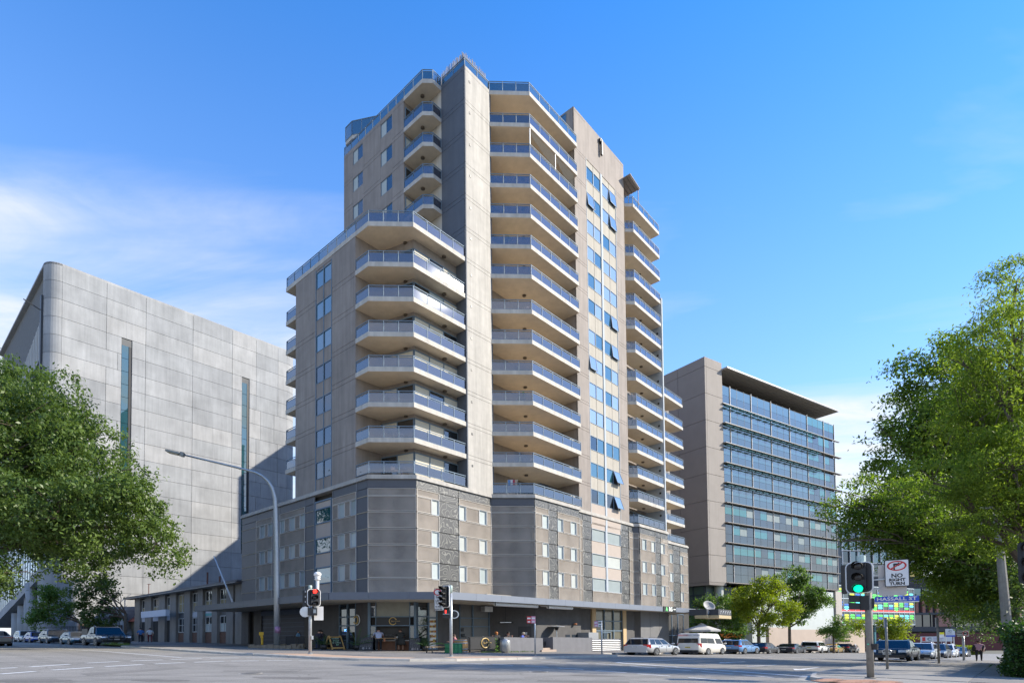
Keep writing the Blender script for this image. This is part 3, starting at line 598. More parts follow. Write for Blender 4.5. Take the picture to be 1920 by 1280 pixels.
# ------------------------------------------------------------------ podium cladding
ROWS = [(3.45,4.83),(4.89,6.26),(6.32,7.60),(7.66,8.95),(9.01,10.35),(10.41,11.69),(11.72,12.33),(12.38,13.09)]
ROWS = [(a+EYE, b+EYE) for a, b in ROWS]
def panel(face, a, b, z0, z1, kind, d=0.):
    q = MB()
    if kind == 'M':
        face.box(q, a, b, d-.0, d+.02, z0, z1, 0); w = .042
        face.box(q, a, a+w, d+.02, d+.06, z0, z1, 1); face.box(q, b-w, b, d+.02, d+.06, z0, z1, 1); face.box(q, a+w, b-w, d+.02, d+.06, z0, z0+w, 1); face.box(q, a+w, b-w, d+.02, d+.06, z1-w, z1, 1)
        T(q, 'mesh_panel', [MESHP, MFRAME])
    elif kind == 'W':
        face.box(q, a+.05, b-.05, d-.16, d-.08, z0+.03, z1-.03, 0); face.box(q, a-.0, a+.05, d-.16, d+.03, z0, z1, 1); face.box(q, b-.05, b, d-.16, d+.03, z0, z1, 1); face.box(q, a+.05, b-.05, d-.16, d+.02, z1-.03, z1+.02, 1); face.box(q, a+.05, b-.05, d-.16, d+.03, z0-.02, z0+.03, 1); T(q, 'frosted_pane', [random.choice(FROSTS), GREYB])
    elif kind == 'G':
        face.box(q, a, b, d-.12, d-.05, z0, z1, 0); T(q, 'window_pane', [SKYGLASS])
    elif kind == 'D': face.box(q, a, b, d-.12, d-.01, z0+.0, z1, 0); T(q, 'etched_panel', [DECO])
    elif kind == 'C': face.box(q, a, b, d-.12, d-.02, z0, z1, 0); T(q, 'ivory_panel', [ROSY])
    elif kind == 'S': face.box(q, a, b, d-.12, d-.01, z0, z1, 0); T(q, 'slate_panel', [mat('slate_panel_dark', (.085,.088,.098), .5, .1, 3)])
def clad(face, win, span, spx):
    """win / span: (kind, px0, px1) columns for the window rows and the rows between, spx turns a pixel column into a position along the face"""
    for i, (z0, z1) in enumerate(ROWS):
        if i == 7:
            for k, a, b in span: panel(face, spx(a), spx(b), z0, z1, 'S' if face in (FCH, FC2, FC3, FL) else 'D')
            continue
        rows = win if i in (1, 3, 5) else span
        for k, a, b in rows:
            A, B = sorted((spx(a), spx(b)))
            panel(face, A, B, z0, z1, k)
def sp(v): return lambda px: u_at(px, 960, v)
clad(FCH, [('M', 0, 4.0)], [('M', 0, 4.0)], lambda s: s)
clad(FR1, [('M',781,808.6),('W',809,823.2),('D',823.8,859.6),('W',860.4,873.5),('M',874,898),('W',898.4,911.8),('M',912.4,920.8)], [('M',781,823),('D',823.8,859.6),('M',860.4,920.8)], sp(VB))
clad(FC2, [('M', 0, 4.13)], [('M', 0, 4.13)], lambda s: s)
clad(FR2, [('M',1003.2,1016),('W',1016.4,1028),('D',1028.6,1044.4),('W',1045,1055),('M',1055.5,1069),('W',1069.4,1079.8),('M',1080.2,1085.6)], [('M',1003.2,1028),('D',1028.6,1044.4),('M',1045,1085.6)], sp(VD))
s3 = sp(V3)
clad(FR3, [('M',1086,1091.4),('D',1092,1108.2)], [('M',1086,1091.4),('D',1092,1108.2)], s3)
clad(FR3, [('D',1163.8,1177.6),('M',1178.4,1186.2)], [('D',1163.8,1177.6),('M',1178.4,1186.2)], s3)
panel(FR3, s3(1109), s3(1163), *ROWS[0], 'M')
for i in range(1, 7):
    for a, b in ((1109, 1134.6), (1137.6, 1163)): panel(FR3, s3(a), s3(b), ROWS[i][0]-.02, ROWS[i][1]+.02, 'W' if i in (1,3,5) else 'C')
q = MB(); FR3.box(q, s3(1134.6), s3(1137.6), -.1, .05, ROWS[1][0], ROWS[6][1]); T(q, 'mullion', [GREYB])
q = MB(); FR3.box(q, s3(1108.6), s3(1163.4), -.1, .01, ROWS[7][0], PZ); T(q, 'wall_panel', [ROSY])
clad(FC3, [('M', 0, .73)], [('M', 0, .73)], lambda s: s)
clad(FR4, [('M',1198.6,1202.4),('W',1203,1210.4),('M',1210.8,1219.6),('W',1220,1227.2),('D',1227.8,1237),('W',1237.4,1244.4),('M',1244.8,1250.9)], [('M',1198.6,1227.2),('D',1227.8,1237),('M',1237.4,1250.9)], sp(VG))
clad(FR5, [('M',1240,1253.6),('W',1254,1260),('D',1260.4,1272.8),('W',1273.4,1278.4),('M',1278.8,1287.6)], [('M',1240,1259.8),('D',1260.4,1272.8),('M',1273.4,1287.6)], sp(V5))
lp = lambda px: v_at(px, 1000, U0)
clad(FL, [('S',453.5,480.6),('M',481,487.4),('W',487.8,497),('M',497.4,503),('W',503.4,511.2),('S',511.8,524.6),('W',525,533.8),('M',534.2,543),('W',543.4,553),('M',553.4,562.6),('W',563,572),('S',572.6,588.6),('M',624,634.6),('W',635,646.4),('M',646.8,657),('W',657.4,668),('S',669,689.2)],
     [('S',453.5,480.6),('M',481,511.2),('S',511.8,524.6),('M',525,572),('S',572.6,588.6),('M',624,668),('S',669,689.2)], lp)
a, b = lp(621.7), lp(590.8); q = MB()
for s0, s1 in ((a, a+.1), (b-.1, b)): FL.box(q, s0, s1, -.1, .05, ROWS[0][0], ROWS[7][0]+.1)
for i in range(1, 7): FL.box(q, a+.1, b-.1, -.1, .045, ROWS[i][0]-.06, ROWS[i][0]+.05)
FL.box(q, a+.1, b-.1, -.1, .045, ROWS[7][0]-.02, ROWS[7][0]+.1); T(q, 'window_frame', [RAIL])
for i in range(0, 7): panel(FL, a+.1, b-.1, ROWS[i][0]+.05, ROWS[i][1]-.01, 'G' if i in (1, 3, 5) else 'C')
q = MB()
for px_ in (481, 511.4, 524.8, 572.3, 588.8, 624, 668.6): FL.box(q, lp(px_)-.05, lp(px_)+.05, -.1, .015, ROWS[0][0], ROWS[7][1])
T(q, 'cover_strip', [mat('strip_grey', (.16,.165,.18), .5)])
# cream-coloured ledges between the dark panels and dark gaps elsewhere come from the row spacing
q = MB()
for i in range(0, 6):
    z = ROWS[i][1]+.005
    for px0, px1 in ((453.5,480.6),(511.8,524.6),(572.6,588.6),(669,689.2)):
        s0, s1 = sorted((lp(px0), lp(px1))); FL.box(q, s0, s1, -.1, .03, z, z+.05)
T(q, 'ledge', [mat('sand_ledge', (.42,.35,.25), .7)])
# ------------------------------------------------------------------ awning over the footpath
ZA0, ZA1 = 2.80+EYE, 3.36+EYE
VAW = 31.6; aw2 = (u_at(839, 1118, VAW), VAW); aw1 = meet(617.6, 1118, aw2, (r2, -r2)); aw0 = (aw1[0], v_at(366, 1142, aw1[0])); aw3 = (u_at(1324, 1147, VAW), VAW)
q = MB(); poly = [aw0, aw1, aw2, aw3, (aw3[0], V5+.1), (UH-.1, V5+.1), (UH-.1, VG+.1), (UG, VG+.1), (UC3, V3+.1), (UE, V3+.1), (UE, VD+.1), (UD, VD+.1), (UC, VB+.1), (UB, VB+.1), (U0+.1, VA), (U0+.1, aw0[1])]
q.prism(poly, ZA0+.05, ZA1-.06, 0, 0, 1); T(q, 'awning', [AWN, WSOFF])
def fascia(p, q_, n, m_=AWN):
    p, q_ = Vector(p), Vector(q_)
    for j in range(n):
        a = p+(q_-p)*j/n; b = p+(q_-p)*(j+1)/n; e = (b-a).normalized(); mb = MB(); fc = Face(tuple(a), tuple(e), (e.y, -e.x)); fc.box(mb, .008, (b-a).length-.008, 0, .09, ZA0, ZA1); T(mb, 'fascia_panel', [m_])
fascia(aw0, aw1, 9, mat('awning_shaded', (.12,.135,.16), .5, .06, 2)); fascia(aw1, aw2, 3, mat('awning_shaded', (.12,.135,.16))); fascia(aw2, aw3, 16)  # left and corner fascia: darker copy, their shade put into the colour
FAW = Face((0, VAW), (1, 0), (0, -1))
TXT = {}
def text(s, size, fc_mat, parent, loc, rot, depth=.01, align='CENTER', name='lettering', font_w=1., bold=0.):
    cu = bpy.data.curves.new(name, 'FONT'); cu.body = s; cu.size = size; cu.align_x = align; cu.align_y = 'CENTER'; cu.extrude = depth; cu.offset = bold; cu.resolution_u = 2
    o = bpy.data.objects.new('tmp', cu); COL.objects.link(o); dg = bpy.context.evaluated_depsgraph_get()
    me = bpy.data.meshes.new_from_object(o.evaluated_get(dg)); bpy.data.objects.remove(o); bpy.data.curves.remove(cu); me.name = name
    me.materials.clear(); me.materials.append(fc_mat)
    for v in me.vertices: v.co.x *= font_w
    t = bpy.data.objects.new(name, me); COL.objects.link(t); t.parent = parent; t.location = loc; t.rotation_euler = rot; return t
def face_text(s, size, m_, face, sc, d, z, parent=None, **k):
    """lettering flat on a wall plane of the tower"""
    p = face.pt(sc, d, z); par = parent or tower; e = Vector((face.d[0], face.d[1])); nn = Vector(face.n)
    rd = Vector((-nn.y, nn.x))     # reading direction for someone facing the wall
    o = text(s, size, m_, par, (p[0]-TU, p[1]-TV, p[2]-TZ), (rad(90), 0, math.atan2(rd.y, rd.x)), **k); return o
GTX = emit('green_sign_light', (.18, .75, .22), .8); WTX = emit('white_sign_light', (.9, .95, .9), .8)
for px0, px1 in ((1242, 1265.5), (1304, 1323)):
    s0, s1 = u_at(px0, 1145, VAW), u_at(px1, 1145, VAW); q = MB(); FAW.box(q, s0, s1, .08, .16, ZA0-.05, ZA1+.06)
    sg = T(q, 'sign_box', [BLK]); L = s1-s0
    face_text('A', .75, GTX, FAW, s0+L*.24, .17, (ZA0+ZA1)/2, sg, name='green_letter'); face_text('RG', .70, WTX, FAW, s0+L*.56, .17, (ZA0+ZA1)/2, sg, name='white_letters'); (lambda b: (FAW.box(b, s0+L*.80, s0+L*.93, .16, .18, (ZA0+ZA1)/2-.02, (ZA0+ZA1)/2+.08), T(b, 'small_mark', [WTX], sg)))(MB())
# awning underside lights / rolled blinds and roof-top bits
for px0, px1 in ((934, 1013), (1033, 1078)):
    s0, s1 = u_at(px0, 1135, VAW), u_at(px1, 1135, VAW); q = MB(); q.tube([(s0, VAW+.35, ZA0-.16), (s1, VAW+.35, ZA0-.16)], .16, 10, 0); q.box((s0, VAW+.5, ZA0-.1), (s1, VAW+1.2, ZA0-.03), 0); q.bar((s0,VAW+.3,ZA0+.05),(s0,VAW+.3,ZA0-.3),.05,.05,1); q.bar((s1,VAW+.3,ZA0+.05),(s1,VAW+.3,ZA0-.3),.05,.05,1); T(q, 'rolled_blind', [WHT, BLK])
q = MB(); p = (u_at(935, 1113, VB-1.2), VB-1.2); q.box((p[0]-2.2, p[1]-.5, ZA1-.03), (p[0]+1.2, p[1]+.6, ZA1+.4), 0); T(q, 'vent_box', [IVORY])
# ------------------------------------------------------------------ street-level shopfronts
ZG = lambda u, v: gzuv(u, v)+.15
def wall(face, s0, s1, m_, name='shop_wall', d=.0, z1=None):
    q = MB(); face.box(q, s0, s1, d-.15, d+.02, TZ-1.2, ZA0+.3 if z1 is None else z1); return T(q, name, [m_])
zb = TZ
def shopwin(face, s0, s1, zr, nb=2, m_=WGLASS, par=None, name='shop_window', fr=RAIL, z1=None, base=None):
    q = MB(); z0 = zb+.05 if base is None else base; z1 = z1 or ZA0+.2; L = s1-s0
    for j in range(nb+1): c = s0+L*j/nb; face.box(q, max(s0, c-.06), min(s1, c+.06), -.1, .10, z0, z1)
    for z in [z0, *zr, z1-.1]: face.box(q, s0, s1, -.1, .09, z, z+.1)
    w = T(q, name, [fr])
    zz = [z0]+list(zr)+[z1-.1]
    for j in range(nb):
        for k in range(len(zz)-1):
            p = MB(); face.box(p, s0+L*j/nb+.06, s0+L*(j+1)/nb-.06, -.06, -.03, zz[k]+.1, zz[k+1]); T(p, 'shop_pane', [m_ if k < len(zz)-2 or len(zz) < 3 else FROST if face is FCH and False else m_], w)
    return w
# chamfer: the coffee window
q = MB()
for s0 in (.0, 3.78): FCH.box(q, s0, s0+.22, -.1, .12, zb, ZA0+.2)
for s0 in (.62, 3.40): FCH.box(q, s0, s0+.07, -.1, .09, zb, ZA0+.2)
for z in (zb+2.05, zb+2.78, ZA0+.12): FCH.box(q, .22, 3.78, -.1, .09, z, z+.08)
fr = T(q, 'shop_frame', [RAIL])
p = MB(); FCH.box(p, .7, 3.4, -.05, -.02, zb+2.86, ZA0+.12); T(p, 'shop_pane', [mat('dusty_pane', (.30,.30,.25), .5, .15, 2)], fr)
p = MB(); FCH.box(p, .69, 3.4, -.05, .03, zb+2.13, zb+2.78); sgn = T(p, 'shop_sign', [BLK])
def ring(face, s, z, r, par, d=.04, w=.045, m_=GOLD, a0=20, a1=340, name='ring_logo'):
    q = MB(); c = [face.pt(s+math.cos(rad(a))*r, d, z+math.sin(rad(a))*r) for a in range(a0, a1+1, 12)]
    q.tube(c, w, 6); return T(q, name, [m_], par)
ring(FCH, 2.05, zb+2.46, .29, sgn); face_text('Exo', .17, GOLD, FCH, 2.05, .05, zb+2.46, sgn); q = MB(); FCH.box(q, 2.22, 2.62, .04, .06, zb+2.45, zb+2.475); T(q, 'logo_stroke', [GOLD], sgn)
p = MB(); FCH.box(p, .22, .62, -.05, -.02, zb+.1, zb+2.05); FCH.box(p, 3.47, 3.78, -.05, -.02, zb+.1, zb+2.05); FCH.box(p, .22, .62, -.05, -.02, zb+2.86, ZA0+.12); FCH.box(p, 3.47, 3.78, -.05, -.02, zb+2.86, ZA0+.12); T(p, 'shop_pane', [WGLASS], fr)
p = MB(); FCH.box(p, .69, 3.4, -.9, -.85, zb, zb+2.1); T(p, 'back_wall', [DARKIN], fr)
p = MB(); FCH.box(p, .75, 3.35, -.35, .0, zb, zb+.82, 0); FCH.box(p, .72, 3.4, -.4, .06, zb+.82, zb+.9, 1); T(p, 'counter', [mat('red_brown_timber', (.20,.085,.04), .6, .2, 6), mat('counter_top', (.5,.48,.44), .5)], fr)
p = MB()
for i in range(9): FCH.box(p, .85+i*.27, 1.02+i*.27, -.8, -.6, zb+1.35, zb+1.35+random.uniform(.12, .3), i % 2)
FCH.box(p, .75, 3.35, -.82, -.55, zb+1.3, zb+1.34, 1); FCH.box(p, 2.2, 2.75, -.3, -.05, zb+.9, zb+1.2, 1); T(p, 'shelf_stock', [mat('jar_brown', (.16,.12,.09), .4, .3, 9), SILV], fr)
# right of the chamfer on the long face
x = lambda px, v=VB: u_at(px, 1180, v)
wall(FR1, UB, x(782), CHAR); shopwin(FR1, x(782), x(803), [zb+2.05, zb+2.8], 1); shopwin(FR1, x(803), x(819), [zb+2.7], 1, m_=WHT)
q = MB(); MENU = [(.55,.30,.08),(.45,.16,.05),(.6,.42,.1),(.25,.1,.06)]
mm = [mat('menu_print_%d' % i, c, .6) for i, c in enumerate(MENU)]
for r_ in range(5):
    for c_ in range(4):
        s0 = x(804.2)+(x(817.8)-x(804.2))*c_/4; q = MB(); FR1.box(q, s0+.05, s0+.28, -.028, -.018, zb+2.35-.42*r_, zb+2.35-.42*r_+random.uniform(.15,.28)); T(q, 'menu_picture', [mm[(r_+c_)%4]])
wall(FR1, x(819), x(861), CHAR); shopwin(FR1, x(861), x(886), [zb+2.0, zb+2.75], 1, m_=mat('grey_film', (.16,.16,.155), .4, .08, 2)); shopwin(FR1, x(886), x(917), [zb+2.0, zb+2.75], 1, m_=mat('grey_film', (.16,.16,.155)))
for i, s_ in enumerate(('BUT', 'FIRST...', 'COFFEE!')): face_text(s_, .42, BLK, FR1, x(862.5), .02, zb+1.72-.5*i, align='LEFT', font_w=.62, bold=.012)
q = MB(); FR1.box(q, x(904), x(906), .02, .08, zb+.75, zb+1.15); T(q, 'door_handle', [SILV]); q = MB(); FR1.box(q, x(902), x(917), .0, .5, ZA0-.55, ZA0-.05); T(q, 'vent_box', [SILV])
wall(FR1, x(917), UC+.02, CHAR); wall(FC2, 0, 4.15, CHAR); wall(FR2, UD, UE, CHAR); wall(FR3, UE, u_at(1108, 1180, V3), CHAR)
q = MB(); FC2.box(q, 2.45, 3.7, .02, .06, zb, zb+2.05); T(q, 'service_door', [mat('dark_door', (.04,.038,.038), .6)]); q = MB(); FC2.box(q, 2.8, 3.3, .06, .075, zb+1.25, zb+1.5); FC2.box(q, 2.6, 3.5, .06, .075, zb+1.1, zb+1.17); T(q, 'door_sign', [mat('grey_notice', (.45,.45,.45), .6)])
q = MB(); FC2.box(q, .55, 1.95, .45, .6, zb+2.35, zb+2.5, 0); FC2.box(q, .7, 1.75, .6, .64, zb+2.39, zb+2.46, 1); FC2.box(q, 1.2, 1.24, .4, .45, zb+2.5, ZA0, 0); T(q, 'strip_heater', [BLK, SILV])
for px0, px1 in ((1060, 1068), (1072, 1086)):
    q = MB(); FR2.box(q, x(px0, VD), x(px1, VD), .02, .05, zb+.4, zb+1.25); T(q, 'small_window', [mat('blue_black', (.03,.04,.055), .3)])
q = MB(); FR2.box(q, x(1090, VD)-.8, x(1108, VD)-.8, .05, 1.4, zb-.2, zb+1.45); T(q, 'meter_cupboard', [mat('cupboard_grey', (.30,.31,.32), .7, .06, 2)])
q = MB(); q.lathe([(.001,0),(.16,.03),(.2,.12),(.12,.2),(.001,.22)], (x(1075, VD), VD-.25, zb+2.2), 12); T(q, 'alarm_bell', [mat('copper_red', (.4,.16,.08), .4)])
# residents' entrance
e0, e1 = u_at(1108, 1180, V3), u_at(1172, 1180, V3); sw = .75
q = MB(); FR3.box(q, e0, e0+sw, -.1, .2, zb+1.45, ZA0+.3); T(q, 'timber_column', [TIMB if False else mat('sand_timber', (.55,.40,.22), .6, .12, 5)]); q = MB(); FR3.box(q, e1-sw, e1, -.1, .2, zb-1.2, ZA0+.3); T(q, 'timber_column', [mat('sand_timber', (.55,.40,.22))])
shopwin(FR3, e0+sw, e1-sw, [zb+1.6, zb+2.7], 3, m_=mat('olive_glass', (.12,.115,.08), .12, .1, 2, spec=.8), name='entrance_glazing', base=zb-.9)
q = MB(); FR3.box(q, e0+2.2, e0+4.0, .0, .11, zb+1.42, zb+1.5); FR3.box(q, e0+2.2, e0+2.28, .0, .11, zb-.9, zb+1.45); FR3.box(q, e0+3.05, e0+3.13, .0, .12, zb-.9, zb+1.45); FR3.box(q, e0+3.92, e0+4.0, .0, .11, zb-.9, zb+1.45); dr = T(q, 'entrance_door', [RAIL])
q = MB(); FR3.box(q, e0+2.5, e0+2.85, .0, .03, zb+.2, zb+.75); FR3.box(q, e0+3.3, e0+3.65, .0, .03, zb+.2, zb+.75); T(q, 'door_notice', [WHT], dr)
wall(FR3, e1, UC3, CHAR); wall(FC3, 0, .75, CHAR); wall(FR4, UG, u_at(1254, 1180, VG), mat('grey_cladding', (.17,.17,.175), .6, .08, 1.2))
q = MB(); FR4.box(q, u_at(1204, 1180, VG), u_at(1214, 1180, VG), .02, .05, zb-.55, zb+.7); T(q, 'small_window', [mat('blue_black', (.03,.04,.055))])
q = MB()
for px_ in (1201, 1219, 1237): FR4.box(q, u_at(px_, 1180, VG)-.02, u_at(px_, 1180, VG)+.02, .02, .026, TZ-1.2, ZA0)
T(q, 'cladding_joint', [BLK]); wall(FR5, UH, UI, mat('restaurant_dark', (.05,.048,.045), .8, .15, 2)); shopwin(FR5, 76, 84, [zb+1.0], 4, base=zb-1.1)
# the shaded left face
xl = lambda px: v_at(px, 1180, U0)
wall(FL, VA, xl(668), CHAR); shopwin(FL, xl(668), xl(637), [zb+2.1, zb+2.85], 2); wall(FL, xl(637), xl(571), CHAR)
for i, (mm_, r_) in enumerate(((WHT, .42), (GOLD, .30))): ring(FL, xl(671)+.1*i, zb+2.6, r_, tower, d=.12+.02*i, w=.05, m_=mm_, a0=90 if i == 0 else 30, a1=290 if i == 0 else 330)
q = MB(); FL.box(q, xl(571), xl(490), -.3, -.1, zb+.2, ZA0+.1); door = T(q, 'roller_door', [mat('navy_door', (.02,.025,.045), .5, .1, 2)])
for i in range(8): q = MB(); FL.box(q, xl(571), xl(490), -.1, -.05, zb+.5+i*.42, zb+.58+i*.42); T(q, 'door_rib', [mat('navy_rib', (.05,.065,.11), .5)], door)
q = MB(); FL.box(q, xl(571), xl(490), -.1, .05, ZA0-.5, ZA0-.1); T(q, 'door_lintel', [mat('deep_blue', (.03,.05,.09), .5)])
wall(FL, xl(490), xl(476), CHAR); wall(FL, xl(476), xl(466), BLK, d=-.8); wall(FL, xl(466), VEND, CHAR)
p = MB(); FL.box(p, xl(653), xl(646), -.02, .02, zb+1.55, zb+1.95); n_ = T(p, 'neon_sign', [mat('neon_back', (.01,.02,.05), .4)]); face_text('PO', .3, emit('blue_neon', (.15, .4, 1.), 1.4), FL, xl(649), .04, zb+1.75, n_)
# ------------------------------------------------------------------ ground, roads, pavements, markings
BREAKS = [((-25,0),(1,0)), ((-120,0),(1,0)), ((110,0),(1,0)), (tuple(dR*45),tuple(dR)), (tuple(dR*160),tuple(dR))]
def drape(bm, off):
    for co, no in BREAKS:
        bmesh.ops.bisect_plane(bm, geom=bm.verts[:]+bm.edges[:]+bm.faces[:], dist=1e-4, plane_co=(*co, 0), plane_no=(*no, 0))
    for v in bm.verts: v.co.z += gz(v.co.x, v.co.y)+off
def sheet(name, polys, off, m, kind='structure', depth=0., uvs=True, parent=None, m_side=None):
    bm = bmesh.new()
    for p in polys:
        P = [xy(*q) if uvs else q for q in p]
        f = bm.faces.new([bm.verts.new((a, b, 0)) for a, b in P]); f.normal_update()
        if f.normal.z < 0: f.normal_flip()
    bmesh.ops.triangulate(bm, faces=[f for f in bm.faces if len(f.verts) > 4])
    if depth:
        r = bmesh.ops.extrude_face_region(bm, geom=bm.faces[:])
        vs_ = [e for e in r['geom'] if isinstance(e, bmesh.types.BMVert)]
        for v in vs_: v.co.z += 0
        base = set(vs_)
        for v in bm.verts:
            if v not in base: v.co.z -= depth
        bmesh.ops.recalc_face_normals(bm, faces=bm.faces[:])
    drape(bm, off)
    me = bpy.data.meshes.new(name); bm.to_mesh(me); bm.free(); me.materials.append(m)
    o = bpy.data.objects.new(name, me); COL.objects.link(o)
    if kind: o['kind'] = kind
    if parent: o.parent = parent
    return o
g = 1800; n = 24; xs_ = np.unique(np.concatenate([np.linspace(-g, g, n), np.linspace(-200, 240, 23)])); ys_ = np.unique(np.concatenate([np.linspace(-300, g, n), np.linspace(-40, 240, 15)]))
bm = bmesh.new(); V = [[bm.verts.new((x_, y_, 0)) for y_ in ys_] for x_ in xs_]
for i in range(len(xs_)-1):
    for j in range(len(ys_)-1): bm.faces.new((V[i][j], V[i+1][j], V[i+1][j+1], V[i][j+1]))
drape(bm, -.06); me = bpy.data.meshes.new('ground'); bm.to_mesh(me); bm.free(); me.materials.append(EARTH); o = bpy.data.objects.new('ground', me); COL.objects.link(o); o['kind'] = 'structure'
KV = 23.4; KN = 6.3
# far kerb line, from up the left street, round the corner and along the right street
FK = [(19.6,190),(19.6,67),(19.2,65.4),(16.6,60.5),(15.9,56),(15.6,47),(16.2,38),(17.3,31.5),(17.6,28.6),(18.6,26.4),(20.6,24.5),(23.2,23.5),(28.5,23.35),(34,23.45),(41.0,23.4),(44.2,26.9),(170,26.9)]
NK = [(170,6.3),(63,6.3),(43,6.6),(33,6.8),(28,6.6),(24.6,5.9),(22.6,4.6),(21.2,2.6),(20.6,0),(20.4,-30)]
sheet('road', [[(-60,-60),(-60,190)]+FK+NK+[(20.4,-60)]], 0., ASPH)
sheet('far_pavement', [[(p[0]+(.0), p[1]) for p in off_line(FK, .16)]+[(170,110),(60,190)]], .15, PAVE, depth=.4)
NKo = off_line(NK, .16)
sheet('near_pavement', [[p for p in NKo]+[(170,-30)]], .15, SLAB, depth=.4)
# kerb stones: each block a piece of its own near the camera
def kerb(line, name):
    par = thing(name, None, None); par['kind'] = 'structure'
    inner = off_line(line, .16)
    cnt = 0
    for i in range(len(line)-1):
        a, b, c, d = [Vector(p) for p in (line[i], line[i+1], inner[i+1], inner[i])]
        L = (b-a).length; near = min((Vector(xy(*a))).length, (Vector(xy(*b))).length) < 75
        k = max(1, int(L/2.4)) if near else max(1, int(L/12))
        for j in range(k):
            t0, t1 = j/k+.004, (j+1)/k-.004
            bm = bmesh.new(); Q = [a+(b-a)*t0, a+(b-a)*t1, d+(c-d)*t1, d+(c-d)*t0]
            P = [xy(*q) for q in Q]
            lo = [bm.verts.new((*p, gz(*p)-.1)) for p in P]; hi = [bm.verts.new((*p, gz(*p)+.152+ (-.02 if m_ < 2 else 0))) for m_, p in enumerate(P)]
            for q in range(4): bm.faces.new((lo[q], lo[(q+1)%4], hi[(q+1)%4], hi[q]))
            bm.faces.new(hi); bmesh.ops.recalc_face_normals(bm, faces=bm.faces[:])
            me = bpy.data.meshes.new('kerbstone'); bm.to_mesh(me); bm.free(); me.materials.append(KERB); o = bpy.data.objects.new('kerbstone', me); COL.objects.link(o); o.parent = par; cnt += 1
kerb(FK, 'far_kerb'); kerb(NK, 'near_kerb')
# gutters, terracotta paving by the corner, darker patches
def gpx(pts, off=0.): return [ground(x_, y_, off) for x_, y_ in pts]
def strip(line, w): return off_line(line, -.02)+off_line(line, -w-.02)[::-1]
for nm, ln in (('far_gutter', FK[4:15]), ('near_gutter', NK[1:9])):
    A, B = off_line(ln, -.0), off_line(ln, -.42)
    sheet(nm, [[A[i], A[i+1], B[i+1], B[i]] for i in range(len(A)-1)], .005, mat('gutter_concrete', (.36,.34,.30), .9, .25, 1.5, .2))
def pav(name, pts, m, off=.154): sheet(name, [pts], off, m)
pav('corner_paving', [(17.7,35),(17.45,31.3),(17.9,28.4),(18.9,26.5),(20.8,24.8),(22.0,25.6),(20.8,26.8),(20.2,29),(20.0,33)], PAVER); pav('corner_paving', [(23.6,23.8),(28.5,23.6),(41,23.65),(41,24.2),(31,24.4),(28,25.2),(25.5,26.0),(23.8,25.2)], PAVER)
pav('kerb_strip_paving', [(16.4,55),(16.0,47),(16.5,38.2),(17.3,37.8),(17.2,48),(17.4,55)], mat('worn_concrete', (.34,.31,.27), .9, .2, 1.2, .2))
for d0, d1 in ((62.5,70),(50,57)): pav('driveway', [(16.5,d0),(28.5,d0+1),(28.5,d1+1),(16.5,d1)], mat('driveway_asphalt', (.10,.10,.10), .9, .15, 1))
tact = thing('tactile_paving', None, None); tact['kind'] = 'structure'
TACT = mat('tactile_terracotta', (.50,.27,.17), .8, .15, 4)
for (x0, y0, cols_, rows_) in ((1545,1276,3,2),(1612,1278,3,2)):
    u0_, v0_ = uv(*ground(x0, y0, .15))
    for i in range(cols_):
        for j in range(rows_):
            q = MB(); c = xy(u0_+i*.62, v0_-j*.62); z = gz(*c)+.156; q.box((c[0]-.28,c[1]-.28,z-.02),(c[0]+.28,c[1]+.28,z+.006))
            for a in range(4):
                for b in range(4): q.lathe([(.035,z+.006),(.025,z+.014)], (c[0]-.21+a*.14, c[1]-.21+b*.14, 0), 6)
            q.build('tactile_tile', [TACT], tact)
slabs = thing('paving_slabs', None, None); slabs['kind'] = 'structure'
rs = random.Random(5)
SLM = [mat('slab_tone_%d' % i, c, .9, .14, 1.3, .15) for i, c in enumerate([(.27,.255,.23),(.235,.225,.21),(.31,.29,.26),(.20,.185,.17)])]
for i in range(16):
    for j in range(3):
        u0_, v0_ = 26+i*2.6, -.9+j*2.3
        if u0_ > 66: continue
        bm = bmesh.new(); P = [xy(a, b) for a, b in ((u0_+.015,v0_+.015),(u0_+2.585,v0_+.015),(u0_+2.585,v0_+2.285),(u0_+.015,v0_+2.285))]
        hi = [bm.verts.new((*p, gz(*p)+.166+rs.uniform(-.004,.004))) for p in P]; lo = [bm.verts.new((*p, gz(*p)+.1)) for p in P]; bm.faces.new(hi)
        for q in range(4): bm.faces.new((lo[q], lo[(q+1)%4], hi[(q+1)%4], hi[q]))
        bmesh.ops.recalc_face_normals(bm, faces=bm.faces[:]); me = bpy.data.meshes.new('paving_slab'); bm.to_mesh(me); bm.free(); me.materials.append(SLM[rs.choice((0,0,1,1,2,3))])
        o = bpy.data.objects.new('paving_slab', me); COL.objects.link(o); o.parent = slabs
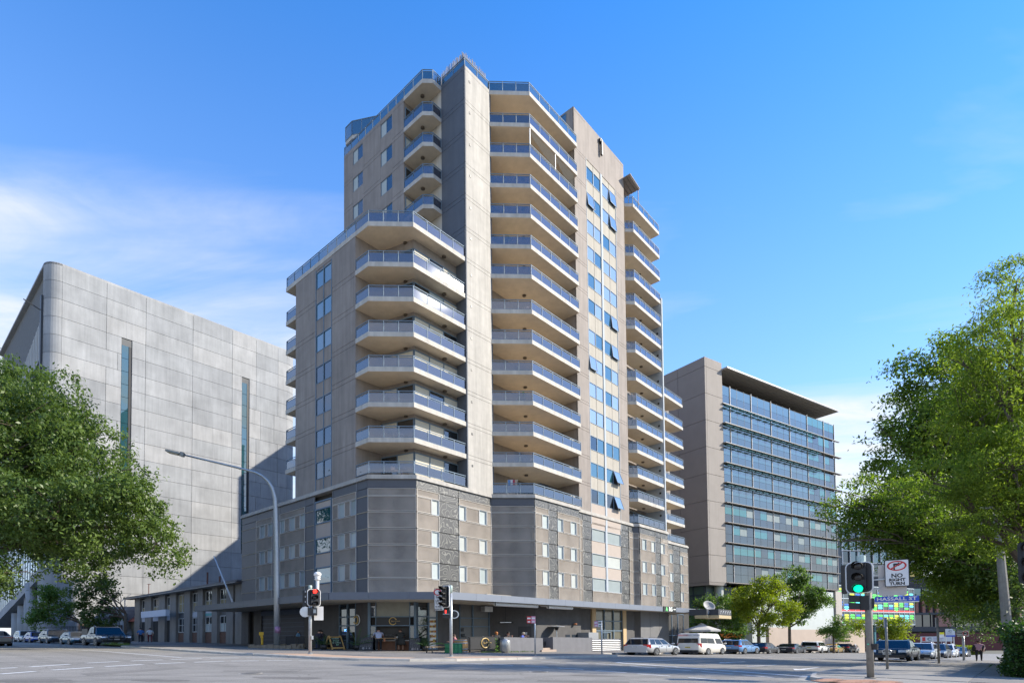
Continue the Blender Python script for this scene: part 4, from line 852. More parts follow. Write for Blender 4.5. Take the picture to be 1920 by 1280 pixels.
# painted lines
def seg(p, q_, w, name='road_line'):
    a, b = Vector(ground(*p)), Vector(ground(*q_)); e = (b-a).normalized(); nn = Vector((-e.y, e.x))*w/2
    sheet(name, [[tuple(a+nn), tuple(b+nn), tuple(b-nn), tuple(a-nn)]], .009, LINE, uvs=False)
for a, b in (((0,1252.5),(31,1251)),((57,1249.5),(131,1244.5)),((162,1242.5),(223,1239.5)),((246,1238.5),(305,1236.3)),((320,1236),(378,1233.6)),((395,1233.5),(447,1232.8)),((462,1232.5),(508,1232.3)),
             ((0,1263),(66,1258)),((98,1255.5),(173,1250.7)),((198,1249),(268,1245)),((290,1244),(346,1241.5)),((364,1241),(420,1239)),((434,1238.6),(485,1238.1)),((500,1238),(547,1237.7)),((560,1238),(605,1238)),
             ((820,1240.6),(857,1241.5)),((866,1242.5),(905,1243.5)),((923,1244.5),(962,1247)),((984,1247.5),(1028,1250)),((1046,1251.5),(1094,1254.5)),((1117,1256.5),(1174,1260.5)),((1195,1262.5),(1258,1267)),((1290,1269.5),(1345,1273.5)),
             ((1015,1239.5),(1050,1241)),((1063,1241.5),(1103,1243)),((1118,1243.5),(1166,1246.5)),((1181,1247.5),(1229,1251.5)),((1246,1253),(1298,1257)),((1315,1258),(1375,1263)),((1392,1264.5),(1450,1269.5))):
    seg(a, b, .20, 'crossing_dash')
seg((15,1209),(165,1219),.13,'edge_line'); seg((165,1219),(340,1232),.16,'edge_line'); seg((340,1232),(520,1231),.12,'edge_line')
seg((1156,1241.5),(1522,1268.5),.34,'stop_line'); seg((1156,1241),(1270,1236),.2,'edge_line'); seg((1270,1236),(1450,1230.5),.2,'edge_line'); seg((1484,1232.5),(1650,1234.5),.14,'lane_line'); seg((1400,1249),(1456,1245.5),.16,'lane_line')
def arrow(c, rot, turn):
    """a straight or left-turn lane arrow lying on the road, pointing along +x before rotation"""
    P = [(-2.6,-.09),(.9,-.09),(.9,-.42),(2.2,0),(.9,.42),(.9,.09),(-2.6,.09)] if not turn else [(-2.4,-.1),(.1,-.1),(.55,.2),(.75,1.0),(1.1,1.0),(.6,1.9),(.1,1.0),(.42,1.0),(.28,.42),(-.05,.1),(-2.4,.1)]
    cs, sn = math.cos(rot), math.sin(rot); sheet('lane_arrow', [[(c[0]+x_*cs-y_*sn, c[1]+x_*sn+y_*cs) for x_, y_ in P]], .009, LINE, uvs=False)
arrow(ground(1372,1241), ANG+math.pi, False); arrow(ground(1512,1253), ANG+math.pi, False); arrow(ground(1640,1242), ANG+math.pi, True)
for p in ((1525,1239.5),(1542,1237.5),(1550,1241.5)): seg(p, (p[0]+6, p[1]), .3, 'road_mark')
def blob(name, px, py, r, asp, m, off=.004, seed=1, n=26, rot=0.):
    rr_ = random.Random(seed); c = ground(px, py); P = []
    for k in range(n): a = 2*math.pi*k/n; R_ = r*(1+rr_.uniform(-.16, .16)); x_, y_ = R_*math.cos(a)*asp, R_*math.sin(a); P.append((c[0]+x_*math.cos(rot)-y_*math.sin(rot), c[1]+x_*math.sin(rot)+y_*math.cos(rot)))
    sheet(name, [P], off, m, uvs=False)
PATCH = asphalt('asphalt_patch', (.21, .195, .172), False); PATCH2 = asphalt('asphalt_patch_pale', (.27, .253, .225), False); STAIN = asphalt('oil_stain', (.19, .175, .155), False)
def patch(pts, m, off=.004): sheet('road_patch', [[ground(*p) for p in pts]], off, m, uvs=False)
patch(((150,1262),(330,1250),(345,1252.5),(165,1266)), PATCH); patch(((700,1262),(980,1266),(985,1272),(700,1267)), PATCH2); patch(((420,1256),(560,1257),(556,1260),(418,1259)), PATCH); patch(((1010,1274),(1180,1277),(1180,1279.5),(1006,1276.5)), PATCH)
for i, (px_, py_, r_, as_) in enumerate(((540,1270,.5,2.2),(880,1256,.4,2.5),(300,1275,.4,2.),(1120,1266,.5,2.),(760,1249,.35,2.4),(60,1275,.6,1.8))): blob('oil_stain', px_, py_, r_, as_, STAIN, .006, i+3)
TRK = asphalt('tyre_polished', (.238, .222, .195), False)
for v_ in (8.6, 10.6, 12.9, 14.9, 17.4, 19.4, 21.2): sheet('tyre_track', [[(-30, v_-.3), (150, v_-.3), (150, v_+.3), (-30, v_+.3)]], .002, TRK)
for u_ in (4.0, 6.0, 8.8, 10.8): sheet('tyre_track', [[(u_-.3, 24), (u_+.3, 24), (u_+.3, 150), (u_-.3, 150)]], .002, TRK)
def manhole(px, py, r=.34, off=.0):
    c = ground(px, py, off); par = thing('manhole_cover', None, None, (*c, gz(*c)+off+.008)); par['kind'] = 'structure'; MB().lathe([(r*1.16,0),(r*1.16,.006),(r*1.02,.006)], n=26).build('ring', [KERB], par); MB().lathe([(r,.0),(r,.008),(.001,.008)], n=26).build('lid', [mat('cast_iron', (.09,.085,.08), .6, .2, 9, .4)], par)
manhole(470, 1262); manhole(1010, 1259); manhole(690, 1222, .3, .15)
# ground-cover weeds and grass on the verge
def grass(name, polys, n, h, m_, label, seed=1):
    r_ = np.random.default_rng(seed); V_ = []; F_ = []
    for poly in polys:
        x0, x1 = min(p[0] for p in poly), max(p[0] for p in poly); y0, y1 = min(p[1] for p in poly), max(p[1] for p in poly)
        for i in range(n):
            u_, v_ = r_.uniform(x0, x1), r_.uniform(y0, y1); a = r_.uniform(0, 6.28); hh = h*r_.uniform(.4, 1.2); P = xy(u_, v_); z = gz(*P)+.15; w = .02
            dx, dy = math.cos(a), math.sin(a); k = len(V_)
            V_ += [(P[0]-dy*w, P[1]+dx*w, z), (P[0]+dy*w, P[1]-dx*w, z), (P[0]+dx*hh*.5, P[1]+dy*hh*.5, z+hh)]; F_.append((k, k+1, k+2))
    me = bpy.data.meshes.new(name); me.from_pydata(V_, [], F_); me.materials.append(m_); o = bpy.data.objects.new(name, me); COL.objects.link(o); tag(o, label, 'grass', kind='stuff'); return o
GRS = mat('weed_green', (.13,.20,.04), .7, .3, 6)
grass('weeds', [[(16.3,60),(17.4,66)]], 420, .28, GRS, 'tufts of weeds growing on the kerb edge of the left street', 2); grass('weeds', [[(23.8,45.2),(24.9,47.4)]], 240, .25, GRS, 'weeds growing round the base of the tall street lamp', 3)
grass('weeds', [[(33.6,31.0),(40.2,31.5)]], 600, .16, GRS, 'low green weeds along the foot of the black cafe barrier', 4)
# ------------------------------------------------------------------ the concrete courthouse block on the left
CV = 104.0
q0 = (u_at(82, 540, CV+1.5), u_at(117.9, 495.4, CV), u_at(538.6, 655.6, CV))
cu0, cu1 = q0[1], q0[2]; d = ray(117.9, 495.4); CTOP = float(d[2]*(CV/(d[:2]@dL)))+EYE
cz = gzuv(24, CV)+.1
court = thing('concrete_building', 'tall windowless pale concrete building with a rounded corner and two narrow window slits', 'building', (*xy(cu0, CV), cz), ANG)
CO = (cu0, CV, cz)
def Cb(mb, name, m, par=None, sm=False): return mb.build(name, m if isinstance(m, list) else [m], par or court, off=CO, smooth=sm)
CC = [mat('court_concrete_%d' % i, c, .85, .15, .30, .08, streak=.13, grime=.13) for i, c in enumerate([(.345,.35,.348),(.308,.315,.317),(.372,.372,.364),(.325,.333,.334)])]
RAD = 2.0; FC_ = Face((0, CV), (1, 0), (0, -1)); JN = mat('joint_dark', (.16,.16,.155), .9)
q = MB(); back = CV+48
arc = [(cu0-RAD*math.sin(rad(a))*1.0, CV+RAD-RAD*math.cos(rad(a))) for a in range(0, 91, 10)]
arc2 = [(cu1+2.2*math.sin(rad(a)), CV+2.2-2.2*math.cos(rad(a))) for a in range(0, 91, 15)]
ca = [(p[0]+.1, p[1]+.12) for p in arc][::-1]+[(p[0]-.12, p[1]+.12) for p in arc2]+[(cu1+2, CV+16), (cu0+7.5, CV+16), (cu0+7.5, back)]
q.prism(ca+[(cu0-RAD+.6, back-6), (cu0-RAD+.6, CV+RAD+.4)], cz+10.6, CTOP-.3); q.prism(ca+[(cu0+5, back), (cu0+5, CV+RAD+.4)], cz-1, cz+10.58); Cb(q, 'core', [JN])
sl_ = [(u_at(226, 800, CV), u_at(246, 800, CV), 648, 1020), (u_at(453, 850, CV), u_at(467, 850, CV), 718, 1010)]
zof = lambda px, py: float((lambda d: d[2]*(CV/(d[:2]@dL)))(ray(px, py)))+EYE
rowh = 2.73; nr = int((CTOP-cz)/rowh)+1; jx = [cu0]+[u_at(p, 800, CV) for p in (197, 271.5, 360.5, 435, 480)]+[cu1-1.9, cu1]
rs = random.Random(11); slit_top = [zof(236, 648), zof(460, 718)]
slit_bot = [zof(236, 1040), zof(460, 1030)]
for r_ in range(nr):
    z1 = CTOP-r_*rowh; z0 = max(cz-.5, z1-rowh)
    if z1 < cz: break
    js = list(jx)
    if r_ in (4, 8, 9): js[1] += 1.6
    if r_ in (5, 6, 10, 12): js[5] += .9; js[6] -= .8
    if r_ in (3, 7): js[4] += .0
    for a, b in zip(js[:-1], js[1:]):
        parts = [(a, b)]
        for (s0, s1, _, _), zt, zb_ in zip(sl_, slit_top, slit_bot):
            if z0 < zt-.3 and z1 > zb_+.3:
                new = []
                for a_, b_ in parts:
                    if s1 <= a_ or s0 >= b_: new.append((a_, b_))
                    else:
                        if s0-a_ > .15: new.append((a_, s0))
                        if b_-s1 > .15: new.append((s1, b_))
                parts = new
        for a_, b_ in parts:
            m = MB(); k_ = max(1, round((b_-a_)/3.1)); 
            FC_.box(m, a_+.025, b_-.025, -.12, rs.uniform(-.004, .004), z0+.025, z1-.025)
            for j in range(1, k_): FC_.box(m, a_+(b_-a_)*j/k_-.012, a_+(b_-a_)*j/k_+.012, 0, .0055, z0+.03, z1-.03, 1)
            Cb(m, 'concrete_panel', [rs.choice(CC), CC[1]])
    m = MB(); k = len(arc)
    for i in range(k-1):
        (a0, b0), (a1, b1) = arc[i], arc[i+1]; m.add([(a0,b0,z0+.025),(a1,b1,z0+.025),(a1,b1,z1-.025),(a0,b0,z1-.025)], [(3,2,1,0)])
    Cb(m, 'curved_panel', [CC[r_ % 3]], sm=True)
    m = MB()
    for i in range(len(arc2)-1):
        (a0, b0), (a1, b1) = arc2[i], arc2[i+1]; m.add([(a0,b0,z0+.025),(a1,b1,z0+.025),(a1,b1,z1-.025),(a0,b0,z1-.025)], [(0,1,2,3)])
    Cb(m, 'curved_panel', [CC[(r_+1) % 3]], sm=True)
q = MB(); q.prism(arc[::-1]+arc2+[(cu1+2.2, CV+16), (cu0+7.5, CV+16), (cu0+7.5, back), (cu0-RAD, back-6)], CTOP-.3, CTOP+.05); Cb(q, 'roof_slab', [CC[2]])
for (s0, s1, _, _), zt, zb_ in zip(sl_, slit_top, slit_bot):
    m = MB(); FC_.box(m, s0, s1, -.118, -.112, zb_, zt); FC_.box(m, s0+(s1-s0)*.70, s0+(s1-s0)*.76, -.11, -.02, zb_, zt); w = Cb(m, 'window_slit', [BLK]); z = zt
    while z > zb_+.5:
        m = MB(); FC_.box(m, s0+.03, s0+(s1-s0)*.66, -.11, -.05, max(zb_, z-2.1)+.03, z-.03); Cb(m, 'window_pane', [SKYGLASS], w); z -= 2.1
# its shaded side up the street: pale ribbed wall with a band of dark windows, sloping top
FS = Face((cu0-RAD+.75, 0), (0, 1), (-1, 0)); v0 = CV+RAD+.3; v1 = back-5; zt0, zt1 = CTOP-6.5, CTOP-16
m = MB(); m.add([FS.pt(v0,.4,cz+17), FS.pt(v1,.4,cz+17), FS.pt(v1,.4,zt1), FS.pt(v0,.4,zt0)], [(3,2,1,0)])
nrib = 34
for i in range(nrib): v_ = v0+(v1-v0)*i/nrib; zt = zt0+(zt1-zt0)*i/nrib; FS.box(m, v_, v_+.09, .4, .5, cz+17, zt-.1)
Cb(m, 'ribbed_wall', [mat('pale_ribbed', (.46,.46,.44), .7, .06, .4)])
m = MB(); b0, b1 = v0+1.5, v0+20
m.add([FS.pt(b0,.52,zt0-15), FS.pt(b1,.52,zt0-21), FS.pt(b1,.52,zt0-13.5), FS.pt(b0,.52,zt0-7)], [(3,2,1,0)], 0); w = Cb(m, 'window_band', [SPANGLASS])
m = MB()
for i in range(10): t = i/9; v_ = b0+(b1-b0)*t; m.bar(FS.pt(v_,.56,zt0-15-6*t), FS.pt(v_,.56,zt0-7-6.5*t), .22, .2)
for h_ in (0, .5, 1): m.bar(FS.pt(b0,.58,zt0-15+8*h_), FS.pt(b1,.58,zt0-21+7.5*h_), .2, .25)
Cb(m, 'mullion', [BLK], w)
m = MB(); FS.box(m, v0-.6, v0+.3, .1, 1.0, cz+20, zt0+1.6); m.bar(FS.pt(v0,1,zt0-.5), FS.pt(v0+.2,3,zt0+.4), .12, .12); Cb(m, 'downpipe', [BLK])
m = MB(); m.add([FS.pt(v0+.5,.6,cz+10.5), FS.pt(v1,.6,cz+4), FS.pt(v1,.6,cz+17.6), FS.pt(v0+.5,.6,cz+17.6)], [(3,2,1,0)]); w = Cb(m, 'glazed_wall', [glass('cyan_glass', (.2,.5,.7), .30, .0, .02, (.03,.22,.36))])
m = MB()
for i in range(22): v_ = v0+.5+(v1-v0-.5)*i/21; m.bar(FS.pt(v_,.66,cz+10.5-6.5*i/21), FS.pt(v_,.66,cz+17.6), .1, .1)
Cb(m, 'mullion', [SILV], w)
m = MB(); m.add([FS.pt(v0-.2,.75,cz+9.2), FS.pt(v1,.75,cz+2.7), FS.pt(v1,.75,cz+4.1), FS.pt(v0-.2,.75,cz+10.6)]+[FS.pt(v0-.2,-3,cz+9.2), FS.pt(v1,-3,cz+2.7), FS.pt(v1,-3,cz+4.1), FS.pt(v0-.2,-3,cz+10.6)], [(0,3,2,1),(0,1,5,4),(4,5,6,7),(0,4,7,3)]); Cb(m, 'sloping_beam', [CC[2]])
for i in range(5):
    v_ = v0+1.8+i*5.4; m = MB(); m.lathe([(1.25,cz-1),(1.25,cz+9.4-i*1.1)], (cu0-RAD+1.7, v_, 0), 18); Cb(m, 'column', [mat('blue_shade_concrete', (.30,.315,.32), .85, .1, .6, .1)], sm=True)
m = MB(); m.tube([(cu0-RAD+.8, v0+4.6, cz-.5), (cu0-RAD+.2, v0+6.2, cz+9)], .75, 12); Cb(m, 'leaning_column', [CC[0]], sm=True)
q = MB(); FC_.box(q, cu0+2.2, cu0+7, -.1, .6, cz-.5, cz+3.3, 0); FC_.box(q, cu0+2.6, cu0+4.2, .6, .62, cz-.5, cz+2.8, 1); Cb(q, 'service_entry', [CC[3], mat('brown_door', (.12,.07,.05), .7)])
for s_ in (cu0+8.5, cu0+13): q = MB(); q.lathe([(.45,cz-1),(.45,cz+4.4)], (s_, CV-.7, 0), 14); Cb(q, 'column', [CC[0]], sm=True)

# ------------------------------------------------------------------ low two-storey brick building beside the tower
LU = 29.6; lz = gzuv(LU, 75)+.12; lv0, lv1 = 63.2, v_at(252.6, 1130, LU)
low = thing('low_office_building', 'low two storey brick office with grey concrete piers and paired sash windows', 'building', (*xy(LU, lv0), lz), ANG)
LO = (LU, lv0, lz); FLo = Face((LU, 0), (0, 1), (-1, 0))
def Lb(mb, name, m, par=None): return mb.build(name, m if isinstance(m, list) else [m], par or low, off=LO)
zof = lambda px, py, u_: float((lambda d: d[2]*(u_/(d[:2]@dR)))(ray(px, py)))+EYE
LT = zof(350, 1100, LU-1.0); h_ = LT-lz
BRK = mat('brown_brick', (.20,.11,.075), .9, .28, 5., .25); PIER = mat('grey_pier', (.235,.22,.20), .85, .1, 1.2, .1, streak=.15); GRYW = mat('grey_wall', (.16,.15,.14), .9, .1, 1.5)
q = MB(); q.box((LU+.05, lv0, lz-1), (LU+14, lv1, LT-.15)); Lb(q, 'wall', [GRYW])
# brick courses as geometry on the lower wall
q = MB(); q.add([(LU-1.3,lv0-.5,LT-.12),(LU-1.3,lv1+1.2,LT-.12),(LU+14,lv1+1.2,LT+.5),(LU+14,lv0-.5,LT+.5),(LU-1.3,lv0-.5,LT-.3),(LU-1.3,lv1+1.2,LT-.3),(LU+14,lv1+1.2,LT-.2),(LU+14,lv0-.5,LT-.2)], [(3,2,1,0),(4,5,6,7),(0,1,5,4),(2,3,7,6),(1,2,6,5),(3,0,4,7)]); Lb(q, 'roof', [mat('slate_roof_edge', (.10,.105,.12), .6)])
q = MB(); FLo.box(q, lv0, lv1+1, 0, 1.28, LT-.42, LT-.31); Lb(q, 'eaves', [mat('eaves_paint', (.36,.34,.31), .8)])
px_p = [(455,441),(437,424),(407,397),(380,370),(356,345),(330,319),(309,297),(283,272),(262,252.5)]      # pier edges read along the wall
pv = [tuple(sorted((v_at(a, 1150, LU-.4), v_at(b, 1150, LU-.4)))) for a, b in px_p]
for a, b in pv: q = MB(); FLo.box(q, a, b, 0, .42, lz-1, LT-.42); Lb(q, 'pier', [PIER])
for i, ((a0, a1), (b0, b1)) in enumerate(zip(pv[:-1], pv[1:])):
    s0, s1 = a1+.02, b0-.02
    if s1-s0 < .8: continue
    fr_m = mat('sash_white', (.50,.50,.48), .6)
    def sash(z0, z1, ca, cb, nm='window'):
        w = MB(); n_ = 2; L_ = s1-s0
        FLo.box(w, s0+.1, s1-.1, .02, .1, z0, z0+.1); FLo.box(w, s0+.1, s1-.1, .02, .1, z1-.1, z1)
        for j in range(3): c_ = s0+.15+(L_-.3)*j/2; FLo.box(w, c_-.06, c_+.06, .02, .11, z0, z1)
        FLo.box(w, s0+.1, s1-.1, .03, .09, (z0+z1)/2-.03, (z0+z1)/2+.04); w = Lb(w, nm, [fr_m])
        for j in range(2):
            for (p0, p1, mm_) in ((z0+.1, (z0+z1)/2-.03, cb), ((z0+z1)/2+.04, z1-.1, ca)):
                p = MB(); FLo.box(p, s0+.21+(L_-.3)*j/2, s0+.09+(L_-.3)*(j+1)/2, .03, .05, p0, p1); Lb(p, 'window_pane', [mm_], w)
    BL = mat('tan_blind', (.30,.25,.14), .8, .08, 3)
    sash(lz+h_*.56, lz+h_*.9, WGLASS if i != 4 else BL, BL)
    if i < 5:
        sash(lz+h_*.18+.1, lz+h_*.46, WGLASS, WGLASS if i > 2 else FROST)
        # brick dado: single bricks laid in rows
        bh = .17; rows_ = int((h_*.18+.1)/bh)+2; q = MB(); off_ = 0
        for r_ in range(rows_):
            z = lz-.4+r_*bh; off_ = .22*(r_ % 2); s_ = s0-off_
            while s_ < s1:
                a_, b_ = max(s0, s_+.01), min(s1, s_+.44-.01)
                if b_-a_ > .05 and z+bh < lz+h_*.18+.1: FLo.box(q, a_, b_, 0, .07+rs.uniform(-.006,.006), z+.01, z+bh-.01)
                s_ += .44
        o = Lb(q, 'brickwork', [BRK]); o['kind'] = 'stuff'
        if i in (2, 3): q = MB(); FLo.box(q, s0+.05, s1-.05, .02, .12, lz+h_*.465, lz+h_*.555); Lb(q, 'signboard', [mat('blank_board', (.48,.49,.53), .6, .08, 2)])
        if i == 2:
            q = MB(); FLo.box(q, s0+.1, s1-.1, .12, .13, lz+h_*.47, lz+h_*.515); Lb(q, 'sign_print', [mat('turquoise_print', (.10,.36,.36), .5, .35, 9)])
    else:
        q = MB(); FLo.box(q, s0+.02, s1-.02, .01, .06, lz-.5, lz+h_*.44); Lb(q, 'doorway', [DARKIN])
        q = MB(); FLo.box(q, s0, s1, .02, .14, lz+h_*.44, lz+h_*.54); Lb(q, 'signboard', [mat('blank_board', (.48,.49,.53))])
q = MB(); FLo.box(q, v_at(312, 1130, LU-2), v_at(266, 1130, LU-2), 1.6, 2.1, lz+h_*.50, lz+h_*.62); Lb(q, 'white_canopy_sign', [mat('canopy_white', (.60,.64,.72), .5, .04, 2)])
q = MB(); FLo.box(q, pv[0][0]-2, pv[0][0]-.02, .02, .08, lz-1, LT-.5); Lb(q, 'brick_end', [BRK])
for px_ in (279, 389, 412): 
    q = MB(); v_ = v_at(px_, 1090, LU+2); q.tube([(LU+2, v_, LT), (LU+2, v_, LT+(2.2 if px_ != 412 else 1.4))], .06 if px_ == 279 else .11, 6)
    if px_ == 279: q.bar((LU+2, v_-.9, LT+2.1), (LU+2, v_+.9, LT+2.2), .05, .05); q.bar((LU+1.7, v_-.3, LT+2.1), (LU+2.3, v_+.3, LT+2.1), .04, .04)
    Lb(q, 'aerial' if px_ == 279 else 'vent_pipe', [mat('rusty_pipe', (.16,.07,.05), .8, .2, 6)])
fp0, fp1 = at(436, 1128, 62), at(401, 1042, 66)
q = MB(); q.tube([(0,0,0), (fp1[0]-fp0[0], fp1[1]-fp0[1], fp1[2]-fp0[2])], [.11, .05], 8); tag(q.build('flagpole', [mat('pole_white', (.62,.62,.62), .5)], loc=fp0, smooth=True), 'slanting white flagpole leaning out above the dark awning', 'flagpole')
# the small red-roofed house and the dark fence past it
hz_ = gzuv(29.5, 102)+.1
house = thing('small_house', 'small cream house with a red tiled roof between the office and the concrete block', 'house', (*xy(30, 100.5), hz_), ANG)
q = MB(); q.box((0,0,0),(6,6,3.2)); q.build('wall', [mat('cream_wall', (.42,.38,.28), .8, .1, 2)], house)
RT_ = mat('red_tile', (.33,.10,.07), .8, .25, 4); q = MB(); q.add([(-.6,-.6,3.1),(6.5,-.6,3.1),(6.5,6.5,3.1),(-.6,6.5,3.1),(3,-.3,6.2),(3,6.2,6.2)], [(0,4,5,3),(1,2,5,4),(0,1,4),(2,3,5),(3,2,1,0)]); q.build('roof', [RT_], house)
q = MB(); q.add([(-.2,-.72,3.2),(2.9,-.42,6.05),(6.1,-.72,3.2)], [(0,2,1)]); q.build('gable', [mat('cream_wall', (.42,.38,.28))], house)
q = MB(); q.box((1,-.04,1.0),(2.2,.0,2.4)); q.box((3.6,-.04,1),(4.8,.0,2.4)); q.build('window', [DARKIN], house)
def slat_fence(name, label, a, b, h, n, m_, cat='fence'):
    a, b = Vector(a), Vector(b); par = thing(name, label, cat, (*a, gz(*a)+.1), math.atan2((b-a).y, (b-a).x)); L = (b-a).length
    me = MB().box((0,-.02,0),(L/n*.86,.02,h)).mesh('fence_board', [m_])
    for i in range(n): link(me, 'fence_board', par, (L*i/n, 0, gz(*(a+(b-a)*i/n))-gz(*a)))
    q = MB(); q.box((0,.02,h*.2),(L,.08,h*.28)); q.box((0,.02,h*.75),(L,.08,h*.83)); q.build('fence_rail', [m_], par)
slat_fence('board_fence', 'dark brown board fence between the brick office and the concrete block', xy(27.5, 99.5), xy(24, 103.2), 2.5, 14, mat('fence_brown', (.05,.035,.035), .8, .2, 6))
def railing(name, label, a, b, h, n, m_):
    a, b = Vector(a), Vector(b); L = (b-a).length; par = thing(name, label, 'fence', (*a, gz(*a)+.12), math.atan2((b-a).y, (b-a).x))
    me = MB().box((-.02,-.02,0),(.02,.02,h)).mesh('baluster', [m_])
    for i in range(n+1): link(me, 'baluster', par, (L*i/n, 0, 0))
    q = MB(); q.box((0,-.025,h-.1),(L,.025,h-.04)); q.box((0,-.025,.15),(L,.025,.2)); q.build('rail', [m_], par)
railing('palisade_fence', 'black metal palisade fence in front of the concrete block', xy(20.2, 101.2), xy(23.6, 101.2), 2.2, 18, BLK)
q = MB(); p = xy(21.5, 101.9); q.box((0,-.15,-.5),(9,.15,1.5)); tag(q.build('garden_wall', [CC[0]], loc=(*xy(20.5, 102.2), gzuv(22,102)+.1), rotz=ANG), 'low pale concrete wall behind the parked cars on the left', 'wall')

# ------------------------------------------------------------------ office block on the right
OY = 100.; d = ray(1330, 1090); OX = float(d[0]*OY/d[1]); 
oz0 = float(ray(1334.5, 1090)[2]*OY/d[1])+EYE; OT = float(ray(1327.4, 668.4)[2]*OY/ray(1327.4, 668.4)[1])+EYE
og = gz(OX, OY)
off_ = thing('office_building', 'glass fronted office block with a brown concrete blade wall and thin flat roof canopy', 'office building', (OX, OY, og), ANG2)
def Ob(mb, name, m, par=None): return mb.build(name, m if isinstance(m, list) else [m], par or off_, off=(0,0,0))
OCONC = mat('brown_grey_concrete', (.30,.265,.232), .8, .07, .5, .1, streak=.06); OCON2 = mat('brown_concrete_blade', (.25,.218,.19), .8, .07, .5, .1)
oz0 -= og; OTL = OT-og; CWD = 4.85; GL0 = .1
jz = [oz0+(OTL-oz0)*i/8.35 for i in range(9)]+[OTL]
q = MB(); q.box((.12,.12,oz0),(CWD-.1,34,OTL-.1)); Ob(q, 'core', [JN])
for a, b in zip(jz[:-1], jz[1:]):
    if b-a < .3: continue
    q = MB(); q.box((.45,0,a+.03),(CWD,.12,b-.03)); Ob(q, 'facade_panel', [OCONC]); q = MB(); q.box((.0,-.0,a+.03),(.40,.12,b-.03)); Ob(q, 'facade_panel', [OCONC])
    for j in range(5): q = MB(); q.box((0,.14+j*5.6,a+.03),(.12,.14+(j+1)*5.6-.06,b-.03)); Ob(q, 'blade_panel', [OCON2])
q = MB(); q.box((0,0,OTL-.03),(CWD,34,OTL+.05)); Ob(q, 'coping', [OCONC]); q = MB(); q.box((.0,.0,oz0-.5),(CWD,20,oz0-.02)); Ob(q, 'soffit', [OCON2])
zoff = lambda px, py: (lambda d: float(d[2]))(ray(px, py))
def on_glass(px, py):     # position along and height on the glass plane
    p0 = np.array([OX, OY]); nn = np.array([-dR2[1], dR2[0]]); d = ray(px, py); t = (p0@nn)/(d[:2]@nn); P = d[:2]*t; return float((P-p0)@dR2), float(d[2]*t+EYE-og)
gl1 = on_glass(1571, 1076)[0]; ztop = on_glass(1357, 722)[1]
fl_y = [722, 763, 793.5, 827, 865.5, 903, 941.8, 979, 1017, 1056, 1092]
fz_ = [on_glass(1361, y_)[1] for y_ in fl_y]
fz_ = [fz_[0]]+[fz_[0]-(fz_[0]-oz0)*i/10. for i in range(1, 11)]
ncol = 18; cw = (gl1-CWD)/ncol
q = MB(); q.box((CWD,.25,oz0),(gl1-.15,30,fz_[0])); Ob(q, 'core', [DARKIN])
rs2 = random.Random(9)
for k in range(10):
    zt, zb_ = fz_[k], fz_[k+1]; H = zt-zb_
    pt = (-.0)
    for j in range(ncol):
        x0 = CWD+j*cw; right = j >= 13
        mv = (SKYGLASS if k < 6 else (TEAL if rs2.random() < (.75 if k == 8 else .35) else SPANGLASS)) if not right else (TEAL if rs2.random() < .6 else SPANGLASS)
        if right and k == 0: mv = TEAL
        if k > 5 and rs2.random() < .14: mv = mat('office_blind', (.22,.27,.27), .4, .1, 2)
        q = MB(); q.box((x0+.05,.0,zb_+H*.46),(x0+cw-.05,.06,zt-.28)); Ob(q, 'vision_pane', [mv])
        q = MB(); q.box((x0+.05,.0,zb_+.22),(x0+cw-.05,.06,zb_+H*.45)); Ob(q, 'spandrel_pane', [glass('violet_spandrel', (.2,.2,.2), .12, 0, .03, (.02,.055,.075)) if k < 6 and not right else SPANGLASS])
    q = MB(); q.box((CWD-.2,-.62 if k else -.3,zb_-.03),(gl1+(1.9 if k < 5 else .4),.1,zb_+.06)); q.box((CWD,-.08,zb_+.06),(gl1,.05,zb_+.17)); Ob(q, 'sun_shelf', [mat('shelf_metal', (.33,.30,.27), .45, .05, 1, metal=.2)])
    if 0 < k < 6:
        for j in range(ncol-3): q = MB(); q.box((CWD+j*cw+.1,-.75,zt-.52),(CWD+(j+1)*cw-.3,-.15,zt-.47)); Ob(q, 'shade_blade', [TEAL])
q = MB()
for j in range(0, ncol+1):
    if j % 3 == 1 or j in (13, 16, ncol): q.box((CWD+j*cw-.06,-.12,oz0),(CWD+j*cw+.06,.05,fz_[0]))
    else: q.box((CWD+j*cw-.022,-.01,oz0),(CWD+j*cw+.022,.05,fz_[0]),1)
Ob(q, 'mullion', [mat('mullion_white', (.42,.41,.40), .5), mat('mullion_dark', (.05,.06,.07), .4)])
q = MB(); q.box((gl1-.15,.2,oz0),(gl1,22,fz_[0]-3.8)); Ob(q, 'end_wall', [SPANGLASS])
cz1 = 50.15; q = MB(); q.box((CWD+.22,-1.0,cz1),(gl1+.45,14,cz1+.28),0); Ob(q, 'roof_canopy', [mat('canopy_edge', (.45,.44,.435), .4)])
for j in range(5):
    for i in range(9): q = MB(); xa = CWD+.35+j*(gl1-CWD)/5; q.box((xa,-.85+i*.92,cz1-.10),(xa+(gl1-CWD)/5-.12,-.85+i*.92+.80,cz1-.01)); Ob(q, 'soffit_board', [mat('canopy_soffit', (.33,.29,.245), .6, .06, 1)])
q = MB(); q.box((CWD-.3,9.5,fz_[0]-1),(gl1-8,13.5,cz1)); Ob(q, 'plant_level', [mat('plant_grey', (.20,.19,.18), .8)])
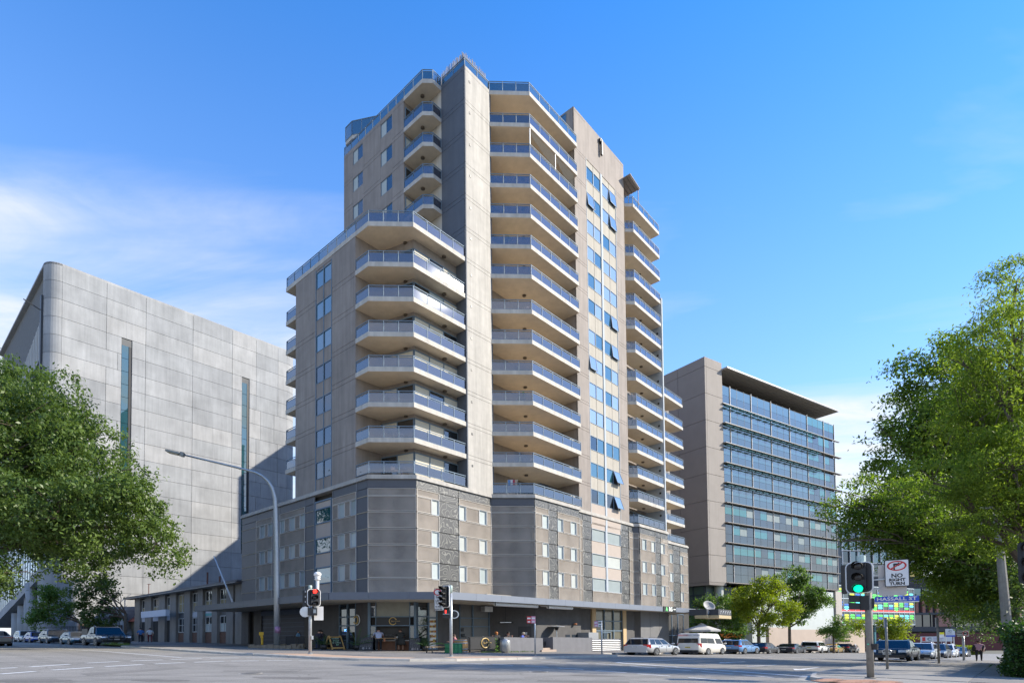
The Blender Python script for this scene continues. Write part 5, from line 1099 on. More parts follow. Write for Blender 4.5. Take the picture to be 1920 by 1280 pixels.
# ground floor of the office block
q = MB(); q.box((1.2,1.6,0-2),(CWD+7,20,oz0-.5)); Ob(q, 'lobby_core', [mat('lobby_green', (.035,.06,.055), .5)])
for j in range(7):
    for (za, zb_) in ((3.3, oz0-2.2), (oz0-2.0, oz0-.6)):
        q = MB(); q.box((1.05,1.9+j*2.3,za),(1.15,4.0+j*2.3,zb_)); Ob(q, 'lobby_pane', [mat('lobby_glass', (.07,.12,.10), .08, .15, .6, spec=1.)])
q = MB()
for j in range(8): q.box((.98,1.7+j*2.3,-2),(1.18,1.9+j*2.3,oz0-.5))
for z in (oz0-2.2, 3.2): q.box((.97,1.7,z),(1.19,18,z+.2))
Ob(q, 'lobby_frame', [mat('navy_frame', (.015,.03,.05), .4)])
q = MB(); q.lathe([(.8,-2),(.8,oz0-.5)], (CWD-.6,1.2,0), 16); Ob(q, 'column', [mat('pale_column', (.50,.52,.48), .7)]);
q = MB(); q.box((CWD+7,-.2,-3),(gl1-2.5,12,oz0-.4)); Ob(q, 'pale_wall', [mat('mint_white', (.56,.60,.57), .6, .05, .8)])
q = MB(); q.box((gl1-2.2,-.5,-4),(gl1+.3,1.5,oz0-.2)); Ob(q, 'end_pier', [mat('pier_pink', (.46,.41,.36), .7)])
STN = mat('sandstone_wall', (.52,.42,.34), .85, .06, .8, .1); q = MB(); q.box((CWD+4,-5.2,-4),(CWD+9.9,-4.6,3.9)); Ob(q, 'stone_wall', [STN])
q = MB(); q.box((CWD+10,-5.0,-4),(gl1-.4,-4.4,3.5)); w = Ob(q, 'stone_wall', [STN])
lz_ = 2.05
for i, s_ in enumerate(('THE STATE CROWN OF', 'NEW SOUTH WALES')):
    text(s_, .62, mat('bronze_letters', (.05,.035,.02), .5), w, (gl1-9.4, -5.03, lz_-.78*i), (rad(90), 0, 0), depth=.02, bold=.03)
q = MB(); q.box((CWD+11,-5.03,-.4),(CWD+18,-5.0,.5)); Ob(q, 'wall_recess', [mat('recess_dark', (.05,.05,.045), .8)])
# ------------------------------------------------------------------ the coloured screen building and the brick-fronted one beyond
def plane_box(p0, p1): pass
sy = 128.
A = Vector(at(1572, 1170, 124)); Bp = Vector(at(1715.5, 1170, 137)); eS = Vector((Bp.x-A.x, Bp.y-A.y)).normalized(); Ls = (Vector((Bp.x, Bp.y))-Vector((A.x, A.y))).length
zb_ = at(1575, 1170, 124)[2]; zt_ = at(1575, 1096, 124)[2]; gA = gz(A.x, A.y)
scr = thing('screen_pavilion', 'dark glass screen box covered in coloured ovals raised on teal posts', 'pavilion', (A.x, A.y, gA), math.atan2(eS.y, eS.x))
H = zt_-zb_; z0s = zb_-gA
q = MB(); q.box((0,.3,z0s),(Ls,6,z0s+H)); q.build('core', [DARKIN], scr)
OV = [emit('oval_green', (.10,.8,.12), .55), emit('oval_lime', (.62,.75,.06), .55), emit('oval_cyan', (.12,.75,.85), .6), emit('oval_blue', (.03,.14,.5), .5), emit('oval_red', (.8,.05,.05), .5)]
SGL = mat('screen_glass', (.06,.085,.10), .1, .15, 1, spec=.8); PWH = mat('screen_frame', (.5,.58,.62), .5)
nc = 14; cwS = Ls/nc; rs3 = random.Random(21)
for r_ in range(3):
    za = z0s+H*r_/3; zc = z0s+H*(r_+1)/3
    for c_ in range(nc):
        q = MB(); q.box((c_*cwS+.05,.1,za+.06),(c_*cwS+cwS-.05,.2,zc-.06)); p = q.build('screen_pane', [SGL], scr)
        m = MB(); oh = (zc-za)/5.2; ids = []
        st_ = rs3.randint(0, 2); cnt = rs3.choice((2,3,4,4)); base = rs3.randint(0, 3)
        for k in range(cnt):
            i_ = rs3.choice((base, base, (base+1) % 4)); z = za+.12+oh*(k+st_+.5)
            if z+oh/2 > zc: break
            m.lathe([(.0001,-.5),(.62,-.5),(.92,-.2),(.92,.2),(.62,.5),(.0001,.5)], (0,0,0), 14, i_)
            kk = 6*14
            for v_i in range(len(m.v)-kk, len(m.v)): x_, y_, z_ = m.v[v_i]; m.v[v_i] = (c_*cwS+cwS/2+x_*cwS*.42, .06+y_*.05, z+z_*oh*.8)
        if r_ == 1: m.box((c_*cwS+.12,.02,za+.05),(c_*cwS+cwS-.12,.09,za+oh*.8), 4)
        if m.v: m.build('coloured_oval', OV, p)
q = MB()
for c_ in range(nc+1): q.box((c_*cwS-.05,.0,z0s),(c_*cwS+.05,.25,z0s+H))
for r_ in range(4): q.box((-.1,-.02,z0s+H*r_/3-.09),(Ls+.1,.28,z0s+H*r_/3+.09))
q.build('frame', [PWH], scr)
q = MB(); q.box((-1.6,.2,z0s-.6),(-.1,5,z0s+H+.8)); q.box((-9,.5,z0s+H*.45),(-1.6,3,z0s+H*.52)); q.build('side_frame', [mat('teal_steel', (.03,.16,.20), .5)], scr)
for c_ in (1.8, 6.3, 15, 20): q = MB(); q.box((c_-.28,1,-1),(c_+.28,1.6,z0s)); q.build('post', [mat('teal_steel', (.03,.16,.20))], scr)
bA = Vector(at(1640, 1200, 165)); bw = at(1960, 1200, 165)[0]-bA.x
bz0 = gz(bA.x+20, 165); brk = thing('brick_building', 'long building with a red brick colonnade over dark glazing behind the trees', 'building', (bA.x, 165, bz0), rad(-4))
zz = lambda y_: at(1740, y_, 165)[2]-bz0
q = MB(); q.box((0,.5,-4),(bw,20,zz(1080))); q.build('core', [mat('dark_core', (.05,.05,.055), .7)], brk)
nb = 26
for i in range(nb): q = MB(); q.box((i*bw/nb,-.3,zz(1148)),(i*bw/nb+bw/nb*.42,.5,zz(1123))); q.build('brick_pier', [mat('red_brick', (.36,.17,.13), .85, .15, .8)], brk)
q = MB(); q.box((0,-.4,zz(1123)),(bw,.5,zz(1119))); q.box((0,-.5,zz(1152)),(bw,.5,zz(1148))); q.box((0,-.6,zz(1183)),(bw,.5,zz(1174))); q.build('band', [mat('slate_band', (.07,.075,.085), .6)], brk)
for i in range(22): q = MB(); q.box((i*bw/22+.2,.2,zz(1174)),((i+1)*bw/22-.2,.4,zz(1152))); q.build('window_pane', [SPANGLASS], brk); q = MB(); q.box((i*bw/22+.2,.2,zz(1119)),((i+1)*bw/22-.2,.4,zz(1103))); q.build('window_pane', [TEAL if i % 2 else SPANGLASS], brk)
q = MB()
x0 = at(1754, 1160, 164)[0]-bA.x; x1 = at(1777, 1160, 164)[0]-bA.x
for k in range(3): q.box((x0+(x1-x0)*k/3+.02,-1,zz(1174)),(x0+(x1-x0)*(k+1)/3-.02,.5,zz(1151.5)))
q.build('brick_box', [mat('pink_brick', (.42,.22,.18), .85, .15, .8)], brk)
q = MB(); q.box((-20,-6,-4),(34,-5.6,zz(1186))); q.build('maroon_wall', [mat('maroon_wall_paint', (.13,.04,.04), .8, .1, 1)], brk)
# tall scaffolded glass tower behind the trees
tA = at(1580, 1100, 210); tz = gz(tA[0], 210)
tw = thing('glass_tower', 'tall glass tower with a steel frame partly hidden behind the right hand trees', 'building', (tA[0], 210, tz), rad(8)); TWw = at(1740, 1100, 210)[0]-tA[0]; tH = at(1600, 985, 210)[2]-tz
q = MB(); q.box((0,.4,-3),(TWw,25,tH)); q.build('core', [mat('tower_core', (.12,.14,.16), .4)], tw)
for i in range(10):
    for k in range(9): q = MB(); q.box((i*TWw/10+.15,.1,3+k*(tH-3)/9+.2),((i+1)*TWw/10-.15,.3,3+(k+1)*(tH-3)/9-.25)); q.build('window_pane', [SKYGLASS if (i+k) % 3 else SPANGLASS], tw)
q = MB()
for i in range(11): q.box((i*TWw/10-.1,-.5,-3),(i*TWw/10+.1,-.2,tH+1))
for k in range(10): q.box((-.3,-.6,3+k*(tH-3)/9-.1),(TWw+.3,-.1,3+k*(tH-3)/9+.12))
q.build('steel_frame', [mat('frame_white', (.55,.56,.57), .5)], tw)
q = MB(); q.box((TWw*.62,-1.2,tH*.55),(TWw*1.0,-.6,tH*.62)); q.build('hoarding', [mat('hoarding_yellow', (.6,.46,.14), .7)], tw)
# ------------------------------------------------------------------ trees and plants
def leaf_mesh(name, cen, nrm, size, tone, m, aspect=.45, up=.35, fold=.25):
    """cen (n,3) leaf positions, one pointed leaf of two triangles pairs each"""
    n = len(cen); r = rng
    d = r.normal(size=(n, 3)); d[:, 2] -= up; d /= np.linalg.norm(d, axis=1)[:, None]
    nn = nrm+r.normal(size=(n, 3))*.65; t = np.cross(d, nn); t /= np.linalg.norm(t, axis=1)[:, None]+1e-9
    L = (size*r.uniform(.65, 1.3, n))[:, None]; w = L*aspect
    V = np.empty((n, 4, 3)); V[:, 0] = cen; V[:, 1] = cen+d*L*.5+t*w*.5; V[:, 2] = cen+d*L; V[:, 3] = cen+d*L*.5-t*w*.5
    V[:, 1] += np.cross(t, d)*w[:]*fold; V[:, 3] += np.cross(t, d)*w[:]*fold
    me = bpy.data.meshes.new(name); me.vertices.add(n*4); me.vertices.foreach_set('co', V.reshape(-1))
    me.loops.add(n*4); me.loops.foreach_set('vertex_index', np.arange(n*4)); me.polygons.add(n); me.polygons.foreach_set('loop_start', np.arange(n)*4)
    me.update(calc_edges=True); me.materials.append(m)
    a = me.attributes.new('tone', 'FLOAT', 'POINT'); a.data.foreach_set('value', np.repeat(np.clip(tone, 0, 1), 4)); me.validate(); return me
def crown_pts(lobes, n_clump, per, clump_r, shell=.55, flat=.7, seed=1, bumpy=.18, mid=None):
    """leaf positions: big lobes carry billows, billows carry sprays, sprays carry leaves"""
    r = np.random.default_rng(seed); L = np.array([l[:6] for l in lobes], float); vol = (L[:,3]*L[:,4]*L[:,5])**(2/3); pr = vol/vol.sum()
    mr = mid or 2.6*clump_r; nm = max(len(L)*3, n_clump//11)
    idx = r.choice(len(L), nm*2, p=pr); d = r.normal(size=(nm*2, 3)); d /= np.linalg.norm(d, axis=1)[:, None]
    rr = shell+(1-shell)*r.uniform(0, 1, nm*2)**.5; rr *= 1+bumpy*r.normal(size=nm*2)
    M = L[idx, :3]+d*np.maximum(.1, L[idx, 3:6]-mr*.5)*rr[:, None]; keep = np.ones(len(M), bool)
    for l in L: keep &= (((M-l[:3])/l[3:6])**2).sum(1) > .22
    M = M[keep][:nm]; md = d[keep][:nm]; nm = len(M); mt = r.uniform(0, 1, nm); ms = mr*r.uniform(.55, 1.35, nm)
    k = n_clump; mi = r.integers(0, nm, k); cd = r.normal(size=(k, 3))+md[mi]*.7; cd[:, 2] += .35; cd /= np.linalg.norm(cd, axis=1)[:, None]
    c = M[mi]+cd*(ms[mi]*r.uniform(.55, 1.05, k)**.7)[:, None]*np.array([1, 1, .72]); ct = mt[mi]*.6+r.uniform(0, .4, k)
    off = r.normal(size=(k, per, 3)); off *= (clump_r*.72*np.array([1, 1, flat]))[None, None]; off *= r.uniform(.6, 1.3, (k, 1, 1))
    P = (c[:, None]+off).reshape(-1, 3); N = np.repeat(cd, per, 0)*.9+np.array([0, 0, .45])
    tone = np.repeat(ct, per)*.65+r.uniform(0, .35, k*per); return P, N, tone, c
def limb(mb, a, b, r0, r1, rr, wig=.12, n=5, k=7):
    a, b = Vector(a), Vector(b); L = (b-a).length; pts = [a+(b-a)*(i/n)+Vector((rr.uniform(-1,1), rr.uniform(-1,1), rr.uniform(-.4,.4)))*L*wig*(0 if i in (0, n) else .5)+Vector((0,0,L*.10*math.sin(math.pi*i/n))) for i in range(n+1)]
    mb.tube(pts, [r0+(r1-r0)*i/n for i in range(n+1)], k); return pts
def tree(name, label, base, trunk_h, trunk_r, lobes, n_clump, per, leafsize, clump_r, m, seed, group=None, aspect=.45, shell=.55, flat=.7, n_limb=9, up=.35, cat='tree', lean=(0,0), twigs=26, bumpy=.18, thick=1., mid=None):
    z = gz(*base)+.1; par = thing(name, label, cat, (*base, z), 0, group); rr = random.Random(seed)
    lob = [(l[0]-base[0], l[1]-base[1], l[2]-z, *l[3:6]) for l in lobes]
    P, N, tone, cl = crown_pts(lob, n_clump, per, clump_r, shell, flat, seed, bumpy, mid)
    link(leaf_mesh('crown', P, N, np.full(len(P), leafsize), tone, m, aspect, up), 'crown', par)
    mb = MB(); top = Vector((lean[0], lean[1], trunk_h)); mb.tube([(0,0,-.3),(0,0,.15),(lean[0]*.3, lean[1]*.3, trunk_h*.4), tuple(top)], [trunk_r*1.45, trunk_r*1.1, trunk_r*.92, trunk_r*.8], 10)
    order = sorted(range(len(lob)), key=lambda i: -lob[i][3]*lob[i][5])[:n_limb]
    for i in order:
        l = lob[i]; c = Vector(l[:3]); s_ = top-Vector((0,0,rr.uniform(0, trunk_h*.25))); pts = limb(mb, s_, c+Vector((0,0,-l[5]*.1)), trunk_r*.5*thick, trunk_r*.14, rr)
        for j in range(3): e = Vector((rr.gauss(0,1), rr.gauss(0,1), rr.gauss(.3,.7))).normalized(); limb(mb, pts[rr.choice((2,3,4))], c+Vector((e.x*l[3], e.y*l[4], e.z*l[5]))*.85, trunk_r*.2*thick, .012, rr, n=4, k=5)
    for j in range(min(twigs, len(cl))): c = Vector(cl[rr.randrange(len(cl))]); o_ = min((Vector(l[:3]) for l in lob), key=lambda q: (q-c).length); limb(mb, o_, c, .035*thick, .008, rr, n=3, k=4)
    mb.build('trunk', [BARK], par, smooth=True); return par
def lob(px, py, Y, r, ry=None, dz=None, squash=1.):
    """a crown lobe seen around a point of the photograph, placed at its own distance"""
    p = at(px, py, Y); R_ = r*Y/F_PX; return (*p, R_, R_ if ry is None else ry, R_*squash)
FIGL = leaf('fig_leaf', (.032, .068, .014), (.165, .235, .05), .28, .42); JACL = leaf('feathery_leaf', (.062, .105, .016), (.24, .31, .045), .52, .55); BRDL = leaf('broad_leaf', (.05, .095, .018), (.18, .25, .035), .5, .5)
LIMEL = leaf('lime_leaf', (.13, .19, .02), (.24, .27, .03), .45, .5); DKL = leaf('dark_street_leaf', (.03, .065, .018), (.11, .16, .035), .32, .5); MIDL = leaf('mid_green_leaf', (.05, .105, .02), (.13, .20, .035), .4, .5)
T1 = [lob(30,800,42,110), lob(140,860,44,85), lob(215,925,41,75), lob(255,985,43,68), lob(285,1030,42,52), lob(110,960,40,95), lob(20,920,44,120), lob(-70,880,46,150), lob(190,1005,41,58), lob(60,975,40,66), lob(-60,985,42,80), lob(240,1030,43,44), lob(10,740,45,62), lob(80,775,46,66), lob(-90,760,48,90), lob(150,1000,48,100), lob(40,900,52,140)]
tree('fig_tree', 'huge dense dark green fig tree covering the left edge in front of the concrete block', (-44.5, 44), 4.2, .75, T1, 4700, 26, .30, .46, FIGL, 3, n_limb=12, shell=.74, twigs=60, mid=1.7)
T1b = [lob(12,1072,38,26), lob(52,1068,38,16), lob(-30,1075,38,44)]
tree('hanging_branch_tree', 'drooping dark leafy branches at the lower left edge below the fig tree', (-36.6, 38.2), 3.2, .2, T1b, 90, 30, .26, .45, FIGL, 4, n_limb=4)
def street(px, py, v_or_u, mode): pass
bA_ = xy(21.2, 95); tree('street_tree', 'small rounded green street tree in front of the round concrete columns', bA_, 3.0, .2, [lob(92,1120,bA_[1],26), lob(72,1136,bA_[1],22), lob(112,1138,bA_[1],22), lob(90,1150,bA_[1]+1,30), lob(118,1160,bA_[1],14), lob(66,1155,bA_[1],14)], 220, 24, .34, .42, MIDL, 5, group='street trees by the concrete block', flat=.5)
bB_ = xy(20.9, 74.5); tree('street_tree', 'taller dark green street tree with open layers behind the four wheel drive', bB_, 3.4, .22, [lob(160,1108,bB_[1],30), lob(205,1112,bB_[1],26), lob(182,1130,bB_[1],42), lob(150,1148,bB_[1],20), lob(220,1140,bB_[1],22), lob(190,1158,bB_[1],30), lob(182,1090,bB_[1],16)], 240, 20, .32, .42, DKL, 6, group='street trees by the concrete block', flat=.45, shell=.4)
bC_ = (lambda p: p)((at(1423,1208,84)[0], 84.)); tree('street_tree', 'bright yellow green street tree beside the office block, leftmost of the two', bC_, 4.0, .26, [lob(1430,1100,84,28), lob(1405,1120,84,30), lob(1458,1120,84,30), lob(1432,1135,84,44), lob(1390,1148,84,22), lob(1472,1148,84,22), lob(1425,1160,84,26)], 620, 22, .34, .45, LIMEL, 7, group='street trees outside the office block', flat=.5, shell=.45)
bD_ = (at(1481,1205,92)[0], 92.); tree('street_tree', 'darker green street tree behind the bright one outside the office block', bD_, 4.4, .26, [lob(1478,1085,92,26), lob(1500,1105,92,34), lob(1520,1130,92,26), lob(1495,1140,92,30), lob(1530,1150,92,16), lob(1470,1110,93,24)], 520, 24, .36, .46, MIDL, 8, group='street trees outside the office block', flat=.55)
bE_ = (at(1563,1205,100)[0], 100.); tree('street_tree', 'smallest street tree standing at the far end of the sandstone wall', bE_, 3.0, .16, [lob(1565,1176,100,20), lob(1552,1184,100,12), lob(1578,1184,100,12)], 160, 22, .32, .4, MIDL, 9, group='street trees outside the office block')
bF_ = (at(1320,1190,97)[0], 97.); tree('leafy_tree', 'leafy tree growing behind the satellite dish at the end of the awning', bF_, 4.0, .22, [lob(1305,1130,97,22), lob(1345,1135,97,30), lob(1380,1140,97,26), lob(1330,1160,97,32), lob(1372,1168,97,26), lob(1300,1165,96,24)], 560, 22, .38, .5, MIDL, 10)
bG_ = (at(1672,1205,112)[0], 112.); tree('small_tree', 'yellow green small tree under the coloured oval screen', bG_, 2.6, .14, [lob(1672,1180,112,20), lob(1655,1186,112,14), lob(1692,1182,112,16), lob(1605,1176,112,14), lob(1625,1174,112,12)], 230, 22, .4, .5, LIMEL, 12)
# the big trees on the right
J1 = [lob(1905,530,28,50), lob(1860,590,29,52), lob(1915,640,27,80), lob(1845,680,29,62), lob(1795,655,30,28), lob(1880,760,27,85), lob(1800,770,29,62), lob(1900,880,26,85), lob(1820,880,28,75), lob(1750,900,28,52), lob(1960,700,29,110), lob(1980,900,27,120), lob(1880,980,27,70), lob(1790,985,28,62), lob(1840,520,30,22), lob(1815,585,30,24)]
tree('feathery_tree', 'tall feathery yellow green tree leaning in at the right edge', (26.6, 27.5), 5.5, .36, J1, 2100, 34, .18, .36, JACL, 13, group='big trees on the right', aspect=.3, shell=.35, flat=.35, n_limb=14, twigs=140, bumpy=.25, mid=1.35, thick=.8)
J2 = [lob(1720,770,42,58), lob(1765,720,43,60), lob(1700,830,42,52), lob(1780,830,43,80), lob(1690,890,42,48), lob(1650,800,42,16), lob(1760,920,44,70), lob(1850,800,44,90), lob(1800,660,43,46), lob(1880,900,44,100)]
tree('broadleaf_tree', 'dark green broad leaved tree behind the feathery tree on the right', (41.5, 43), 5.0, .34, J2, 1900, 34, .30, .55, BRDL, 14, group='big trees on the right', shell=.5, n_limb=10, twigs=60, mid=1.8)
J3 = [lob(1585,945,37,42), lob(1560,965,37,30), lob(1620,930,38,42), lob(1650,985,38,50), lob(1580,1010,37,34), lob(1700,960,37,60), lob(1740,1030,38,54), lob(1650,1045,38,28), lob(1800,1040,38,66), lob(1545,985,37,18), lob(1690,1010,37,44), lob(1850,1090,38,60), lob(1780,1100,38,38), lob(1600,975,38,30)]
tree('spreading_tree', 'spreading green tree whose low branches hang over the traffic light on the right', (33.5, 36.5), 5.0, .36, J3, 1500, 30, .22, .46, BRDL, 15, group='big trees on the right', shell=.4, flat=.5, n_limb=10, twigs=90, bumpy=.22, mid=1.5, thick=.6)
J4 = [lob(1800,1120,52,46), lob(1850,1140,50,50), lob(1890,1120,40,52), lob(1900,1060,36,70), lob(1840,1165,56,26), lob(1930,1140,34,50)]
tree('shady_tree', 'low dark shrubby tree beneath the big trees, above the hedge', (41.5, 46), 2.6, .22, J4, 560, 30, .24, .5, DKL, 16, group='big trees on the right', shell=.4)
# frond sprays hanging in from the right edge
def hedge(name, label, p0, p1, w, h, n, size, m, seed, cat='hedge', tag_stuff=False, wob=.12):
    a, b = Vector(p0), Vector(p1); L = (b-a).length; ang = math.atan2((b-a).y, (b-a).x); z = gz(*a); r = np.random.default_rng(seed)
    par = thing(name, label, cat, (*a, z+.1), ang)
    P = np.empty((n, 3)); f = r.uniform(0, 1, n); P[:, 0] = r.uniform(0, L, n); side = r.integers(0, 4, n)
    P[:, 1] = np.where(side == 0, r.normal(w/2, .07, n), np.where(side == 1, r.normal(-w/2, .07, n), r.uniform(-w/2, w/2, n))); P[:, 2] = np.where(side < 2, r.uniform(0, h, n), r.normal(h, .08, n))
    P[:, 2] += wob*np.sin(P[:, 0]*1.9+1)+wob*.6*np.sin(P[:, 0]*5.1); P[:, 1] += wob*np.sin(P[:, 0]*2.7)+wob*np.sin(P[:, 2]*4)
    end = r.uniform(0, 1, n) < .08; P[end, 0] = r.normal(0, .08, end.sum()); P[end, 1] = r.uniform(-w/2, w/2, end.sum()); P[end, 2] = r.uniform(0, h, end.sum())
    slope = (gz(*b)-z)/L; P[:, 2] = np.maximum(P[:, 2], .02)+P[:, 0]*slope
    N = np.zeros((n, 3)); N[:, 1] = np.where(side == 0, 1, np.where(side == 1, -1, 0)); N[:, 2] = .5
    link(leaf_mesh('leaves', P, N, np.full(n, size), r.uniform(0, 1, n), m, .5, .2), 'leaves', par)
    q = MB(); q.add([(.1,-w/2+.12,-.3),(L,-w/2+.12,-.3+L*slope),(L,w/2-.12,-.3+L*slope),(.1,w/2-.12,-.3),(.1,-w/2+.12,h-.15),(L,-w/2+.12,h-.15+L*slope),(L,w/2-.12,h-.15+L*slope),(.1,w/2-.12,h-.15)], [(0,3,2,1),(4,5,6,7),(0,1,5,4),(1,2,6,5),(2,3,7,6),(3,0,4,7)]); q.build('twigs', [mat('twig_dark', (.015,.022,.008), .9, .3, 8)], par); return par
hedge('clipped_hedge', 'clipped dark green hedge along the right hand footpath', xy(31.5, -.7), xy(58, -.7), 2.2, 2.0, 26000, .16, leaf('hedge_leaf', (.02,.055,.012), (.06,.12,.02), .25, .4), 21)
hedge('yellow_hedge', 'low yellow green hedge in front of the signboards far right', (at(1762,1204,120)[0], 120), (at(1835,1204,120)[0], 120), 2.0, 1.5, 5000, .3, LIMEL, 22)
hedge('flowering_hedge', 'hedge with orange flowers behind the white van and blue car', (at(1352,1203,80)[0], 80), (at(1392,1203,80)[0], 80), 1.6, 2.6, 3000, .3, MIDL, 23)
hedge('bank_shrubs', 'green shrubs on the bank behind the parked cars under the screen', (at(1650,1203,108)[0], 108), (at(1700,1203,108)[0], 108), 2.2, 1.3, 3000, .32, MIDL, 24)
q = MB()
for i in range(26): p = at(1352+i*1.5, 1190+rng.uniform(-3, 4), 79.2); q.ell(p, (.14,.1,.12), 6, 4)
tag(q.build('flower_heads', [mat('orange_flower', (.7,.22,.03), .6, .2, 5)]), 'orange flower heads on the hedge behind the van', 'flowers', kind='stuff')
def palm(name, label, base, z, h, n, L, m, seed, pot=True, group=None):
    rr = random.Random(seed); par = thing(name, label, 'plant', (*base, z), 0, group)
    if pot: MB().lathe([(.2,0),(.3,.42),(.26,.42),(.25,.36),(.001,.36)], n=14).build('pot', [BLK], par, smooth=True)
    mb = MB(); st = MB()
    for i in range(n):
        a = rr.uniform(0, 6.28); el = rr.uniform(.5, 1.35); d = Vector((math.cos(a)*math.cos(el), math.sin(a)*math.cos(el), math.sin(el))); pts = []
        p = Vector((0,0,.3)); step = L*rr.uniform(.7,1.1)/7
        for k in range(8): pts.append(p.copy()); p = p+d*step; d = (d+Vector((0,0,-.13))).normalized()
        st.tube(pts, [.016]*7+[.006], 4)
        for k in range(2, 8):
            e = (pts[k]-pts[k-1]).normalized(); s_ = e.cross(Vector((0,0,1))).normalized()
            for sg in (-1, 1):
                for t in (0, .5): b = pts[k-1]+(pts[k]-pts[k-1])*t; tip = b+s_*sg*.34*(1-.07*k)+e*.16+Vector((0,0,-.06)); mb.add([b, b+e*.05, tip, b+e*.02], [(0,1,2,3)])
    mb.build('fronds', [m], par); st.build('stems', [m], par); return par
PALML = mat('palm_green', (.03,.085,.025), .5, .25, 5); BANL = mat('banana_green', (.05,.13,.03), .45, .25, 4)
def chz(s, dd): p = FCH.pt(s, dd, 0); P = xy(p[0], p[1]); return P, gz(*P)+.15
P, z = chz(4.75, .95); palm('potted_palm', 'dark potted palm to the right of the coffee window', P, z, 1.6, 17, 1.75, PALML, 31, group='potted palms by the cafe')
P, z = chz(-.75, .9); palm('potted_palm', 'big leaved potted plant left of the coffee window beside the menu board', P, z, 1.6, 12, 1.7, BANL, 32, group='potted palms by the cafe')
P, z = chz(-3.3, 1.2); palm('potted_palm', 'dark fern like plant by the dim shop window left of the barrel', P, z, 1.2, 12, 1.2, PALML, 33, group='potted palms by the cafe')
for (s_, lab, sd) in ((861, 'upright green weed growing at the foot of the pale barrel', 41), (931, 'upright green weed growing beside the silver bin', 42)):
    pu = u_at(s_, 1217, 31.2); P = xy(pu, 31.2); par = thing('weed_plant', lab, 'plant', (*P, gz(*P)+.15)); rr = random.Random(sd); mb = MB()
    for i in range(46): z = rr.uniform(.05, 1.15); a = rr.uniform(0, 6.28); L_ = .42*(1.25-z*.7); d = Vector((math.cos(a), math.sin(a), .25)); s2 = Vector((-d.y, d.x, 0)); b = Vector((0,0,z)); mb.add([b, b+d*L_*.5+s2*.07, b+d*L_, b+d*L_*.5-s2*.07], [(0,1,2,3)])
    mb.build('leaves', [mat('weed_bright', (.12,.24,.04), .5, .2, 6)], par); MB().tube([(0,0,0),(0,0,1.2)], [.02,.008], 5).build('stem', [LEAFP], par)
# ------------------------------------------------------------------ vehicles
KW = 1.52      # the photograph is wide for its height near the ground: everything there is built to the width it has in it
def paint(name, c, metal=.0, rough=.28): return mat(name, c, rough, .03, 1., 0, metal, .5, coat=.3)
CGL = glass('car_glass', (.10,.13,.15), .02, .25, .02, (.012,.016,.02), .8); TYRE = mat('tyre', (.02,.02,.021), .85, .1, 5); RIM = mat('alloy_rim', (.50,.51,.52), .3, .05, 6, metal=.7); TRIM = mat('black_trim', (.02,.02,.022), .5, .1, 4)
TAIL = mat('tail_lamp_red', (.45,.02,.02), .2, .05, 5, coat=.8); HEADL = mat('headlamp', (.55,.58,.60), .12, .05, 5, metal=.4, coat=.8); AMB = mat('indicator_amber', (.7,.28,.03), .3); PLW = mat('plate_white', (.70,.70,.66), .5); PLY = mat('plate_yellow', (.75,.58,.06), .5)
def lerp_prof(pr, x):
    for (a, b), (c, d) in zip(pr[:-1], pr[1:]):
        if a <= x <= c: return b+(d-b)*(x-a)/max(1e-6, c-a)
    return pr[-1][1] if x > pr[-1][0] else pr[0][1]
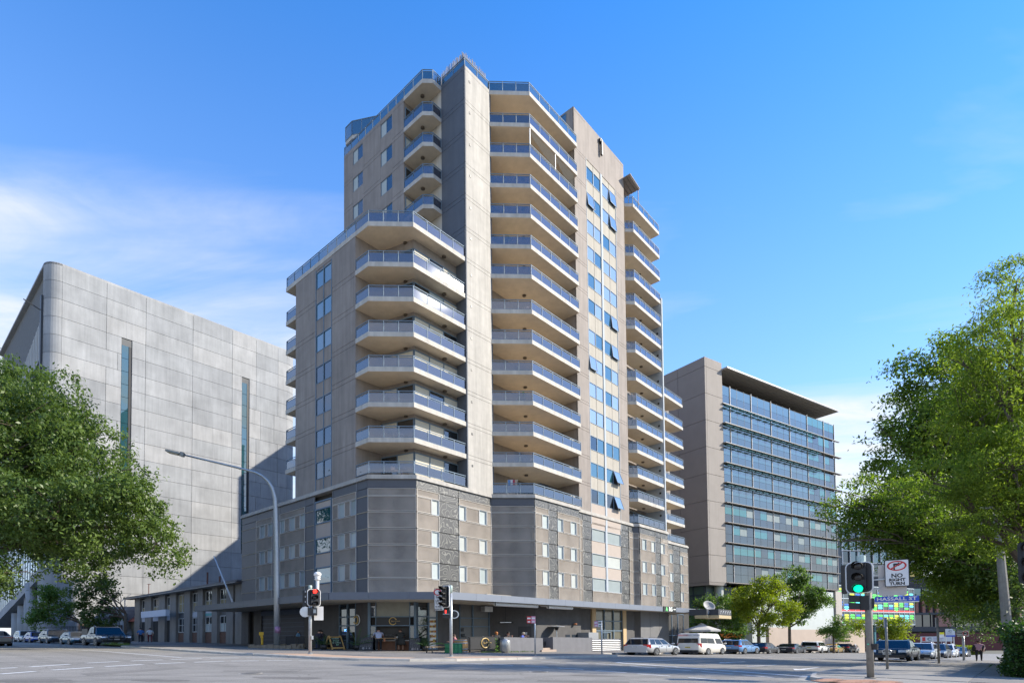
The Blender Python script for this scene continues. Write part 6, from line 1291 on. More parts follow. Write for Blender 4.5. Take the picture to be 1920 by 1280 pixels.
def make_car(name, label, pos, heading, p, body_m, group=None, cat='car'):
    L, Wd, H = p['L'], p['W'], p['H']; w = Wd/2; hl = L/2; zb = p.get('clear', .22)
    par = thing(name, label, cat, (*pos, gz(*pos)+.004), heading, group); par.scale = (KW, KW, 1)
    d_ = Vector((math.cos(heading), math.sin(heading))); a_ = gz(pos[0]+d_.x*hl, pos[1]+d_.y*hl)-gz(pos[0]-d_.x*hl, pos[1]-d_.y*hl); par.rotation_euler[1] = -math.atan2(a_, L*KW)
    # lower body
    top = p['top']                # profile of the shoulder line, rear to front: (x/L, z)
    xs = sorted(set([-hl, -hl+.06, -hl+.22]+[-hl+L*i/16 for i in range(1, 16)]+[hl-.25, hl-.07, hl]+[q*L for q, _ in top]))
    m = MB(); rings = []
    for x in xs:
        e = min(1, (hl-abs(x))/.42); pw = w*(1-.13*(1-e)**2.2); zt = lerp_prof([(q*L, z) for q, z in top], x); zl = zb+.16*(1-min(1, (hl-abs(x))/.5))
        if abs(x) > hl-.04: zt -= .05
        mid = zl+(zt-zl)*.52
        half = [(pw*.90, zl), (pw*.985, zl+.10), (pw, mid), (pw*.985, zt-.16), (pw*.94, zt-.05), (pw*.80, zt-.004), (pw*.4, zt+.018)]
        rings.append([(x, y, z) for y, z in half]+[(x, -y, z) for y, z in half[::-1]])
    n = len(rings[0]); V = [v for r in rings for v in r]; F = []
    for i in range(len(rings)-1):
        for j in range(n): F.append((i*n+j, (i+1)*n+j, (i+1)*n+(j+1)%n, i*n+(j+1)%n))
    F += [tuple(range(n)), tuple((len(rings)-1)*n+j for j in range(n))[::-1]]
    m.add(V, F, 0); b = m.build('body', [body_m], par, smooth=True)
    bm = bmesh.new(); bm.from_mesh(b.data); bmesh.ops.recalc_face_normals(bm, faces=bm.faces[:]); bm.to_mesh(b.data); bm.free()
    b.data.set_sharp_from_angle(angle=rad(38))
    # cabin
    xrb, xrt, xft, xfb = [q*L for q in p['cab']]; zr = H; wb, wr = w*.93, w*p.get('roofw', .76)
    zbr = lerp_prof([(q*L, z) for q, z in top], xrb)-.02; zbf = lerp_prof([(q*L, z) for q, z in top], xfb)-.02
    B = [(xrb, wb, zbr), (xfb, wb*.97, zbf), (xfb, -wb*.97, zbf), (xrb, -wb, zbr)]; Tt = [(xrt, wr, zr-.05), (xft, wr*.97, zr-.05), (xft, -wr*.97, zr-.05), (xrt, -wr, zr-.05)]
    ins = lambda q, k: (q[0]+(0.10 if q[0] < (xrt+xft)/2 else -.12), q[1]*.86, zr)
    Tc = [ins(q, 0) for q in Tt]; m = MB(); m.add(B+Tt+Tc, [(0,1,5,4),(1,2,6,5),(2,3,7,6),(3,0,4,7),(4,5,9,8),(5,6,10,9),(6,7,11,10),(7,4,8,11),(8,9,10,11)], 0)
    c = m.build('cabin', [body_m], par); bm = bmesh.new(); bm.from_mesh(c.data); bmesh.ops.recalc_face_normals(bm, faces=bm.faces[:]); bmesh.ops.bevel(bm, geom=[e for e in bm.edges], offset=.045, segments=2, affect='EDGES'); bm.to_mesh(c.data); bm.free(); c.data.polygons.foreach_set('use_smooth', [True]*len(c.data.polygons)); c.data.set_sharp_from_angle(angle=rad(50))
    def quadpt(A, s, t, off):
        a, b_, c_, d2 = [Vector(q) for q in A]; pt = (a*(1-s)+b_*s)*(1-t)+(d2*(1-s)+c_*s)*t; nn = (b_-a).cross(d2-a).normalized(); return pt+nn*off
    def pane(nm, A, s0, s1, t0, t1, tr=0., mm=CGL, off=.012, s0t=None, s1t=None):
        s0t = s0 if s0t is None else s0t; s1t = s1 if s1t is None else s1t
        q = MB(); P = [quadpt(A, s0, t0, off), quadpt(A, s1, t0, off), quadpt(A, s1t, t1, off), quadpt(A, s0t, t1, off)]; P2 = [quadpt(A, s0, t0, -.02), quadpt(A, s1, t0, -.02), quadpt(A, s1t, t1, -.02), quadpt(A, s0t, t1, -.02)]
        q.add(P+P2, [(0,1,2,3),(0,4,5,1),(1,5,6,2),(2,6,7,3),(3,7,4,0)]); return q.build(nm, [mm], par)
    FR = (B[2], B[1], Tt[1], Tt[2]); RR = (B[0], B[3], Tt[3], Tt[0]); LS = (B[1], B[0], Tt[0], Tt[1]); RS = (B[3], B[2], Tt[2], Tt[3])
    pane('windscreen', FR, .05, .95, .05, .95); pane('rear_window', RR, p.get('rw', (.08,.92,.10,.90))[0], p.get('rw', (.08,.92,.10,.90))[1], p.get('rw', (.08,.92,.10,.90))[2], p.get('rw', (.08,.92,.10,.90))[3])
    for A, flip in ((LS, True), (RS, False)):
        for s0, s1 in p['wins']:
            a, b_ = (1-s1, 1-s0) if flip else (s0, s1); pane('side_window', A, a, b_, p.get('wt', (.10,.88))[0], p.get('wt', (.10,.88))[1])
    # wheels
    r = p.get('wr', .33)
    tm = MB().lathe([(r*.62,-.11),(r*.93,-.11),(r,-.08),(r,.08),(r*.93,.11),(r*.62,.11)], n=22, axis='y').mesh('tyre', [TYRE], smooth=True)
    rm = MB(); rm.lathe([(.0001,.05),(r*.2,.07),(r*.22,.03)], n=14, axis='y'); rm.lathe([(r*.66,-.09),(r*.66,.10),(r*.58,.10),(r*.55,-.02),(.0001,-.02)], n=22, axis='y')
    for k in range(5 if p.get('spk', 5) == 5 else 8):
        a = 2*math.pi*k/(5 if p.get('spk', 5) == 5 else 8); rm.bar((math.cos(a)*r*.12, .05, math.sin(a)*r*.12), (math.cos(a)*r*.62, .07, math.sin(a)*r*.62), .08, .045)
    rmm = rm.mesh('rim', [p.get('rimm', RIM)])
    xw = p['wheels']
    for xq in xw:
        for sg in (1, -1):
            m = MB(); m.lathe([(.0001, -.02), (r*1.17, -.02), (r*1.17, .012), (.0001, .012)], (xq*L, 0, r+.02), 20, axis='y'); o = m.build('wheel_arch', [TRIM], par); o.location = (0, sg*(w*.985), 0); 
            t = link(tm, 'wheel_tyre', None); t.parent = o; t.location = (xq*L, -.085*sg, r); rr_ = link(rmm, 'rim', None); rr_.parent = o; rr_.location = (xq*L, -.065*sg, r); rr_.scale = (1, sg, 1)
    # lamps, bumpers, plates, mirrors
    f = lambda x: w*(1-.13*(1-min(1, (hl-abs(x))/.42))**2.2)
    zt = p['tail']; hd = p['head']
    for sg in (1, -1):
        x0 = -hl+.02; q = MB(); y = f(x0)*.98; q.add([(x0-.012, sg*y, zt[0]), (x0-.012, sg*(y-zt[2]), zt[0]), (x0-.012, sg*(y-zt[2]), zt[1]), (x0-.012, sg*y, zt[1]), (x0+.26, sg*(f(x0+.26)+.014), zt[0]), (x0+.26, sg*(f(x0+.26)+.014), zt[1]), (x0+.05, sg*(y-.1), zt[0]), (x0+.05, sg*(y-.1), zt[1])], [(0,1,2,3),(0,3,5,4),(3,2,7,5),(0,4,6,1)]); q.build('tail_lamp', [TAIL], par)
        x1 = hl-.02; y = f(x1)*.98; q = MB(); q.add([(x1+.012, sg*y, hd[0]), (x1+.012, sg*(y-hd[2]), hd[0]), (x1-.02, sg*(y-hd[2]), hd[1]), (x1-.02, sg*y, hd[1]), (x1-.30, sg*(f(x1-.3)+.012), hd[0]+.03), (x1-.30, sg*(f(x1-.3)+.012), hd[1]+.02), (x1-.3, sg*(y-hd[2]), hd[1]+.03)], [(0,1,2,3),(0,3,5,4),(3,2,6,5)]); q.build('headlamp', [HEADL], par)
        q = MB(); xm = xfb-.16; q.ell((xm, sg*(w+.10), p.get('mz', zbf+.14)), (.07,.11,.075), 10, 6); q.bar((xm, sg*w*.9, p.get('mz', zbf+.14)-.04), (xm, sg*(w+.06), p.get('mz', zbf+.14)-.03), .04, .04); q.build('mirror', [body_m if p.get('mirr', 1) else TRIM], par)
        for xh in p.get('handles', ()): q = MB(); q.box((xh*L-.09, sg*(w-.0)-.02, p['hz']-.02), (xh*L+.09, sg*(w)+.025, p['hz']+.02)); q.build('door_handle', [TRIM], par)
        for xh in p.get('seams', ()): q = MB(); q.box((xh*L-.006, sg*(w*.99)-.012, zb+.14), (xh*L+.006, sg*(w*.99)+.008, lerp_prof([(q2*L, z) for q2, z in top], xh*L)-.1)); q.build('door_seam', [TRIM], par)
    q = MB(); q.box((-hl-.03, -w*.84, zb+.05), (-hl+.2, w*.84, zb+.05+p.get('bh', .22))); q.build('rear_bumper', [p.get('bumpm', TRIM)], par)
    q = MB(); q.box((hl-.2, -w*.80, zb+.02), (hl+.025, w*.80, zb+.02+p.get('bh', .2))); q.build('front_bumper', [p.get('bumpm', TRIM)], par)
    q = MB(); g_ = p.get('grille', (.45,.62,.5)); q.box((hl-.1, -w*g_[2], g_[0]), (hl+.018, w*g_[2], g_[1])); gr = q.build('grille', [TRIM], par)
    for k in range(3): q = MB(); z = g_[0]+(g_[1]-g_[0])*(k+.5)/3; q.box((hl, -w*g_[2]*.95, z-.012), (hl+.024, w*g_[2]*.95, z+.012)); q.build('grille_bar', [SILV], gr)
    pz = p.get('pz', .62); q = MB(); q.box((-hl-.022, -.19, pz), (-hl+.05, .19, pz+.11)); pl = q.build('number_plate', [p.get('plate', PLW)], par); q = MB(); q.box((hl+.01, -.19, zb+.28), (hl+.035, .19, zb+.39)); q.build('number_plate', [PLW], par)
    for k in range(6): q = MB(); q.box((-hl-.026, -.15+k*.052, pz+.03), (-hl-.02, -.12+k*.052, pz+.08)); q.build('plate_character', [TRIM], pl)
    if p.get('rack'):
        for sg in (1, -1): q = MB(); q.tube([(xrt+.15, sg*wr*.86, zr-.01), (xrt+.3, sg*wr*.86, zr+.07), (xft-.35, sg*wr*.86, zr+.07), (xft-.15, sg*wr*.86, zr-.01)], .02, 6); q.build('roof_rail', [TRIM if p.get('rack') == 1 else SILV], par)
    return par
WAG = dict(L=4.45, W=1.73, H=1.56, clear=.24, top=[(-.5,.93),(-.42,.96),(.1,.93),(.22,.94),(.42,.82),(.5,.62)], cab=(-.47,-.40,.03,.20), wins=[(.06,.30),(.33,.60),(.63,.93)], wheels=(-.275,.295), tail=(.66,.98,.24), head=(.62,.76,.34), hz=.84, handles=(-.12,.1), seams=(-.2,.01,.2), rack=1, wr=.33, pz=.72, rw=(.05,.95,.06,.92), bumpm=None, bh=.2)
VAN = dict(L=4.9, W=1.72, H=2.24, clear=.2, top=[(-.5,1.18),(.25,1.18),(.36,1.12),(.46,.98),(.5,.8)], cab=(-.495,-.465,.24,.40), wins=[(.05,.33),(.345,.63),(.70,.96)], wheels=(-.22,.31), tail=(.78,1.18,.13), head=(.72,.94,.28), hz=1.02, handles=(.14,), seams=(.22,-.13), wr=.33, pz=.72, rw=(.06,.94,.06,.52), wt=(.06,.56), roofw=.86, bumpm=None, bh=.24, spk=8, plate=PLY)
SUV = dict(L=4.65, W=1.84, H=1.70, clear=.24, top=[(-.5,1.02),(-.4,1.05),(.1,1.02),(.22,1.02),(.42,.92),(.5,.72)], cab=(-.48,-.37,.04,.22), wins=[(.10,.30),(.33,.60),(.63,.94)], wheels=(-.29,.30), tail=(.86,1.06,.38), head=(.70,.86,.4), hz=.92, handles=(-.12,.11), seams=(-.2,.02,.21), rack=2, wr=.36, pz=.74, bh=.3)
SED = dict(L=4.65, W=1.8, H=1.45, clear=.18, top=[(-.5,.86),(-.36,.98),(-.2,.93),(.12,.92),(.24,.91),(.42,.78),(.5,.58)], cab=(-.40,-.20,.05,.24), wins=[(.16,.44),(.47,.92)], wheels=(-.29,.30), tail=(.72,.86,.42), head=(.58,.72,.4), hz=.82, handles=(-.14,.08), seams=(-.2,.0,.19), wr=.32, pz=.52, bh=.2, rw=(.06,.94,.08,.92))
HAT = dict(SED, L=4.05, H=1.47, cab=(-.485,-.36,.04,.25), top=[(-.5,.88),(-.4,.94),(.12,.92),(.25,.91),(.43,.78),(.5,.58)], wins=[(.1,.42),(.45,.92)], tail=(.68,.92,.2))
FWD = dict(L=4.95, W=1.95, H=1.90, clear=.32, top=[(-.5,1.14),(-.42,1.17),(.1,1.12),(.22,1.12),(.45,1.06),(.5,.8)], cab=(-.49,-.44,.06,.21), wins=[(.04,.27),(.30,.58),(.61,.94)], wheels=(-.26,.31), tail=(.95,1.16,.3), head=(.80,.98,.34), hz=1.02, handles=(-.12,.11), seams=(-.2,.03,.21), rack=2, wr=.40, pz=.86, bh=.26, roofw=.80, plate=PLY)
UTE = dict(FWD, L=5.2, H=1.82, cab=(-.16,-.10,.10,.24), wins=[(.05,.46),(.5,.94)], handles=(-.02,.12), seams=(-.14,.05,.22), grille=(.72,.98,.42))
P_WHITE = paint('paint_white', (.72,.72,.70)); P_SILV = paint('paint_silver', (.48,.49,.50), .35); P_CREAM = paint('paint_cream_white', (.74,.71,.64)); P_BLUE = paint('paint_sky_blue', (.12,.27,.50), .25); P_BLACK = paint('paint_black', (.012,.013,.016)); P_NAVY = paint('paint_blue_black', (.012,.018,.035)); P_GOLD = paint('paint_pale_gold', (.50,.36,.14), .3); P_TEAL = paint('paint_grey_teal', (.06,.15,.20), .3); P_DKBL = paint('paint_dark_teal', (.02,.045,.07), .3); P_COB = paint('paint_cobalt', (.02,.07,.38), .25); P_GREY = paint('paint_grey', (.13,.14,.15), .4)
for k, v in (('WAG', P_SILV), ('VAN', P_GREY)): globals()[k]['bumpm'] = v if k == 'WAG' else TRIM
for k in (SUV, SED, HAT, FWD, UTE): k['bumpm'] = TRIM
hR = ANG; hL = math.atan2(-dL[1], -dL[0]); hN = ANG+math.pi
G1 = 'cars parked along the far kerb of the right hand street'
def far(name, label, u, p, m, v=25.4, cat='car', **k): return make_car(name, label, xy(u, v), hR, dict(p, **k), m, G1, cat)
far('parked_car', 'silver station wagon parked nearest the corner in front of the white van', 50.6, WAG, P_SILV, v=25.2)
van = far('parked_van', 'white high roofed minibus van parked behind the silver wagon', 62.3, VAN, P_CREAM, cat='van', v=25.3)
for s_, m_, yy, sz in (('MENACED', RED, .36, .17), ('WARRANT SUPPORT', mat('navy_print', (.05,.06,.14), .6), -.26, .13)): text(s_, sz, m_, van, (-2.38, yy, 2.02), (rad(90), 0, rad(-90)), depth=.004, font_w=.95)
far('parked_car', 'sky blue sports utility car parked ahead of the white van', 73.8, SUV, P_BLUE)
far('parked_car', 'black hatchback with red tail lights parked ahead of the blue car', 82.8, HAT, P_BLACK); far('parked_car', 'blue black low sedan parked between the black hatchback and the white four wheel drive', 95.5, SED, P_NAVY)
far('parked_four_wheel_drive', 'white four wheel drive wagon with yellow rear plate by the sandstone wall', 109.6, FWD, P_WHITE, cat='car'); tx = far('taxi', 'pale gold sedan with a yellow roof sign ahead of the white four wheel drive', 121.6, SED, P_GOLD, cat='taxi')
q = MB(); q.box((-.25,-.5,1.44),(.1,.5,1.6)); q.build('roof_sign', [YEL], tx)
far('parked_car', 'black wagon half hidden between the gold sedan and the silver car', 131.5, FWD, P_BLACK, H=1.75); far('parked_car', 'silver sports utility car seen just left of the traffic light pole', 138.8, SUV, P_SILV); far('parked_car', 'dark sedan with lit red tail lamps just right of the traffic light pole', 151, SED, P_BLACK)
G2 = 'cars parked along the near kerb on the right'
def near(name, label, u, p, m, v=8.0, cat='car', **k): return make_car(name, label, xy(u, v), hN, dict(p, **k), m, G2, cat)
mb_ = near('parked_ute', 'big black pickup with a round silver badge facing the camera on the right', 62.2, UTE, P_BLACK, cat='pickup truck', v=8.2)
q = MB(); c = [(2.66, .20*math.cos(a), .85+.20*math.sin(a)) for a in np.linspace(0, 2*math.pi, 25)]; q.tube(c, .026, 6)
for a in (90, 210, 330): q.bar((2.66,0,.85), (2.66,.195*math.cos(rad(a)),.85+.195*math.sin(rad(a))), .045, .03)
q.build('badge', [SILV], mb_)
near('parked_car', 'silver wagon parked directly behind the black pickup on the right', 73.8, SUV, P_SILV, v=7.6); near('parked_car', 'black hatchback between the silver wagon and the white car on the right', 82.6, SUV, P_NAVY, v=7.3); near('parked_car', 'white sports utility car behind the 40 zone sign on the right', 92, SUV, P_WHITE, v=7.2); near('parked_car', 'dark car farthest along the near kerb by the walking woman', 103, SED, P_BLACK, v=6.6)
G3 = 'cars parked up the left street'
def lft(name, label, v, p, m, u=18.0, **k): return make_car(name, label, xy(u, v), hL, dict(p, **k), m, G3)
fw = lft('parked_four_wheel_drive', 'grey four wheel drive with bull bar and spare gear parked first in the left row', 70.4, UTE, P_GREY, u=17.9, H=1.95, L=5.0)
q = MB()
for y in (-.55, -.2, .2, .55): q.tube([(2.62,y,.45),(2.68,y,.8),(2.62,y,1.08)], .03, 6)
for z in (.5,.78,1.08): q.tube([(2.5,-.9,z-.05),(2.64,-.6,z),(2.64,.6,z),(2.5,.9,z-.05)], .032, 6)
q.build('bull_bar', [TRIM], fw); q = MB(); q.box((-2.4,-.85,1.1),(-.95,.85,1.75)); q.build('canopy', [TRIM], fw); q = MB(); q.tube([(.9,-.88,1.2),(1.0,-.88,1.9)], .05, 8); q.build('snorkel', [TRIM], fw)
lft('parked_car', 'small grey teal hatchback parked behind the bull bar four wheel drive', 79.6, HAT, P_TEAL, u=17.6); lft('parked_car', 'dark teal sports utility car in the middle of the left row', 90.2, SUV, P_DKBL, u=17.6, W=1.95); lft('parked_car', 'cobalt blue sedan near the far end of the left row', 101.5, HAT, P_COB, u=17.7); lft('parked_car', 'white wagon at the far end of the left row by the columns', 110.5, WAG, P_WHITE, u=17.8, H=1.7)
make_car('moving_car', 'grey sedan driving away at the left edge of the street', xy(9.0, 74), math.atan2(dL[1], dL[0]), SED, P_GREY, None)
for i, (px_, Y, m_) in enumerate(((1598, 118, P_WHITE), (1548, 0, None))):
    if m_: p_ = at(1585, 1196, 150); make_car('far_car', 'white car parked on the higher ground under the oval screen', (p_[0], 150), ANG, dict(SUV), m_)
# ------------------------------------------------------------------ street furniture
def heading_to_cam(x, y, turn=0.): return math.atan2(-y, -x)+turn          # local +x looks at the camera
def pbase(px, py, off=.15): p = ground(px, py, off); return p, gz(*p)+off
SIGW = mat('sign_white', (.74,.73,.70), .5, .04, 3); SIGB = mat('sign_blue', (.02,.08,.45), .45, .04, 3); SIGBACK = mat('sign_back', (.50,.46,.42), .55, .08, 3); BORD = mat('sign_black', (.02,.02,.02), .5); PALEG = mat('pale_green_cap', (.48,.58,.52), .5); LANT = mat('lantern_black', (.016,.017,.019), .45, .1, 4)
LRED = emit('lamp_red_lit', (1, .03, .02), 1.5); LGRN = emit('lamp_green_lit', (.0, .62, .34), .8); LOFF = mat('lamp_unlit', (.03,.025,.025), .2)
def rrect(w, h, r, n=5):
    P = []
    for cx_, cy_, a0 in ((w/2-r, h/2-r, 0), (-w/2+r, h/2-r, 90), (-w/2+r, -h/2+r, 180), (w/2-r, -h/2+r, 270)):
        for k in range(n+1): a = rad(a0+90*k/n); P.append((cx_+r*math.cos(a), cy_+r*math.sin(a)))
    return P
def plate(mb, P, x0, x1, c, mi=0):     # outline in (y,z), extruded along x
    n = len(P); V = [(x0, c[0]+y, c[1]+z) for y, z in P]+[(x1, c[0]+y, c[1]+z) for y, z in P]
    mb.add(V, [tuple(range(n))[::-1], tuple(range(n, 2*n))]+[(i, (i+1)%n, n+(i+1)%n, n+i) for i in range(n)], mi)
def lantern(par, c, w, h, n, lit, yaw=0., white=True, visor=.42, K=KW):
    """a signal head with its target board, lamps under hoods; c = (y, z) of its middle in the pole's frame"""
    e = thing('signal_head', None, None); e.parent = par; e.location = (.16, c[0], c[1]); e.rotation_euler[2] = yaw
    m = MB(); plate(m, rrect(w, h, w*.22), -.04, 0., (0, 0), 1); plate(m, rrect(w*.9, h*.945, w*.19), .001, .015, (0, 0), 0); m.build('target_board', [LANT, SIGW if white else LANT], e)
    m = MB(); m.box((.015,-w*.27,-h*.43),(.16,w*.27,h*.43)); m.build('housing', [LANT], e)
    r = h*.40/n
    for i in range(n):
        z = h*.36-(h*.72)*(i/(n-1)); m = MB(); N_ = 14; ry = r*K*.78
        V = []; F = []
        for k in range(N_+1):
            a = rad(-35+250*k/N_); V += [(.16, ry*math.cos(a), z+r*math.sin(a)), (.16+visor*(.55+.45*max(0, math.sin(a))), ry*math.cos(a), z+r*math.sin(a))]
        for k in range(N_): F.append((2*k, 2*k+1, 2*k+3, 2*k+2))
        m.add(V, F+[f[::-1] for f in F], 0); hd = m.build('hood', [LANT], e)
        m = MB(); m.lathe([(.0001,.03),(.7,.02),(1.,0)], n=16, axis='x'); mm_ = LOFF
        for v_i in range(len(m.v)): x_, y_, z_ = m.v[v_i]; m.v[v_i] = (.162+x_, y_*ry*.9, z+z_*r*.9)
        if lit == i: mm_ = LRED if i == 0 else LGRN
        m.build('lens', [mm_], e)
    return e
def signplate(par, c, w, h, back=False, yaw=0., r=.05, m_=None, border=True, x=.12, name='sign_plate'):
    e = thing('sign_mount', None, None); e.parent = par; e.location = (0, c[0], c[1]); e.rotation_euler[2] = yaw
    m = MB(); plate(m, rrect(w, h, r*w), x-.015, x, (0, 0), 1 if (border and not back) else 0)
    if border and not back: plate(m, rrect(w*.93, h*.95, r*w*.8), x+.001, x+.006, (0, 0), 0)
    o = m.build(name, [SIGBACK if back else (m_ or SIGW), BORD], e); return e, o, x+.009
def stext(e, s, size, y, z, x, m_=BORD, fw=1.3, bold=.01, depth=.002, fit=None):
    o = text(s, size, m_, e, (x, y, z), (rad(90), 0, rad(90)), depth=depth, font_w=fw, bold=bold)
    if fit: xs = [v.co.x for v in o.data.vertices]; k = fit/(max(xs)-min(xs)); [setattr(v.co, 'x', v.co.x*k) for v in o.data.vertices]
    return o
def sring(e, y, z, ry, rz, w, x, m_=RED, slash=False, nm='red_ring'):
    m = MB(); N_ = 40
    V = []; F = []
    for k in range(N_):
        a = 2*math.pi*k/N_; V += [(x, y+ry*math.cos(a), z+rz*math.sin(a)), (x, y+(ry-w*1.3)*math.cos(a), z+(rz-w)*math.sin(a))]
    for k in range(N_): j = (k+1) % N_; F.append((2*k, 2*j, 2*j+1, 2*k+1))
    m.add(V, F); 
    if slash: m.add([(x+.001, y-ry*.76, z-rz*.62), (x+.001, y-ry*.60, z-rz*.76), (x+.001, y+ry*.76, z+rz*.62), (x+.001, y+ry*.60, z+rz*.76)], [(0,1,2,3)])
    o = m.build(nm, [m_], e); return o
def pole(name, label, cat, px, py, top_y, rpx, m_, off=.15, turn=0., group=None, taper=1., cap=None):
    p, z = pbase(px, py, off); Y = p[1]; h = at(px, top_y, Y)[2]-z; r = rpx*math.hypot(*p)/F_PX*.97
    par = thing(name, label, cat, (*p, z), heading_to_cam(*p, turn), group); MB().tube([(0,0,-.2),(0,0,h*.5),(0,0,h)], [r, r*(1+taper)/2, r*taper], 14).build('pole', [m_], par, smooth=True)
    MB().lathe([(r*1.6,-.02),(r*1.6,.03),(r*1.05,.05)], n=14).build('base_collar', [m_], par)
    if cap: MB().lathe([(r*1.1,h-.02),(r*1.1,h+cap),(r*.9,h+cap+.02),(.001,h+cap+.02)], n=14).build('cap', [PALEG], par, smooth=True)
    sc = Y/F_PX; return par, p, z, h, (lambda x_: (x_-px)*math.hypot(*p)/F_PX*math.cos(math.atan2(p[0], p[1]))), (lambda y_: at(px, y_, Y)[2]-z)
# --- right hand signal with the NO RIGHT TURN sign
par, p, z, h, yy, zz_ = pole('traffic_light', 'traffic light showing green beside a no right turn sign and blue street plate', 'traffic light', 1632.5, 1271, 1062, 5.2, mat('weathered_pole', (.26,.235,.20), .7, .22, 5, .3, metal=.2, streak=.25), cap=None, taper=.93)
M1 = lambda a, b: yy(b)-yy(a)
W1 = M1(1597, 1642); H1 = zz_(1053)-zz_(1111)
lantern(par, (yy(1619.5), zz_(1082)), W1, H1, 3, 2, yaw=-.18, visor=.34)
m = MB(); w_ = M1(1591, 1601); plate(m, rrect(w_, H1*.96, w_*.3), -.12, -.08, (yy(1595), zz_(1083))); m.build('second_board', [LANT], par)
m = MB(); m.lathe([(.15,zz_(1054)),(.15,zz_(1041)),(.13,zz_(1040.5))], (0, yy(1623.5), 0), 10); m.build('cap', [PALEG], par)
m = MB(); m.box((-.1,yy(1619),zz_(1143)),(.12,yy(1634),zz_(1116))); m.box((-.12,yy(1633),zz_(1140)),(.05,yy(1642),zz_(1121))); m.build('control_box', [LANT], par)
for y_ in (1122, 1136):
    m = MB(); c0 = (yy(1619), zz_(y_)); m.add([(.05,c0[0],c0[1]+.11),(.05,c0[0],c0[1]-.11),(.3,c0[0],c0[1]-.11),(.3,c0[0],c0[1]+.11),(.0,yy(1601),c0[1]+.16),(.0,yy(1603),c0[1]-.1),(.35,yy(1603),c0[1]-.1),(.35,yy(1601),c0[1]+.16)], [(0,1,2,3),(4,7,6,5),(0,4,5,1),(1,5,6,2),(2,6,7,3),(3,7,4,0)]); m.build('side_hood', [LANT], par)
e, o, x_ = signplate(par, (yy(1677.5), zz_(1077)), M1(1659, 1696), zz_(1052.5)-zz_(1101.5), r=.06)
cw_, ch_ = M1(1659, 1696), zz_(1052.5)-zz_(1101.5)
sring(e, 0, ch_*.27, cw_*.40, ch_*.185, .042, x_, slash=True)
m = MB(); a_ = cw_*.13
m.add([(x_,-a_*1.05,ch_*.12),(x_,-a_*.55,ch_*.12),(x_,-a_*.55,ch_*.29),(x_,a_*.4,ch_*.29),(x_,a_*.4,ch_*.36),(x_,-a_*1.05,ch_*.36)], [(0,1,2,3,4,5)]); m.add([(x_,a_*.4,ch_*.25),(x_,a_*1.5,ch_*.325),(x_,a_*.4,ch_*.40)], [(0,1,2)]); m.build('turn_arrow', [BORD], e)
for s_, z_, sz, fw_ in (('NO', -.10, .21, .46), ('RIGHT', -.255, .145, .66), ('TURN', -.395, .155, .62)): stext(e, s_, sz*ch_, 0, ch_*z_, x_, bold=.006, fit=fw_*cw_)
e2, _, _ = signplate(par, (yy(1670.5), zz_(1088.5)), M1(1649.5, 1692), zz_(1060)-zz_(1117), back=True, x=.0)
m = MB(); m.bar((.02,0,zz_(1087)),(.05,yy(1660),zz_(1087)),.05,.05); m.bar((0,0,zz_(1104)),(0,yy(1652),zz_(1104)),.05,.05); m.build('bracket', [STEEL], par)
m = MB(); m.box((.0,yy(1642.5),zz_(1128.6)),(.03,yy(1709),zz_(1119))); st_ = m.build('street_name_plate', [SIGB], par); stext(st_, 'HASSALL ST', (zz_(1119)-zz_(1128.6))*.86, (yy(1642.5)+yy(1709))/2, zz_(1123.9), .034, m_=SIGW, bold=.004, fit=(yy(1709)-yy(1642.5))*.90)
m = MB(); m.box((.0,yy(1642.5),zz_(1130.5)),(.03,yy(1709),zz_(1129))); m.build('plate_edge', [SIGW], par)
m = MB(); m.lathe([(.12,zz_(1217)),(.13,zz_(1206))], (.03,yy(1640),0), 10); m.build('push_button', [LANT], par); m = MB(); m.box((.09,yy(1628.5),zz_(1208)),(.12,yy(1632),zz_(1205.5))); m.build('green_sticker', [mat('sticker_green', (.1,.5,.3), .5)], par)
# --- corner signal, left
par, p, z, h, yy, zz_ = pole('traffic_light', 'traffic light showing red at the cafe corner with a camera mast on top', 'traffic light', 581.5, 1225.5, 1104, 3.0, STEEL, cap=.22)
M1 = lambda a, b: yy(b)-yy(a)
lantern(par, (yy(588.2), zz_(1120)), M1(575.5, 601), zz_(1104)-zz_(1136), 3, 0, yaw=.30, visor=.3)
m = MB(); plate(m, rrect(M1(567, 575), zz_(1106)-zz_(1138), .1), -.1, -.02, (yy(571.5), zz_(1122))); 
for i in range(3): m.box((-.02,yy(572),zz_(1110+i*9.5)),(.01,yy(573.2),zz_(1107+i*9.5)),1)
m.build('second_board', [LANT, SIGW], par)
m = MB(); m.box((0,yy(577),zz_(1153)),(.25,yy(594),zz_(1139))); m.build('signal_cluster', [LANT], par); m = MB(); m.lathe([(.001,-.05),(.33,-.04),(.33,.04),(.001,.05)], (.1,yy(572.5),zz_(1146.5)), 12, axis='x'); m.build('round_back', [SILV], par)
m = MB(); m.box((.26,yy(587),zz_(1149)),(.3,yy(592),zz_(1142))); m.build('walk_lamp', [mat('walk_lamp_grey', (.2,.24,.27), .3)], par)
e, _, _ = signplate(par, (yy(597), zz_(1149)), M1(588, 605), zz_(1136)-zz_(1162), back=True, x=-.05); e.children[0].data.materials[0] = SIGW
m = MB(); xm = yy(594.5); m.tube([(0,xm,zz_(1104)),(0,xm,zz_(1087))], .10, 8); m.build('camera_mast', [WHT], par); m = MB(); m.lathe([(.14,zz_(1087)),(.2,zz_(1085)),(.14,zz_(1083)),(.2,zz_(1081)),(.13,zz_(1079))], (0,xm,0), 10); m.ell((0,xm,zz_(1076)), (.24,.24,.17), 12, 8); m.build('camera_dome', [WHT], par, smooth=True)
